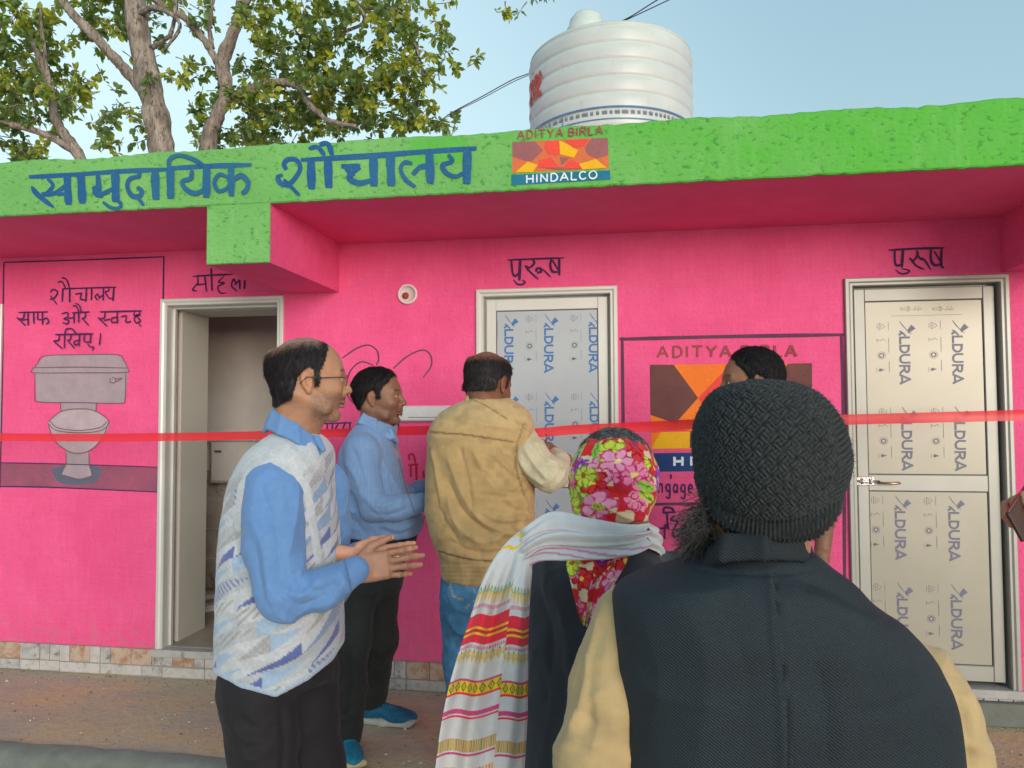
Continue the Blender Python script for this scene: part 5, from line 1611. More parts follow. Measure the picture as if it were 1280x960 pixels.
# ------------------------------------------------ C: man in tan sleeveless jacket cutting the ribbon
def person_c():
    p = Person(600, 3.0, .0, 'man in tan sleeveless jacket and jeans, back turned, holding scissors at the red ribbon')
    sk = (.20, .085, .050)
    a = math.radians(58)
    fw = (math.cos(a), math.sin(a), -.34)
    thick = hair_region(([-.12, -.085, -.05, -.035, -.005, .006, .012, .030, .036], [-.055, -.060, -.045, .008, .036, .030, -.012, -.012, .02]), STD_XF, .0075, crown=.100, tc=.0002)
    def hc(V):
        c = np.tile(np.array((.022, .019, .020)), (len(V), 1))
        g = sstep(V[:, 2]-.30*np.minimum(V[:, 0]+.02, 0)+.004*vnoise(V, 80, 2), .086, .110)
        c = c*(1-g[:, None]) + np.array((.21, .10, .065))*g[:, None]
        c += .05*np.clip(vnoise(V, 200, 3), 0, 1)[:, None]*sstep(-V[:, 2], -.07, 0)[:, None]
        return c
    put_head(p, P(610, 482, 3.0), fw, (0, 0, 1), 1.06, head_colour(sk, np.array((.16, .06, .05)), stub=(.09, .06, .05)), hair=(thick, hc), neck_to=P(606, 530, 2.98), h=.0034)
    vr = [prow(497, 588, 634, 3.0, .085), prow(504, 572, 648, 3.0, .10), prow(514, 553, 662, 3.0, .13), prow(530, 538, 668, 3.0, .155), prow(560, 534, 668, 3.0, .165), prow(600, 531, 668, 3.0, .17), prow(640, 532, 668, 3.0, .17), prow(665, 537, 668, 3.0, .17), prow(690, 547, 668, 3.0, .16), prow(704, 552, 664, 3.0, .155), prow(724, 554, 664, 3.0, .155)]
    ra = [pc(651, 556, 2.99, .080), pc(662, 572, 2.93, .074), pc(686, 594, 2.88, .062), pc(694, 592, 2.94, .055), pc(698, 580, 3.02, .050)]
    ra2 = [pc(694, 592, 2.94, .050), pc(698, 580, 3.05, .045), pc(694, 570, 3.16, .038)]
    la = [pc(556, 548, 3.02, .075), pc(575, 605, 3.14, .056), pc(640, 560, 3.28, .045)]
    ln = [pc(584, 740, 2.98, .105), pc(582, 830, 3.0, .085), (P(584, 900, 3.05)[0], 3.03, .06, .068)]
    lf = [pc(626, 740, 3.02, .105), pc(632, 830, 3.06, .085), (P(638, 900, 3.1)[0], 3.10, .06, .068)]
    core_body(p, shrink(vr, .035), [shrinkc(ra[:4]+ra2, .02), shrinkc(la, .018)], [shrinkc(ln, .02), shrinkc(lf, .02)], sk, [pc(606, 528, 2.98, .058), pc(603, 550, 2.99, .08)])
    f = Field(.0055); f.loft(vr, 2.5, .03, .025)
    f.cone(P(612, 503, 2.99), P(618, 480, 2.98), .062, .06, .008, 's')
    tan = np.array((.44, .295, .13))
    def vc(V, N_):
        px, py = proj(V)
        C = tan*(1+.14*fbm(V, 7, 4, 3))[:, None]*np.ones((len(V), 3))
        lt = sstep(-py, -560, -520); C = C*(1-lt[:, None]*.5) + np.array((.52, .38, .19))*lt[:, None]*.5      # yoke paler towards the shoulders
        for pts, w in (([(538, 540), (580, 543), (640, 552)], 1.0), ([(548, 689), (590, 700), (660, 703)], 1.0), ([(586, 497), (606, 506), (634, 524)], .9)):
            e = segd(px, py, pts); C[e < w] *= .55
        e = segd(px, py, [(655, 530), (646, 556), (645, 585), (655, 620)]); C[e < 1.3] *= .6
        st_ = vnoise(V*np.array([1, 1, 1]), 30, 12); C *= (1-.15*sstep(st_, .3, .6))[:, None]
        return np.clip(C, 0, 1)
    fo = folds([(-.010, 1.6, [(538, 542), (580, 545), (642, 554)]), (-.008, 1.5, [(548, 690), (590, 701), (660, 704)]), (.014, 5, [(590, 560), (610, 600), (640, 620)]), (-.012, 4, [(600, 585), (625, 612), (655, 618)]), (.014, 5, [(560, 570), (575, 610), (600, 650), (640, 668)]), (-.012, 4, [(560, 600), (580, 640), (615, 668)]),
                (.013, 5, [(560, 620), (570, 655), (600, 680)]), (-.011, 4, [(545, 610), (556, 650), (575, 680)]), (.012, 4, [(600, 640), (630, 650), (660, 645)]), (.011, 4, [(620, 570), (640, 590), (660, 600)]), (-.010, 4, [(630, 630), (650, 640), (665, 635)]), (.012, 4, [(540, 560), (548, 600), (552, 640)]),
                (-.010, 3, [(575, 560), (585, 600), (590, 640)]), (.012, 4, [(610, 680), (630, 668), (658, 662)]), (-.010, 4, [(560, 675), (590, 690), (630, 690)]), (.010, 4, [(545, 680), (556, 665), (560, 640)]), (.008, 2.2, [(586, 497), (606, 505), (636, 524)]), (.008, 2.5, [(655, 530), (646, 556), (645, 585), (655, 620), (662, 650)]),
                (.009, 3, [(640, 690), (650, 670), (655, 640)]), (-.009, 3, [(655, 600), (640, 620), (600, 618)]), (.010, 4, [(556, 520), (600, 530), (640, 535)])])
    p.cloth('sleeveless_jacket', f, TANM, vc, [fo, lambda V, N_: .007*fbm(V*np.array([1, 1, .8]), 11, 4, 9), lambda V, N_: .0015*np.sin(proj(V)[1]*1.2)*(proj(V)[1] > 703)*(1)])
    f = Field(.004)
    pts = [(586, 490, 2.96), (584, 492, 3.02), (592, 492, 3.08), (618, 502, 3.09), (636, 516, 3.05), (638, 519, 2.98), (622, 508, 2.92), (602, 496, 2.91), (586, 490, 2.96)]
    for k_ in range(5):
        t_ = k_/4; f.chain([pc(610+(x-610)*(.84+.26*t_), y+0+11*t_, 3.0+(d-3.0)*(.78+.32*t_), .0070) for x, y, d in pts], .010)
    p.cloth('collar', f, TANM, np.array((.50, .36, .17)), [lambda V, N_: .0012*fbm(V, 50, 2)])
    f = Field(.0055); f.chain(ra[:4], .03); f.chain(ra2, .03); f.chain(la, .03); f.loft(shrink(vr[:-2], .02), 2.3, .02, .03)
    cream = np.array((.53, .46, .31))
    fo = folds([(.010, 3, [(655, 560), (668, 580), (685, 600)]), (-.009, 3, [(660, 550), (675, 570), (695, 590)]), (.010, 3, [(650, 575), (662, 592), (680, 606)]), (.008, 2.5, [(668, 552), (682, 572), (698, 578)]), (-.008, 2.5, [(690, 605), (698, 595), (704, 580)]), (.009, 2.5, [(696, 606), (704, 592), (708, 575)])])
    p.cloth('shirt', f, SHIRTM, cream, [fo, lambda V, N_: .005*fbm(V, 14, 3, 2)])
    # jeans
    f = Field(.0075); f.loft([prow(716, 556, 660, 3.0, .15), prow(740, 556, 658, 3.0, .155), prow(780, 556, 655, 3.0, .14)], 2.2, .05, .02); f.chain(ln, .04); f.chain(lf, .04)
    def jc(V, N_):
        px, py = proj(V); C = np.array((.07, .20, .36))*(1+.35*fbm(V*np.array([1, 1, .5]), 14, 4, 4))[:, None]*np.ones((len(V), 3))
        e = segd(px, py, [(562, 728), (566, 745), (580, 750)]); C[e < .9] = (.35, .30, .18)
        e = segd(px, py, [(592, 728), (592, 752), (582, 760)]); C[e < .7] = (.30, .28, .18)
        return np.clip(C, 0, 1)
    fo = folds([(.012, 4, [(560, 770), (575, 790), (600, 785)]), (-.010, 4, [(562, 800), (580, 815), (600, 805)]), (.010, 4, [(562, 740), (570, 760), (590, 765)])])
    p.cloth('jeans', f, DENIM, jc, [fo, lambda V, N_: .008*fbm(V, 12, 3, 7)])
    plain_shoe(p, 'shoe', (P(586, 900, 3.05)[0], 3.0, .003), math.radians(70), .28, .10, .1, (.03, .03, .03), (.1, .1, .1), h=.007, laces=False)
    plain_shoe(p, 'shoe', (P(640, 900, 3.1)[0], 3.06, .003), math.radians(60), .28, .10, .1, (.03, .03, .03), (.1, .1, .1), h=.007, laces=False)
    # left hand holds the ribbon, right hand holds the scissors
    hand(p, P(655, 534, 3.22), (.45, -.02, -.62), (.62, -.55, .45), 1.0, colour=(.24, .10, .06), side=-1, fing=[(28, 34, 20), (34, 38, 20), (38, 42, 22), (42, 44, 22)], spread=3, thumb=(.35, 20), h=.003)
    f2 = [pc(640, 524, 3.26, .036), pc(655, 534, 3.22, .028)]
    fw_ = Field(.004); fw_.chain([pc(630, 528, 3.28, .042), *f2], .02); V, F, Nn = fw_.build(); p.skin(V, F, np.tile(np.array((.24, .10, .06)), (len(V), 1)))
    hand(p, P(695, 569, 3.15), (-.75, .25, .28), (.2, -.85, .5), .98, colour=(.24, .10, .06), side=-1, fing=[(20, 30, 18), (40, 50, 30), (45, 55, 30), (48, 55, 30)], spread=3, thumb=(.5, 20), h=.003)
    p.finish(SKIN)
person_c()

# ------------------------------------------------ D: elder in floral headscarf with striped white shawl
def flower_pattern(u, v, P3):
    """red / cream checks with flowers in yellow-green, pink and purple; u, v in metres"""
    n_ = len(u); cs = .031
    jx = .0035*vnoise(P3, 120, 41); jy = .0035*vnoise(P3, 120, 42); u = u+jx+.004*vnoise(P3, 40, 43); v = v+jy+.004*vnoise(P3, 40, 44)
    wu = u + .006*vnoise(P3, 18, 1); wv = v + .006*vnoise(P3, 18, 2)
    i = np.floor(wu/cs).astype(int); j = np.floor(wv/cs).astype(int)
    C = np.where(((i+j) % 2 == 0)[:, None], np.array((.70, .020, .025)), np.array((.72, .58, .38)))
    C[((i+2*j) % 5 == 0)] = (.60, .015, .03)
    rs = np.random.RandomState(11)
    kinds = [((.95, .25, .45), (.55, .02, .12), (.9, .75, .2)), ((.62, .70, .06), (.20, .30, .02), (.35, .12, .02)), ((.30, .04, .50), (.16, .01, .28), (.9, .7, .2)), ((.90, .35, .55), (.65, .05, .2), (.95, .85, .3)), ((.75, .03, .03), (.35, .0, .02), (.95, .75, .1))]
    for k in range(190):
        cu, cv = rs.uniform(-.16, .26), rs.uniform(-.36, .16); R0 = rs.uniform(.012, .034); kd = kinds[rs.choice([0, 1, 1, 2, 3, 4, 4])]; ph = rs.uniform(0, 6.28); npet = rs.choice([5, 6, 7])
        du, dv = u-cu, v-cv; r = np.hypot(du, dv); th = np.arctan2(dv, du)
        pr = R0*(.62+.38*np.abs(np.cos(npet*.5*(th-ph))))
        m_ = r < pr; C[m_] = kd[0]
        e = m_ & (r > pr*.84); C[e] = kd[1]
        e = m_ & (np.abs(np.sin(npet*.5*(th-ph))) > .955) ; C[e] = kd[1]
        e = r < R0*.20; C[e] = kd[2]
    for k in range(16):      # leaves
        cu, cv = rs.uniform(-.16, .26), rs.uniform(-.36, .16); a = rs.uniform(0, 3.14); du, dv = u-cu, v-cv
        x = du*math.cos(a)+dv*math.sin(a); y = -du*math.sin(a)+dv*math.cos(a)
        m_ = (x/.022)**2+(y/.008)**2 < 1; C[m_] = (.30, .55, .06) if k % 2 else (.55, .60, .08)
        C[m_ & (np.abs(y) < .0012)] = (.08, .22, .02)
    return C

def cloth_grid(name, rowsfn, nu, nv, mat, colfn, per, dispfn=None, thick=.003):
    """closed thin sheet: rowsfn(u,v arrays in 0..1) -> C points. Has two faces and an edge"""
    U, Vv = np.meshgrid(np.linspace(0, 1, nu), np.linspace(0, 1, nv))
    U = U.ravel(); Vv = Vv.ravel()
    Pt = rowsfn(U, Vv)
    G = Pt.reshape(nv, nu, 3); du = np.gradient(G, axis=1).reshape(-1, 3); dv = np.gradient(G, axis=0).reshape(-1, 3)
    Nn = np.cross(du, dv); Nn /= np.maximum(np.linalg.norm(Nn, axis=1), 1e-9)[:, None]
    if Nn[:, 1].mean() > 0: Nn = -Nn
    if dispfn is not None: Pt = Pt + Nn*dispfn(U, Vv, Pt)[:, None]
    i = (np.arange(nu-1)[None, :] + nu*np.arange(nv-1)[:, None]).ravel()
    F1 = np.stack([i, i+1, i+nu+1, i+nu], 1)
    n_ = nu*nv
    F2 = F1[:, ::-1] + n_
    ring = list(range(nu)) + [nu*k+nu-1 for k in range(1, nv)] + [nu*(nv-1)+k for k in range(nu-2, -1, -1)] + [nu*k for k in range(nv-2, 0, -1)]
    ring = np.array(ring); nx_ = np.roll(ring, -1)
    F3 = np.stack([ring, ring+n_, nx_+n_, nx_], 1)
    C = colfn(U, Vv, Pt)
    return per.add(name, np.concatenate([Pt, Pt-Nn*thick]), np.concatenate([F1, F2, F3]), mat, np.clip(np.concatenate([C, C]), 0, 1))

def spl(pts, n):
    """catmull-rom through n-d points, sampled at n parameters by length"""
    c = np.array([list(v) for v in crom3(pts, 14)]); s_ = np.concatenate([[0], np.cumsum(np.linalg.norm(np.diff(c, axis=0), axis=1))]); s_ /= s_[-1]
    t = np.linspace(0, 1, n) if isinstance(n, int) else n
    return np.stack([np.interp(t, s_, c[:, k]) for k in range(c.shape[1])], 1)
def crom3(pts, k):
    P_ = [np.array(p, float) for p in pts]; P_ = [2*P_[0]-P_[1]] + P_ + [2*P_[-1]-P_[-2]]; out = []
    for i in range(1, len(P_)-2):
        p0, p1, p2, p3 = P_[i-1:i+3]
        for j in range(k):
            t = j/k; out.append(.5*((2*p1)+(p2-p0)*t+(2*p0-5*p1+4*p2-p3)*t*t+(3*p1-p0-3*p2+p3)*t**3))
    out.append(P_[-2]); return out

def person_d():
    D = 1.55; zg = -.13
    p = Person(750, D, zg, 'elder in red floral headscarf with a white striped shawl over dark grey clothes, back turned')
    sk = (.30, .15, .09)
    fw = (.34, .90, -.12)
    thick = hair_region(([-.12, -.06, 0, .03, .06], [-.07, -.06, -.01, -.02, .05]), ([-.03, .03, .05, .075, .10, .14], [.03, .034, .040, .055, .060, .060]), .008)
    put_head(p, P(770, 612, D), fw, (0, .06, 1), .93, head_colour(sk, np.array((.2, .09, .08))), hair=(thick, lambda V: np.array((.13, .12, .115))*(1+.6*vnoise(V*np.array([1, 1, .3]), 170, 5))[:, None]), neck_to=P(768, 690, D), ears=False)
    # scarf on the head: shell offset from the head, tied low at the back
    hc_, R_, s_ = p.headc, p.headR, p.heads
    f = Field(.0021)
    toC = lambda q: hc_ + R_@(np.array(q, float)*s_)
    f.ell(toC((-.030, 0, .032)), (.088, .108, .088), .02, 'u', R_[:, [1, 0, 2]])
    f.ell(toC((-.048, 0, -.030)), (.080, .078, .062), .03, 'u', R_[:, [1, 0, 2]])
    f.ell(toC((.0, 0, .02)), (.086, .10, .08), .03, 'u', R_[:, [1, 0, 2]])
    f.cone(toC((-.088, .0, -.070)), toC((-.105, .01, -.10)), .026, .020, .02)
    # opening for the face, and the top of the head left bare
    def face(X):
        q = (X-hc_)@R_/s_
        return np.maximum(q[..., 0]-.048, q[..., 2]+.55*(q[..., 0]+.02)-.102)
    f.cut(face, .006)
    def sc_(V, N_):
        q = (V-hc_)@R_/s_
        u = np.arctan2(q[:, 1], -q[:, 0])*.095; v = q[:, 2]+.15*u
        return np.clip(flower_pattern(u+.02, v-.04, V)*(1+.06*fbm(V, 20, 2, 1))[:, None], 0, 1)
    fo = folds([(.005, 4, [(722, 600), (745, 625), (780, 645), (815, 650)]), (-.005, 4, [(718, 620), (745, 643), (785, 658), (810, 660)]), (.005, 4, [(716, 635), (740, 655), (770, 665)]), (.004, 4, [(735, 560), (760, 556), (800, 565)]), (-.004, 4, [(728, 590), (760, 615), (818, 620)]), (.004, 5, [(790, 570), (812, 600), (820, 630)])])
    p.cloth('headscarf', f, PRINTM, sc_, [fo, lambda V, N_: .0035*fbm(V, 22, 3, 6), lambda V, N_: crumple(V, .0085, 16, (1, 1, 1.3), 2)])
    # hanging tail of the scarf
    L_ = [P(712, 690, 1.385), P(708, 706, 1.370), P(713, 728, 1.362), P(720, 756, 1.358), P(727, 780, 1.362)]
    Rr = [P(788, 686, 1.400), P(782, 706, 1.378), P(770, 728, 1.366), P(752, 760, 1.360), P(736, 785, 1.362)]
    def tail(U, V):
        a = spl(L_, np.linspace(0, 1, 90)); b = spl(Rr, np.linspace(0, 1, 90))
        t = V*89; i = np.clip(t.astype(int), 0, 88); w = (t-i)[:, None]
        A = a[i]*(1-w)+a[i+1]*w; B = b[i]*(1-w)+b[i+1]*w
        return A*(1-U[:, None])+B*U[:, None]
    cloth_grid('scarf_tail', tail, 70, 90, PRINTM, lambda U, V, Q: flower_pattern((U-.5)*.13+.1, -V*.17-.1, Q), p, lambda U, V, Q: .006*np.sin(U*17+V*2)*(1-.4*V))
    # body and dark clothes
    vr = [prow(676, 738, 800, 1.56, .07), prow(690, 705, 828, 1.57, .10), prow(702, 680, 845, 1.58, .125), prow(725, 664, 860, 1.58, .135), prow(780, 657, 868, 1.58, .14), prow(860, 654, 872, 1.58, .145), prow(960, 650, 876, 1.60, .15),
          (.60, P(765, 960, 1.6)[0], 1.60, .20, .155), (.25, P(765, 960, 1.6)[0], 1.60, .21, .16), (.05, P(765, 960, 1.6)[0], 1.60, .22, .17)]
    ra = [pc(838, 722, 1.58, .058), pc(858, 850, 1.62, .050), pc(835, 930, 1.80, .040)]
    la = [pc(690, 722, 1.58, .056), pc(668, 850, 1.62, .050), pc(690, 930, 1.80, .040)]
    core_body(p, shrink(vr, .04), [shrinkc(ra, .015), shrinkc(la, .015)], [[(P(720, 900, 1.6)[0], 1.6, .1, .05), (P(720, 900, 1.6)[0], 1.62, zg+.04, .04)], [(P(800, 900, 1.6)[0], 1.6, .1, .05), (P(800, 900, 1.6)[0], 1.62, zg+.04, .04)]], sk, [pc(768, 690, D, .05), pc(765, 730, 1.57, .07)])
    hand(p, (ra[-1][0], ra[-1][1], ra[-1][2]), (-.3, .9, -.2), (.3, .2, .9), .92, colour=sk, side=1, curl=(30, 35, 20), h=.005)
    hand(p, (la[-1][0], la[-1][1], la[-1][2]), (.3, .9, -.2), (-.3, .2, .9), .92, colour=sk, side=-1, curl=(30, 35, 20), h=.005)
    f = Field(.006); f.loft(vr, 2.3, .03, .03); f.chain(ra, .03); f.chain(la, .03)
    fo = folds([(.006, 9, [(700, 760), (715, 850), (705, 950)]), (-.006, 9, [(730, 800), (735, 880), (728, 955)]), (.006, 9, [(800, 700), (830, 715), (855, 740)]), (-.005, 7, [(676, 740), (690, 800), (684, 880)])])
    p.cloth('kurta', f, SHIRTM, (.035, .040, .052), [fo, lambda V, N_: .004*fbm(V, 9, 3, 5)])
    for sx in (720, 805):
        plain_shoe(p, 'shoe', (P(sx, 900, 1.6)[0], 1.56, zg), math.radians(80), .24, .09, .08, (.05, .03, .02), (.04, .03, .02), h=.008, laces=False)
    # shawl: wrap round the neck and shoulders
    white = np.array((.58, .60, .62)); mag = np.array((.55, .06, .20)); red = np.array((.72, .03, .07)); yel = np.array((.80, .50, .03)); grn = np.array((.10, .26, .04)); gold = np.array((.62, .44, .12))
    T = [P(640, 700, 1.44), P(655, 662, 1.42), P(690, 642, 1.415), P(740, 650, 1.400), P(785, 656, 1.405), P(812, 655, 1.45)]
    Bt = [P(628, 742, 1.44), P(668, 704, 1.405), P(705, 704, 1.385), P(748, 703, 1.380), P(785, 697, 1.390), P(808, 684, 1.45)]
    T = [P(560+90, 668, 1.50)] + T[1:]
    def strip(A, B, bulge):
        def g(U, V):
            a = spl(A, np.linspace(0, 1, 160)); b = spl(B, np.linspace(0, 1, 160))
            t = U*159; i = np.clip(t.astype(int), 0, 158); w = (t-i)[:, None]
            X = a[i]*(1-w)+a[i+1]*w; Y = b[i]*(1-w)+b[i+1]*w
            Q = X*(1-V[:, None])+Y*V[:, None]; Q[:, 1] -= bulge*np.sin(np.pi*np.clip(V, 0, 1))
            return Q
        return g
    def wrapcol(U, V, Q):
        C = np.tile(white, (len(U), 1))
        w = V+.05*np.sin(U*5)
        for c0, hw in ((.66, .012), (.75, .018), (.83, .012), (.93, .022), (.30, .006)):
            m_ = (np.abs(w-c0) < hw) & (U > .22); C[m_] = C[m_]*.35+mag*.65
        for c0 in (.10, .16):
            m_ = (np.abs(U-c0) < .008) & (V > .1); C[m_] = yel
        return C*(1+.04*fbm(Q, 30, 2, 1))[:, None]
    def wrapfold(U, V, Q):
        return .007*np.sin(V*15+U*3)*sstep(U, .15, .4)+.004*np.sin(V*27+U*6+1)+.004*fbm(Q, 16, 3, 8)
    cloth_grid('shawl_wrap', strip(T, Bt, .022), 220, 90, PRINTM, wrapcol, p, wrapfold, .004)
    # side walls of the wrap going round to the front
    T2 = [P(812, 655, 1.45), P(822, 662, 1.52), P(815, 668, 1.62), P(780, 672, 1.68), P(730, 672, 1.66)]
    B2 = [P(808, 684, 1.45), P(826, 694, 1.52), P(826, 712, 1.62), P(790, 730, 1.70), P(735, 735, 1.68)]
    cloth_grid('shawl_wrap', strip(T2, B2, .0), 60, 30, PRINTM, lambda U, V, Q: np.tile(white, (len(U), 1)), p, lambda U, V, Q: .004*np.sin(V*15), .004)
    # long falling end, over the left shoulder down the back
    Ls = [P(668, 655, 1.44), P(638, 672, 1.43), P(606, 720, 1.40), P(583, 780, 1.385), P(563, 840, 1.38), P(550, 900, 1.38), P(542, 965, 1.385), P(535, 1040, 1.39)]
    Rs = [P(700, 665, 1.40), P(668, 676, 1.395), P(664, 722, 1.395), P(663, 780, 1.400), P(663, 840, 1.405), P(662, 900, 1.41), P(658, 965, 1.415), P(652, 1040, 1.42)]
    def fall(U, V):
        a = spl(Ls, np.linspace(0, 1, 200)); b = spl(Rs, np.linspace(0, 1, 200))
        t = V*199; i = np.clip(t.astype(int), 0, 198); w = (t-i)[:, None]
        A = a[i]*(1-w)+a[i+1]*w; B = b[i]*(1-w)+b[i+1]*w
        Q = A*(1-U[:, None])+B*U[:, None]
        return Q
    def fallfold(U, V, Q):
        k = sstep(V, .08, .35)
        return k*(.020*np.sin(U*9.5+.6+V*1.2)+.007*np.sin(U*23+V*3))+.003*fbm(Q, 14, 3, 2)
    def fallcol(U, V, Q):
        px, py = proj(Q)
        # cloth coordinate down the length (photo rows at the middle of the fall) with a fold offset across
        s__ = py + 14*(U-.5) + (U > .62)*(-10) + 3*np.sin(U*12)
        C = np.tile(white, (len(U), 1)); uu = U*.20
        def band(a, b, c):
            m_ = (s__ > a) & (s__ < b); C[m_] = c; return m_
        band(664, 667.5, yel); 
        m_ = band(679, 683, yel*.95)
        def diamonds(a, b, bg, fg, pitch):
            m_ = (s__ > a) & (s__ < b); v = (s__-a)/(b-a); t = (uu/pitch) % 1
            C[m_] = bg
            d = (np.abs(t-.5)*2+np.abs(v-.5)*1.7); C[m_ & (d < .85)] = fg; C[m_ & (d < .45)] = bg; C[m_ & (d < .22)] = fg
        def combs(a, b, bg, pitch):
            m_ = (s__ > a) & (s__ < b); v = (s__-a)/(b-a); t = (uu/pitch) % 1
            C[m_ & (np.abs(t-.5) < .5*(1-v))] = bg
        diamonds(727, 745, white, grn, .013); combs(737, 752, gold, .013)
        m_ = (s__ > 752) & (s__ < 757) & (((uu/.004) % 1) < .5); C[m_] = mag
        band(765, 781, red); band(781, 784, yel); band(784, 788, red*.8); band(788, 791, yel); band(791, 801, red)
        m_ = (s__ > 804) & (s__ < 809) & (((uu/.004) % 1) < .5); C[m_] = mag
        diamonds(808, 826, white, grn, .013); combs(812, 827, gold, .013)
        band(846, 849, mag); diamonds(849, 863, yel, grn*.9, .016); band(863, 866, red)
        band(884, 890, mag*1.1); band(892, 894.5, red)
        m_ = (s__ > 921) & (s__ < 936); C[m_] = gold*.8+.15; st_ = ((uu/.006) % 1); C[m_ & (st_ < .25)] = grn; C[m_ & (st_ > .6) & (st_ < .8)] = red*.7
        band(938, 941, mag)
        m_ = (s__ > 957) & (s__ < 972); C[m_] = gold*.8+.15; C[m_ & (st_ < .25)] = mag; 
        band(990, 1000, red); band(1004, 1008, yel); band(1020, 1026, mag)
        m_ = np.abs(U-.985) < .008; C[m_] = C[m_]*.6+mag*.3
        return np.clip(C*(1+.05*fbm(Q, 40, 2, 3))[:, None], 0, 1)
    cloth_grid('shawl_end', fall, 190, 760, PRINTM, fallcol, p, fallfold, .004)
    p.finish(SKIN)
person_d()

# ------------------------------------------------ E: man in black knitted cap and black waistcoat, nearest
def person_e():
    D = 1.0; zg = -.13
    p = Person(970, D, zg, 'man in black knitted cap and black sleeveless waistcoat over tan kurta, nearest, back turned')
    sk = (.33, .17, .10)
    fw = (-.30, .95, -.02)
    put_head(p, P(951, 598, D), fw, (0, 0, 1), .93, head_colour(sk, np.array((.2, .09, .08)), stub=(.04, .035, .03)), neck_to=P(952, 715, D+.01), ears=False)
    hc_, R_, s_ = p.headc, p.headR, p.heads
    # cap: traced outline, deep and soft
    f = Field(.0017)
    rows = []
    for y, l, r in [(a_, b_+3, c_-(10 if a_ < 630 else 4)) for a_, b_, c_ in ((474.5, 930, 975), (480, 904, 1003), (490, 887, 1025), (505, 877, 1041), (525, 869, 1054), (550, 866, 1061), (575, 866, 1063), (600, 869, 1060), (620, 876, 1053), (640, 886, 1044), (655, 896, 1032), (668, 906, 1020), (674, 914, 1010))]:
        w = (r-l)/2/900*D; rows.append(prow(y, l, r, D-.006+.0*(y-560)/900, w*1.10))
    f.loft(rows, 2.05, .01, .012)
    f.cone(toC_(hc_, R_, s_, (-.03, 0, -.03)), P(955, 700, D+.01), .060, .058, .004, 's')
    def face(X):
        q = (X-hc_)@R_/s_
        return np.maximum(q[..., 0]-.052, -1)*np.where(q[..., 2] < .03, 1, -1)*np.where(q[..., 0] > .052, 1, 1)
    f.cut(lambda X: np.minimum(((X-hc_)@R_/s_)[..., 0]-.045, .035-((X-hc_)@R_/s_)[..., 2]), .004)
    cc = np.array(P(965, 575, D-.006))
    def pat(V, N_):
        q = V-cc
        # basket weave of short raised bars; the crown is gathered, the rim a folded ribbed band
        px, py = proj(V)
        th = np.arctan2(q[:, 0], -q[:, 1]); ph = np.arctan2(q[:, 2], np.hypot(q[:, 0], q[:, 1]))
        u = th*.105*np.maximum(np.cos(ph*.9), .25); v = ph*.100
        # slant of the knitting across the cap
        a = math.radians(-16); uu = u*math.cos(a)-v*math.sin(a)+.05; vv = u*math.sin(a)+v*math.cos(a)
        cs = .0108
        i = np.floor(uu/cs).astype(int); j = np.floor(vv/cs).astype(int)
        fu = (uu/cs) % 1; fv = (vv/cs) % 1
        par = (i+j) % 2
        b1 = np.abs(np.sin(np.pi*2*(fu+fv*.5)))**.8*np.sin(np.pi*fv)**.3
        b2 = np.abs(np.sin(np.pi*2*(fv-fu*.5)))**.8*np.sin(np.pi*fu)**.3
        w = np.where(par == 0, b1, b2)
        rib = .5+.5*np.sin(vv/.0034*2*np.pi*.5)
        side = sstep(u, .035, .06)
        w = w*(1-side)+rib*side*.8
        rim = sstep(py, 628, 640)
        edge = np.interp(px, [870, 900, 960, 1010, 1060], [632, 655, 662, 655, 632])
        rim = sstep(py-edge, -14, -8)
        ribz = .5+.5*np.sin(px*1.15)
        w = w*(1-rim)+ribz*rim*.7
        return w, rim, side
    def kd(V, N_):
        w, rim, side = pat(V, N_)
        return .0040*(w-.5) + .0030*rim + (.0016*fbm(V, 30, 2, 4)+.005*fbm(V, 9, 2, 14))
    fo = folds([(.0055, 7, [(890, 640), (930, 662), (985, 668), (1030, 650)]), (-.005, 5, [(882, 622), (925, 648), (985, 655), (1040, 632)]), (.004, 9, [(1000, 505), (1030, 540), (1045, 590)]), (.004, 8, [(900, 520), (930, 505), (960, 500)]), (.004, 9, [(1010, 600), (1040, 590), (1060, 570)])])
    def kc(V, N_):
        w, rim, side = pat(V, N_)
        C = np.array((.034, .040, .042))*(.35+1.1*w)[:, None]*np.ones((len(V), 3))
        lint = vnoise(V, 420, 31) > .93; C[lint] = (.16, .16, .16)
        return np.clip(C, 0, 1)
    cap = p.cloth('knitted_cap', f, KNIT, kc, [fo, kd])
    cv = np.zeros(len(cap.data.vertices)*3, np.float32); cap.data.vertices.foreach_get('co', cv); cv = cv.reshape(-1, 3).astype(float)
    cn = np.zeros(len(cap.data.vertices)*3, np.float32); cap.data.vertices.foreach_get('normal', cn); cn = cn.reshape(-1, 3).astype(float)
    rs = np.random.RandomState(8); ii = rs.randint(0, len(cv), 9000)
    b0 = cv[ii]-cn[ii]*.001; d0 = cn[ii]*.7+rs.normal(0, .6, (9000, 3)); d0 /= np.linalg.norm(d0, axis=1)[:, None]; L_ = rs.uniform(.002, .0065, 9000)[:, None]
    sd_ = np.cross(d0, rs.normal(0, 1, (9000, 3))); sd_ /= np.linalg.norm(sd_, axis=1)[:, None]; up_ = np.cross(d0, sd_)
    b2 = b0+d0*L_+rs.normal(0, .0012, (9000, 3)); VV = []
    for Pq, rq in ((b0, .00022), ((b0+b2)/2+rs.normal(0, .0006, (9000, 3)), .0002), (b2, .0001)):
        for k_ in range(3): VV.append(Pq+(sd_*math.cos(2.094*k_)+up_*math.sin(2.094*k_))*rq)
    Fq = np.array([[r_+k_, r_+(k_+1) % 3, r_+3+(k_+1) % 3, r_+3+k_] for r_ in (0, 3) for k_ in range(3)])
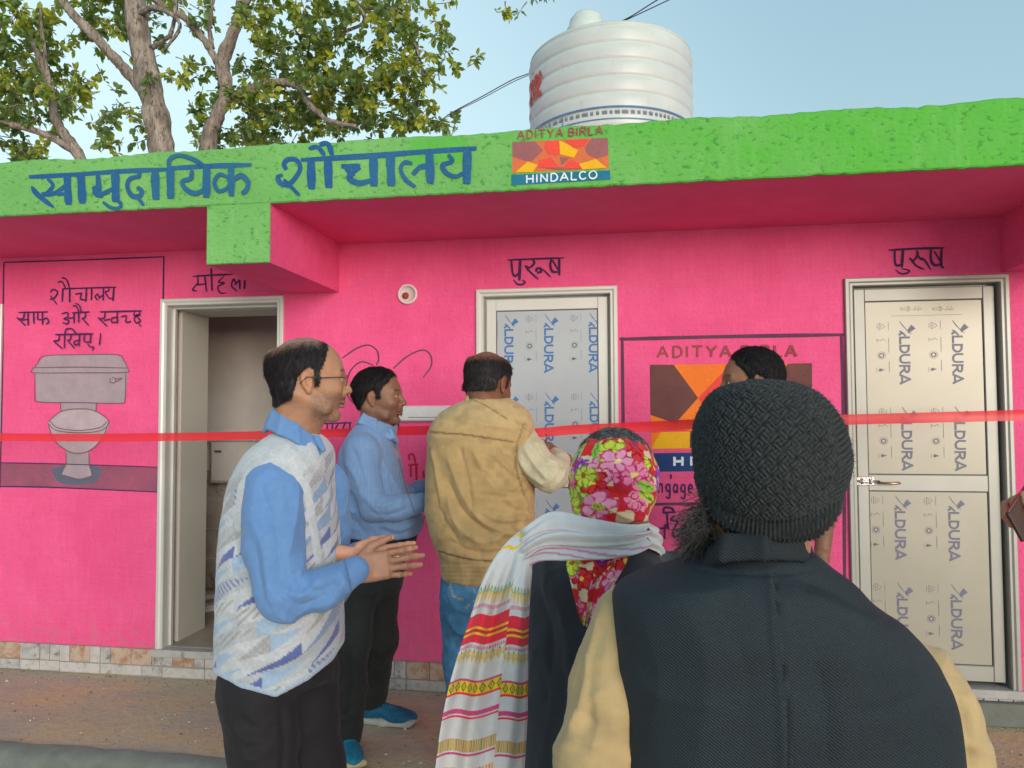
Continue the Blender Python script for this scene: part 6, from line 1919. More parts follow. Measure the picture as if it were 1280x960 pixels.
    Fq = (Fq[None]+9*np.arange(9000)[:, None, None]).reshape(-1, 4)
    fz = link('wool_fibres', npmesh('wool_fibres', np.stack(VV, 1).reshape(-1, 3), Fq, KNIT, True, np.full((81000, 3), .07)), cap); fz['kind'] = 'stuff'
    # beard: cloud of curly hairs at the left cheek and chin
    rs = np.random.RandomState(4)
    B = MB()
    for k in range(2000):
        y = rs.choice([1, 1, 1, -1]); t = rs.uniform(0, 1)
        q0 = np.array((.02+.085*t**1.2+rs.normal(0, .006), y*(.072-.05*t**1.6+rs.normal(0, .004)), -.035-.07*t**.7+rs.normal(0, .012)))
        d = np.array((.35+.2*t, y*(1.0-.6*t), -.55))+rs.normal(0, .45, 3); d /= np.linalg.norm(d)
        L = rs.uniform(.022, .054)*(.75 if t < .2 else 1)
        w1 = rs.normal(0, .010, 3); w2 = rs.normal(0, .012, 3)
        pts = [q0, q0+d*L*.35+w1*.5, q0+d*L*.7+w1+w2*.3+np.array((0, 0, -.004)), q0+d*L+w2+np.array((0, 0, -.010))]
        W = [hc_+R_@(q*s_)-p.b for q in pts]
        B.tube([Vector(w) for w in W], [.00055, .0005, .0004, .00018], 3, False)
    grey = plain('beard_hair', (.075, .068, .065), .55, var=.6, s=300, bmp=0)
    bo = B.obj('beard', grey, p.root, smooth=True); bo['kind'] = 'stuff'
    # nape hair
    f = Field(.003); f.ell(toC_(hc_, R_, s_, (-.040, 0, -.034)), (.042, .044, .042), .02); f.ell(toC_(hc_, R_, s_, (-.005, .062, -.030)), (.016, .012, .045), .02); f.ell(toC_(hc_, R_, s_, (-.002, -.058, -.020)), (.014, .008, .028), .02)
    p.cloth('hair', f, HAIR, (.015, .013, .013), [lambda V, N_: .003*fbm(V, 90, 2, 3)])
    # waistcoat
    vr = [prow(684, 893, 1010, 1.005, .068), prow(700, 880, 1022, 1.005, .078), prow(711, 850, 1040, 1.01, .095), prow(719, 800, 1056, 1.015, .105), prow(727, 770, 1066, 1.015, .115), prow(742, 766, 1070, 1.02, .125), prow(775, 766, 1118, 1.02, .138), prow(800, 766, 1142, 1.025, .142), prow(830, 767, 1161, 1.025, .145),
          prow(860, 768, 1172, 1.03, .15), prow(910, 770, 1180, 1.035, .15), prow(960, 772, 1184, 1.04, .15), (.80, P(980, 960, 1.04)[0], 1.04, .245, .155), (.62, P(980, 960, 1.04)[0], 1.04, .25, .16)]
    ra = [pc(1130, 850, 1.04, .074), pc(1172, 905, 1.03, .070), pc(1184, 1010, 1.03, .058), pc(1150, 1180, 1.12, .045)]
    ra = [pc(1100, 842, 1.05, .071), pc(1150, 895, 1.04, .070), pc(1170, 965, 1.03, .064), pc(1160, 1180, 1.12, .048)]
    la = [pc(795, 778, 1.05, .058), pc(770, 870, 1.04, .062), pc(752, 965, 1.03, .058), pc(770, 1180, 1.12, .045)]
    zl = P(0, 960, 1.04)[2]
    ln = [(P(900, 960, 1.04)[0], 1.05, .72, .11), (P(890, 960, 1.04)[0], 1.05, .35, .085), (P(890, 960, 1.04)[0], 1.05, zg+.06, .07)]
    lf = [(P(1050, 960, 1.04)[0], 1.05, .72, .11), (P(1060, 960, 1.04)[0], 1.05, .35, .085), (P(1060, 960, 1.04)[0], 1.05, zg+.06, .07)]
    core_body(p, shrink(vr[4:-1], .045), [shrinkc(ra, .02), shrinkc(la, .02)], [shrinkc(ln, .025), shrinkc(lf, .025)], sk, [pc(952, 700, 1.01, .055), pc(955, 740, 1.02, .07)])
    hand(p, ra[-1][:3], (-.1, .3, -.95), (.9, -.3, 0), 1.0, colour=sk, side=1, curl=(20, 25, 15), h=.006)
    hand(p, la[-1][:3], (.1, .3, -.95), (-.9, -.3, 0), 1.0, colour=sk, side=-1, curl=(20, 25, 15), h=.006)
    f = Field(.0038); f.loft(vr, 2.5, .03, .012)
    f.cone(P(952, 690, 1.0), P(955, 655, .99), .058, .058, .004, 's')
    fo = folds([(-.0035, 2.6, [(968, 716), (975, 800), (985, 880), (990, 975)]), (.004, 6, [(962, 716), (968, 800), (976, 880), (980, 975)]), (.003, 22, [(850, 745), (885, 840), (870, 960)]), (-.0025, 20, [(905, 770), (935, 850), (925, 960)]), (.003, 24, [(1045, 790), (1070, 860), (1050, 965)]), (-.003, 18, [(1100, 830), (1120, 890), (1115, 960)]), (.0035, 12, [(775, 830), (830, 870), (900, 880)]), (-.003, 11, [(1180, 850), (1130, 880), (1070, 890)]),
                (.003, 20, [(800, 760), (825, 850), (805, 960)]), (.007, 14, [(1000, 740), (1050, 760), (1110, 790)]), (-.006, 13, [(990, 720), (1040, 738), (1100, 772)]), (.006, 14, [(920, 735), (880, 745), (820, 748)]), (-.005, 14, [(1020, 820), (1035, 900), (1030, 970)]),
                (-.0025, 2.2, [(866, 712), (900, 716), (960, 718), (1020, 712)])])
    def tc(V, N_):
        px, py = proj(V); C = np.array((.016, .026, .034))*(1+.12*fbm(V, 8, 3, 2))[:, None]*np.ones((len(V), 3))
        e = segd(px, py, [(968, 716), (975, 800), (985, 880), (990, 1100)]); C[e < 1.1] *= .45
        st_ = (e > 2.4) & (e < 3.6) & ((py % 7) < 4.4); C[st_] *= 1.35
        return C
    p.cloth('waistcoat', f, TWILL, tc, [fo, lambda V, N_: .004*fbm(V, 6, 3, 5)])
    f = Field(.003)       # stand collar
    R1 = [(886, 694, .985), (893, 692, 1.055), (945, 700, 1.085), (1000, 692, 1.060), (1012, 690, .99), (1000, 678, .935), (955, 676, .915), (905, 679, .935), (886, 694, .985)]
    for k in range(7):
        t = k/6; f.chain([pc(951+(x-951)*(.92+.13*t), y-8+28*t, 1.0+(d-1.0)*(.86+.10*t), .0042) for x, y, d in R1], .007)
    p.cloth('stand_collar', f, TWILL, (.015, .022, .028), [lambda V, N_: .0008*fbm(V, 60, 2)])
    # kurta: sleeves and long skirt below
    kur = np.array((.46, .335, .165))
    f = Field(.0045); f.chain(ra, .03); f.chain(la, .03); f.loft([(.85, P(980, 960, 1.04)[0], 1.04, .21, .13), (.40, P(980, 960, 1.04)[0], 1.04, .26, .17), (.30, P(980, 960, 1.04)[0], 1.04, .265, .17)], 2.2, .03, .02)
    fo = folds([(.008, 9, [(1165, 805), (1185, 860), (1195, 950)]), (-.007, 8, [(1175, 830), (1200, 880), (1212, 960)]), (.007, 9, [(1150, 800), (1200, 850), (1225, 900)]), (.008, 9, [(755, 760), (735, 840), (715, 920)]), (-.004, 9, [(752, 790), (738, 850), (735, 900)]), (.004, 8, [(760, 860), (730, 880), (705, 930)]), (.006, 8, [(1190, 900), (1210, 930), (1230, 935)]), (-.004, 7, [(715, 870), (735, 900), (755, 905)]), (.007, 8, [(700, 940), (725, 925), (755, 935)])])
    p.cloth('kurta', f, TANM, kur, [fo, lambda V, N_: .005*fbm(V, 13, 4, 9)])
    f = Field(.008); f.chain(ln, .04); f.chain(lf, .04); p.cloth('trousers', f, TANM, kur*.9, [])
    plain_shoe(p, 'shoe', (P(890, 960, 1.04)[0], 1.0, zg), math.radians(95), .27, .10, .1, (.03, .02, .015), (.02, .02, .02), h=.008, laces=False)
    plain_shoe(p, 'shoe', (P(1060, 960, 1.04)[0], 1.0, zg), math.radians(85), .27, .10, .1, (.03, .02, .015), (.02, .02, .02), h=.008, laces=False)
    p.finish(SKIN)
def toC_(c, R_, s_, q): return c + R_@(np.array(q, float)*s_)
person_e()

# ------------------------------------------------ F: man mostly hidden behind the cap, and G: person with phone at the right edge
def simple_person(px, d, zg, label, headpx, heady, fw, skin, shirt, trous, arms, hs=1.0, hh=.0034, rows=None, extra=None):
    p = Person(px, d, zg, label)
    put_head(p, P(headpx, heady, d), fw, (0, 0, 1), hs, head_colour(skin, np.array((.18, .07, .06))), hair=(hair_region(STD_ZL, STD_XF, .012), lambda V: np.tile(np.array((.012, .011, .012)), (len(V), 1))), neck_to=(P(headpx, heady, d)[0]-fw[0]*.03, d-fw[1]*.03, P(headpx, heady, d)[2]-.19), h=hh)
    hx, hy, hz = P(headpx, heady, d)
    cx, cy_ = hx-fw[0]*.03, d-fw[1]*.03
    sh = hz-.24
    side = abs(fw[0])
    rx, ry = (.125, .19) if side > .7 else (.20, .13)
    vr = [(sh+.06, cx, cy_, .06, .06), (sh+.02, cx, cy_, rx*.8, ry*.8), (sh-.05, cx, cy_, rx, ry), (sh-.3, cx, cy_, rx*.98, ry*.92), (sh-.55, cx, cy_, rx, ry*.9)]
    lg = [[(cx+sx*.09*(1-side), cy_+sx*.09*side, sh-.55, .10), (cx+sx*.09*(1-side), cy_+sx*.09*side, (sh-.55+zg)/2, .078), (cx+sx*.1*(1-side), cy_+sx*.1*side, zg+.06, .065)] for sx in (-1, 1)]
    core_body(p, shrink(vr, .03), [shrinkc(a, .006) for a in arms], [shrinkc(l, .02) for l in lg], skin, [(cx, cy_, sh+.08, .055), (cx, cy_, sh, .07)])
    f = Field(.008); f.loft(vr, 2.3, .03, .03)
    for a in arms: f.chain([a[0], tuple((np.array(a[0])*.45+np.array(a[1])*.55)[:3])+(a[1][3]+.012,)], .03)
    p.cloth('shirt', f, SHIRTM, shirt, [lambda V, N_: .005*fbm(V, 12, 3, 5)])
    f = Field(.009); f.loft([(sh-.50, cx, cy_, rx*.96, ry*.86), (sh-.66, cx, cy_, rx*.95, ry*.84)], 2.2, .04, .02)
    for l in lg: f.chain(l, .04)
    p.cloth('trousers', f, TROUS, trous, [lambda V, N_: .005*fbm(V, 9, 3, 5)])
    a = math.atan2(fw[1], fw[0])
    for l in lg: plain_shoe(p, 'shoe', (l[2][0]-.06*math.cos(a), l[2][1]-.06*math.sin(a), zg+.003), a, .27, .10, .1, (.04, .03, .025), (.05, .05, .05), h=.008, laces=False)
    if extra: extra(p)
    p.finish(SKIN)
    return p
armF = [pc(975, 560, 2.62, .056), pc(1034, 618, 2.55, .045), pc(1026, 712, 2.50, .030)]
armF2 = [pc(960, 560, 2.88, .055), pc(960, 680, 2.90, .042), pc(940, 740, 2.8, .030)]
simple_person(955, 2.7, 0.0, 'man with black hair facing left, mostly hidden behind the black knitted cap', 938, 482, (-.98, .05, -.03), (.27, .13, .075), (.25, .27, .30), (.03, .03, .035), [armF, armF2], 1.0,
    extra=lambda p: (hand(p, armF[-1][:3], (-.1, 0, -1), (.2, -1, 0), 1.0, colour=(.27, .13, .075), side=-1, h=.005), hand(p, armF2[-1][:3], (-.1, 0, -1), (.2, 1, 0), 1.0, colour=(.27, .13, .075), side=1, h=.005)))
armG = [pc(1420, 610, 1.80, .058), pc(1395, 700, 1.72, .045), pc(1338, 627, 1.70, .028)]
armG2 = [pc(1560, 610, 1.85, .058), pc(1580, 730, 1.85, .045), pc(1570, 830, 1.80, .032)]
def phone(p):
    hand(p, P(1334, 625, 1.70), (-.93, .25, .18), (.35, .5, .80), 1.0, colour=(.34, .17, .10), side=-1, fing=[(38, 50, 30), (40, 52, 30), (42, 52, 30), (40, 50, 30)], spread=4, thumb=(.45, 10), h=.0028)
    hand(p, armG2[-1][:3], (0, .1, -1), (1, 0, 0), 1.0, colour=(.34, .17, .10), side=1, h=.005)
simple_person(1480, 1.9, -.13, 'person at the right edge holding out a brown-cased phone', 1480, 450, (-.45, .89, 0), (.30, .15, .09), (.30, .30, .34), (.03, .03, .035), [armG, armG2], 1.0, hh=.006, extra=phone)
ph = empty('phone', C2W(P(1281, 640, 1.68)), YAW, 'phone in a dark brown case held at the right edge of the view', 'phone')
ph.rotation_euler = (math.radians(-35), math.radians(62), YAW)
q = MB(); q.bbox(-.036, .036, -.005, .004, -.075, .075, .003)
q.obj('phone_case', plain('brown_leather_case', (.06, .028, .02), .5), ph)
q = MB(); q.box(-.033, .033, .0041, .0052, -.072, .072); q.obj('screen', plain('phone_glass', (.02, .02, .025), .1), ph)
q = MB(); q.box(-.0375, -.0362, -.003, .003, -.07, .07); q.obj('phone_edge', CHROME, ph)

# ================================================================== ribbon and scissors
mt, nt, b = newmat('red_satin'); b.inputs['Base Color'].default_value = (.80, .018, .035, 1); b.inputs['Roughness'].default_value = .35
b.inputs['Sheen Weight'].default_value = .3
tr = nt.nodes.new('ShaderNodeBsdfTransparent'); tr.inputs[0].default_value = (1, .35, .35, 1); mx = nt.nodes.new('ShaderNodeMixShader'); mx.inputs[0].default_value = .74
nt.links.new(tr.outputs[0], mx.inputs[1]); nt.links.new(b.outputs[0], mx.inputs[2]); nt.links.new(mx.outputs[0], nt.nodes['Material Output'].inputs[0])
RIB = mt
def ribbon(pts, w0, w1):
    c = [np.array(v) for v in crom3(pts, 16)]
    V = []; n_ = len(c)
    for i, q in enumerate(c):
        t = i/(n_-1); w = w0+(w1-w0)*t; tw = .10*math.sin(t*17)+.05*math.sin(t*41)
        for s_ in (-1, -.33, .33, 1): V.append((q[0], q[1]+s_*w*math.sin(tw)+.0015*math.cos(s_*3), q[2]+s_*w*math.cos(tw)))
    F = []
    for i in range(n_-1):
        for k in range(3): F.append((4*i+k, 4*i+k+1, 4*i+k+5, 4*i+k+4))
    return V, F
rl = [at(-260, 545, -.30), at(-60, 546, -.34), at(120, 547, -.40), at(260, 545.5, -.46), at(400, 542, -.52), at(530, 538, -.56), at(610, 540, -.60), at(668, 541, -.60)]
rr = [at(668, 541, -.60), at(720, 537, -.60), at(800, 533.5, -.62), at(900, 529, -.64), at(1060, 524.5, -.66), at(1200, 521, -.68), at(1290, 518.5, -.70), at(1420, 514, -.72)]
V, F = ribbon(rl + rr[1:], .0205, .0215)
tag(link('ribbon', mesh('ribbon', V, F, RIB, True)), 'red satin ribbon stretched across the whole pink front at chest height', 'ribbon')
g0 = C2W(P(683, 560, 3.14))
scs = empty('scissors', g0, YAW, 'small scissors with red handles in the hand of the man in tan, at the ribbon', 'scissors')
q = MB(); q.tube([(-.004, 0, .0), (.001, 0, .065)], [.0045, .0015], 6); q.obj('blade', CHROME, scs)
q = MB(); q.tube([(.006, .002, .0), (-.001, .002, .062)], [.0045, .0015], 6); q.obj('blade', CHROME, scs)
RH = plain('red_plastic', (.55, .01, .01), .35, var=.03, bmp=0)
for sx in (-1, 1):
    q = MB(); q.tube([(sx*.014+.014*math.cos(t), 0, -.028+.022*math.sin(t)) for t in np.linspace(0, 2*math.pi, 17)], .0042, 6, False); q.obj('handle', RH, scs, smooth=True)

# ================================================================== water tank on the roof
tc_ = C2W((P(762, 100, 4.85)[0], 4.85, 0))
TANKM, nt, b = newmat('white_polyethylene')
p_ = opos(nt)
col = mixc(nt, rnd01(nt, noise(nt, p_, 3, 5), .3, .7), (.48, .55, .52), (.58, .65, .61))
col = mixc(nt, rnd01(nt, noise(nt, p_, 18, 6, .7, (1, 1, .35)), .62, .75), col, (.45, .44, .38))
nt.links.new(col, b.inputs['Base Color']); b.inputs['Roughness'].default_value = .38; b.inputs['Subsurface Weight'].default_value = .15; b.inputs['Subsurface Radius'].default_value = (.03, .03, .025)
tank = empty('water_tank', (tc_.x, tc_.y, FT-.01), 0, 'white ribbed plastic water tank on the roof behind the green fascia', 'water tank')
R0 = .548
prof = [(0, 0), (R0*.97, 0), (R0, .03)]
zt_ = 0.03; top = at(762, 38, tc_.y-.4).z - FT
nr = 11; hgt = top-.05
for k in range(nr):
    a = .03+hgt*k/nr; w = hgt/nr
    prof += [(R0-.002, a+.012), (R0+.006, a+w*.5), (R0-.001, a+w-.022), (R0-.008, a+w-.014), (R0-.008, a+w-.008), (R0-.002, a+w-.002)]
prof += [(R0-.004, top-.015), (R0-.03, top+.008), (R0*.8, top+.03), (R0*.45, top+.06), (.20, top+.08), (.165, top+.085)]
q = MB(); q.lathe(prof, 96); q.obj('tank_body', TANKM, tank, smooth=True)
lid = (at(733, 40, tc_.y-.15).x-tc_.x, -.12)
q = MB(); q.lathe([(.135, -.10), (.135, .03), (.128, .045), (.120, .055), (.112, .10), (.085, .135), (.04, .152), (0, .155)], 40)
zl_ = at(733, 16, tc_.y-.12).z-FT-.145
q.obj('lid', TANKM, tank, smooth=True, loc=(lid[0], lid[1], zl_))
q = MB()
for (a0, a1, z0, z1) in ():
    pass
def wrap(a0, a1, z, w, name, mat, out=.0045, n_=60):
    m_ = MB()
    for k in range(n_+1):
        a = a0+(a1-a0)*k/n_
        for zz in (z-w, z+w): m_.v.append(((R0+out)*math.sin(a), -(R0+out)*math.cos(a), zz))
    for k in range(n_): m_.f.append((2*k, 2*k+2, 2*k+3, 2*k+1))
    return m_.obj(name, mat, tank)
TB_ = plain('tank_blue_print', (.03, .22, .45), .5, bmp=0)
zb1 = at(762, 131, tc_.y-.55).z-FT; zb2 = zb1-.075
wrap(-1.45, 1.15, zb1, .004, 'printed_band', TB_, .007); wrap(-1.45, 1.15, zb2, .003, 'printed_band', TB_, .007)
m_ = MB(); a = -.55; m_.add([((R0+.007)*math.sin(a+da), -(R0+.007)*math.cos(a+da), z) for da, z in ((0, zb2), (.008, zb2), (.008, zb1), (0, zb1))], [(0, 1, 2, 3)]); m_.obj('printed_band', TB_, tank)
m_ = MB()
a = -1.3
while a < 1.1:
    w = rnd.uniform(.02, .07)
    for k in range(int(w/.012)+1):
        a1 = a+k*.012
        if a1 > a+w: break
        z0 = (zb1+zb2)/2-.012; z1 = z0+.026
        m_.add([((R0+.007)*math.sin(a1+da), -(R0+.007)*math.cos(a1+da), z) for da, z in ((0, z0), (.007, z0), (.007, z1), (0, z1))], [(0, 1, 2, 3)])
    a += w+.03
m_.obj('printed_small_text', INKG, tank)['kind'] = 'stuff'
# red brand word curving away at the left: "prime"
RL = plain('red_tank_lettering', (.60, .03, .02), .5, bmp=0)
LT = {'p': [[(0, -.4), (0, .6)], [(0, .5), (.25, .62), (.45, .35), (.3, .05), (0, .1)]], 'r': [[(0, 0), (0, .6)], [(0, .4), (.15, .6), (.32, .58)]], 'i': [[(0, 0), (0, .6)], [(0, .78), (0, .86)]],
      'm': [[(0, 0), (0, .6)], [(0, .45), (.18, .62), (.3, .5), (.3, 0)], [(.3, .45), (.48, .62), (.6, .5), (.6, 0)]], 'e': [[(.02, .3), (.42, .35), (.35, .58), (.15, .6), (0, .3), (.12, .02), (.42, .08)]]}
xx = -1.30; zc = at(680, 118, tc_.y-.2).z-FT-.05; hh_ = .17
for ch, adv in (('p', .6), ('r', .48), ('i', .22), ('m', .8), ('e', .6)):
    for s_ in LT[ch]:
        c = crom([(q[0], q[1]) for q in s_], 4); m_ = MB()
        for i, q_ in enumerate(c):
            t = (c[min(i+1, len(c)-1)]-c[max(i-1, 0)]).normalized(); nn = Vector((-t.y, t.x))*.085
            for sg in (1, -1):
                w_ = q_+nn*sg; a = xx+(w_.x+.12*w_.y)*.15; m_.v.append(((R0+.0065)*math.sin(a), -(R0+.0065)*math.cos(a), zc+w_.y*hh_*1.35))
        m_.f = [(2*i, 2*i+1, 2*i+3, 2*i+2) for i in range(len(c)-1)]
        m_.obj('printed_letter', RL, tank)
    xx += adv*.15

# cables
CABLE = plain('black_cable', (.03, .035, .05), .6, bmp=0)
def cable(pts, r, label):
    c = [Vector(v) for v in crom3(pts, 10)]
    q = MB(); q.tube(c, r, 6); tag(q.obj('cable', CABLE, smooth=True), label, 'cable')
cable([at(540, 160, 1.6), at(563, 142, 1.6), at(600, 122, 1.65), at(640, 100, 1.7), at(665, 90, 1.75), at(720, 64, 1.8)], .004, 'thin twisted cable running from the tree up to the left side of the tank')
cable([at(563, 142, 1.66), at(600, 124.5, 1.70), at(640, 103, 1.75), at(665, 92, 1.8), at(720, 66, 1.8)], .003, 'lower strand of the thin cable left of the tank')
cable([at(740, 40, 1.4), at(780, 25, 1.3), at(815, 4, 1.1), at(850, -18, .9)], .004, 'upper thin cable leaving the top of the tank to the right')
cable([at(740, 42, 1.4), at(780, 26, 1.3), at(838, -1, 1.1), at(880, -20, .9)], .0035, 'lower thin cable leaving the top of the tank to the right')

# ================================================================== trees behind the block
BARK, nt, b = newmat('bark')
p_ = opos(nt)
f1 = noise(nt, p_, 9, 7, .7, (1, 1, .28)); f2 = noise(nt, p_, 30, 5, .7, (1, 1, .3))
col = ramp(nt, f1, [(.35, (.17,.14,.115)), (.5, (.30,.26,.215)), (.66, (.44,.38,.32))])
col = mixc(nt, rnd01(nt, f2, .52, .62), col, (.10,.075,.055))
nt.links.new(col, b.inputs['Base Color']); b.inputs['Roughness'].default_value = .9
n1 = bump(nt, b, f1, .9, .06); bump(nt, b, f2, .7, .02, n1)
def leafmat(name, c1, c2, c3):
    mt, nt, b = newmat(name)
    nd = nt.nodes.new('ShaderNodeAttribute'); nd.attribute_name = 'Col'
    sx = nt.nodes.new('ShaderNodeSeparateColor'); nt.links.new(nd.outputs['Color'], sx.inputs[0])
    col = ramp(nt, sx.outputs[0], [(0, c1), (.55, c2), (1, c3)])
    nt.links.new(col, b.inputs['Base Color']); b.inputs['Roughness'].default_value = .42
    t = nt.nodes.new('ShaderNodeBsdfTranslucent'); 
    g = mixc(nt, 1.0, col, (1.0, .95, .35), 'MULTIPLY'); g2 = mixc(nt, .5, g, (.35,.42,.02)); nt.links.new(g2, t.inputs[0])
    mx = nt.nodes.new('ShaderNodeMixShader'); mx.inputs[0].default_value = .48
    nt.links.new(b.outputs[0], mx.inputs[1]); nt.links.new(t.outputs[0], mx.inputs[2]); nt.links.new(mx.outputs[0], nt.nodes['Material Output'].inputs[0])
    return mt
LEAF = leafmat('tree_leaf', (.10,.17,.08), (.21,.32,.10), (.52,.55,.06))

def limb(pts, parent, name='branch', n=12, seed=0):
    """pts: (px, py, Y, radius)"""
    c = crom3([(*at(x, y, Y), r) for x, y, Y, r in pts], 7)
    rs = random.Random(seed)
    P_ = [Vector(q[:3]) for q in c]; R_ = [q[3]*(1+.10*rs.uniform(-1, 1)) for q in c]
    m_ = MB(); m_.tube([q-parent.location for q in P_], R_, n)
    # knobbly bark
    m_.v = [tuple(Vector(v)+Vector((rs.gauss(0, .012), rs.gauss(0, .012), 0))*(.6 if n > 8 else .3)) for v in m_.v]
    m_.obj(name, BARK, parent, smooth=True)
    return c

def crown(parent, blobs, dens, size, seed, name='crown', sub=True):
    """leaf clumps: blobs = (px, py, Y, rx_px, ry_px, depth_m, weight). leaves are folded six-sided blades"""
    rs = np.random.RandomState(seed)
    V = []; F = []; C = []; tw = MB()
    nv = 0
    for (px, py, Y, rx, ry, dz, w) in blobs:
        c = np.array(at(px, py, Y)); sc = (Y+DIST)/FPX
        n_cl = int(1.3*dens*w*rx*ry/900)
        for k in range(max(2, n_cl)):
            while True:
                q = rs.uniform(-1, 1, 3)
                if 0.15 < q@q < 1: break
            cc = c + np.array((q[0]*rx*sc, q[1]*dz, q[2]*ry*sc))
            # a twig with a rosette of leaves
            d = rs.normal(0, 1, 3); d[2] -= .15; d /= np.linalg.norm(d)
            L = rs.uniform(.12, .28)
            tip = cc + d*L
            tw.tube([Vector(cc)-parent.location, Vector(cc+d*L*.5+rs.normal(0, .02, 3))-parent.location, Vector(tip)-parent.location], [.007, .005, .003], 4, False)
            shade = rs.uniform(.12, .8) if rs.rand() < .76 else rs.uniform(.75, 1)
            for j in range(rs.randint(10, 19)):
                b0 = tip - d*rs.uniform(0, L*.7)
                ld = d*.5+rs.normal(0, .75, 3); ld[2] -= .25; ld /= np.linalg.norm(ld)
                up = rs.normal(0, .5, 3)+np.array((0, 0, 1)); s_ = np.cross(ld, up); s_ /= np.linalg.norm(s_); nn = np.cross(s_, ld)
                l = size*rs.uniform(.55, 1.15); wd = l*rs.uniform(.25, .34)
                b1 = b0+ld*l*.12
                pts = [b1, b1+ld*l*.35+s_*wd+nn*wd*.25, b1+ld*l*.72+s_*wd*.85+nn*wd*.2-nn*l*.03, b1+ld*l-nn*l*.10, b1+ld*l*.72-s_*wd*.85+nn*wd*.2-nn*l*.03, b1+ld*l*.35-s_*wd+nn*wd*.25, b1+ld*l*.5-nn*l*.02]
                V += pts; F += [(nv, nv+1, nv+6, nv+5), (nv+1, nv+2, nv+3, nv+6), (nv+6, nv+3, nv+4, nv+5)]; nv += 7
                C += [np.clip(shade+rs.normal(0, .12), 0, 1)]*7
    V = np.array(V)-np.array(parent.location); F = np.array(F)
    C = np.repeat(np.array(C)[:, None], 3, 1)
    o = link(name, npmesh(name, V, F, LEAF, False, C), parent); o['kind'] = 'stuff'
    t = tw.obj('twigs', BARK, parent, smooth=True); t['kind'] = 'stuff'
    return nv//7

def tree(px, py, Y, label):
    b0 = at(px, py, Y)
    return empty('tree', (b0.x, b0.y, -.13), 0, label, 'tree', 'trees behind the toilet block')
YT = 4.2
t1 = tree(205, 200, YT, 'tall leafy tree with the thick straight bark trunk left of centre behind the roof')
zb = t1.location.z
base1 = (208, 470, YT, .20)
limb([(222, 760, YT, .24), (212, 400, YT, .20), (203, 200, YT, .150), (187, 110, YT, .145), (172, 30, YT, .135), (165, -60, YT, .12), (170, -160, YT, .09)], t1, 'trunk', 18, 1)
limb([(178, 112, YT, .07), (150, 80, YT-.1, .062), (118, 45, YT-.2, .058), (80, 5, YT-.3, .052), (45, -50, YT-.4, .04)], t1, seed=2)
limb([(165, 20, YT, .05), (195, 10, YT-.2, .035), (225, 30, YT-.4, .02), (205, 65, YT-.5, .01)], t1, seed=3)
limb([(190, 60, YT, .03), (214, 40, YT-.2, .022), (222, -10, YT-.3, .016)], t1, seed=4)
t2 = tree(262, 190, YT+.6, 'leafy tree with a forked grey trunk bending over the roof, right of the thick trunk')
limb([(270, 760, YT+.6, .18), (262, 400, YT+.6, .14), (260, 190, YT+.6, .105), (270, 150, YT+.6, .090), (283, 115, YT+.6, .085), (278, 80, YT+.6, .085), (290, 45, YT+.6, .075), (302, 5, YT+.6, .065), (305, -70, YT+.6, .05)], t2, 'trunk', 16, 5)
limb([(272, 78, YT+.6, .05), (255, 50, YT+.5, .045), (230, 22, YT+.4, .040), (198, 3, YT+.3, .034), (160, -30, YT+.2, .028)], t2, seed=6)
limb([(283, 125, YT+.6, .060), (310, 112, YT+.5, .055), (345, 103, YT+.4, .050), (372, 108, YT+.3, .042), (385, 128, YT+.2, .036), (410, 150, YT+.1, .030), (445, 158, YT, .022)], t2, seed=7)
limb([(378, 118, YT+.3, .02), (400, 115, YT+.3, .016), (408, 100, YT+.3, .010)], t2, seed=8)
limb([(300, 10, YT+.6, .05), (340, -30, YT+.6, .045), (400, -40, YT+.4, .04), (455, 20, YT+.3, .022), (430, 40, YT+.3, .018), (415, 48, YT+.3, .010)], t2, seed=9)
limb([(455, 10, YT+.3, .02), (500, 15, YT+.2, .016), (520, 60, YT+.2, .012), (530, 95, YT+.1, .008)], t2, seed=10)
limb([(265, 60, YT+.6, .03), (262, 30, YT+.6, .024), (270, -20, YT+.6, .02)], t2, seed=11)
t3 = tree(95, 200, YT-.4, 'leafy tree with thin crossing limbs at the far left behind the roof')
limb([(190, 560, YT-.4, .10), (130, 300, YT-.4, .085), (100, 198, YT-.4, .065), (72, 155, YT-.4, .055), (62, 110, YT-.4, .048), (45, 60, YT-.4, .042), (20, 15, YT-.4, .036), (-5, -40, YT-.4, .03)], t3, 'trunk', 12, 12)
limb([(92, 188, YT-.4, .045), (60, 170, YT-.5, .040), (25, 158, YT-.6, .036), (-20, 150, YT-.7, .030)], t3, seed=13)
limb([(62, 110, YT-.4, .03), (55, 60, YT-.5, .02), (50, 10, YT-.6, .015)], t3, seed=14)

n3 = crown(t3, [(20, 55, YT-.5, 42, 50, .7, 1.0), (60, 20, YT-.3, 35, 30, .6, .7), (25, 125, YT-.5, 55, 38, .7, 1.15), (15, 185, YT-.4, 45, 22, .6, .8), (108, 125, YT-.5, 32, 26, .5, .55), (130, 160, YT-.5, 22, 14, .4, .35), (60, 185, YT-.3, 26, 14, .5, .3), (-50, 80, YT-.5, 60, 90, .8, .9), (118, 188, YT-.3, 20, 8, .3, .25)], 20, .105, 1)
n1_ = crown(t1, [(125, 20, YT+.3, 38, 24, .6, .9), (150, 55, YT+.4, 24, 26, .5, .8), (92, 60, YT, 18, 20, .4, .25), (190, 150, YT+.2, 30, 20, .5, .45), (125, 118, YT, 34, 22, .5, .5), (170, 150, YT+.2, 16, 22, .4, .35), (215, 108, YT, 24, 18, .4, .5), (215, 60, YT+.5, 18, 26, .4, .35), (150, -20, YT+.4, 90, 40, .8, .9)], 20, .105, 2)
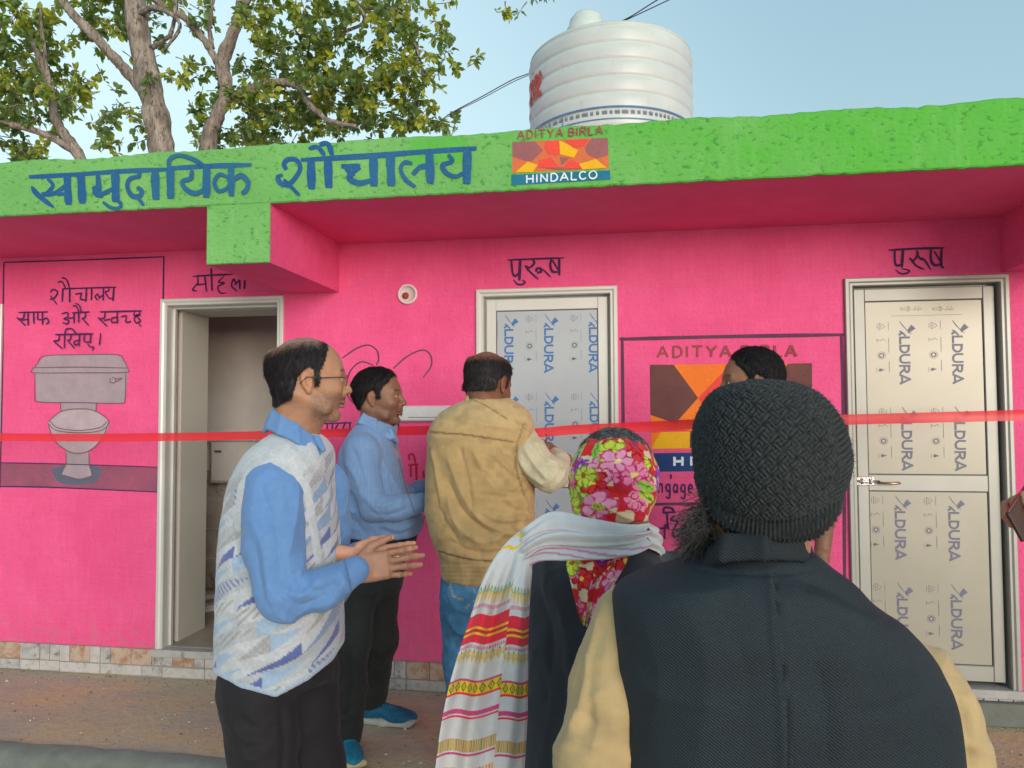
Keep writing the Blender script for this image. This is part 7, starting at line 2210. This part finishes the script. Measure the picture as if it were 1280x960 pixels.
n2 = crown(t2, [(330, 55, YT+.5, 34, 40, .6, .8), (300, 100, YT+1.2, 24, 30, .5, .8), (350, 85, YT+.6, 30, 26, .6, 1.0), (395, 70, YT+.5, 34, 30, .6, .9), (340, 145, YT+.7, 56, 34, .7, 1.7), (420, 130, YT+.5, 52, 36, .7, 1.5), (395, 25, YT+.3, 30, 26, .5, .55), (440, 60, YT+.4, 36, 32, .6, 1.0), (480, 25, YT+.3, 34, 28, .6, .9), (530, 20, YT+.2, 26, 26, .5, .9), (500, 80, YT+.3, 36, 32, .6, 1.0), (490, 125, YT+.3, 42, 34, .6, 1.3), (545, 85, YT+.1, 24, 20, .4, .6),
        (575, 85, YT+.1, 12, 10, .3, .35), (535, 145, YT+.2, 22, 18, .4, .7), (255, 100, YT+1.2, 22, 26, .5, .7), (250, 150, YT+1.2, 18, 30, .4, .65), (300, 165, YT+1.4, 40, 22, .5, 1.2), (245, 20, YT+.6, 30, 22, .5, .6), (325, 15, YT+.6, 26, 20, .5, .7), (420, -20, YT+.4, 120, 28, .8, 1.2), (255, 175, YT+1.2, 16, 12, .3, .5), (470, 160, YT+.4, 60, 14, .5, 1.0), (562, 30, YT+.2, 10, 26, .3, .35), (550, 155, YT+.3, 14, 6, .2, .2), (572, 159, YT+.3, 6, 3, .1, .1)], 20, .105, 3)
t4 = empty('tree_branch', at(625, -30, 3.0), 0, 'sprig of dark leaves hanging into the top edge above the tank', 'branch')
m_ = MB(); m_.tube([(0, 0, .3), (0, 0, .1), (.02, 0, -.1)], [.012, .008, .004], 6); m_.obj('twig', BARK, t4)
crown(t4, [(622, 5, 3.0, 12, 8, .2, .9), (655, -3, 3.0, 5, 3, .1, .2)], 16, .08, 5)
print('LEAVES', n1_, n2, n3)

# ================================================================== small debris on the walkway
def scatter(name, n_, boxes, smin, smax, mat, seed, zf=.002):
    rs = random.Random(seed); m_ = MB()
    for k in range(n_):
        x0, x1, y0, y1, z = rs.choice(boxes)
        x = rs.uniform(x0, x1); y = rs.uniform(y0, y1); s_ = rs.uniform(smin, smax)*(1 if rs.random() < .85 else 1.8)
        a = rs.uniform(0, 6.28); V = []
        for j in range(5):
            r = s_*rs.uniform(.6, 1.1); V.append((x+r*math.cos(a+j*1.257), y+r*math.sin(a+j*1.257), z-.001))
        V.append((x+rs.uniform(-.3, .3)*s_, y+rs.uniform(-.3, .3)*s_, z+s_*rs.uniform(.3, .8)))
        m_.add(V, [(j, (j+1) % 5, 5) for j in range(5)])
    return tag(m_.obj(name, mat), kind='stuff')
CHIP = plain('plaster_chips', (.55,.50,.45), .8, var=.3, coord='g', s=60)
CHIPD = plain('dark_grit', (.16,.13,.11), .9, var=.4, coord='g', s=60)
tag(scatter('plaster_chips', 300, [(-3.6, 2.6, YE+.08, -.03, .003)], .002, .008, CHIP, 3), 'pale plaster chips and grit scattered over the brown walkway', 'debris')
tag(scatter('grit', 350, [(-3.6, 2.6, YE+.08, -.03, .003), (-3.6, 2.6, -.12, -.03, .003)], .002, .007, CHIPD, 4), 'dark grit and dust lying over the walkway and along the skirting tiles', 'debris')
tag(scatter('rubble', 120, [(XL+.35, XL+.62, -.02, .10, ZS+.001)], .004, .014, plain('orange_rubble', (.50,.30,.16), .9, var=.35, coord='g', s=80), 5), 'small heap of orange rubble on the sill of the open doorway', 'debris')
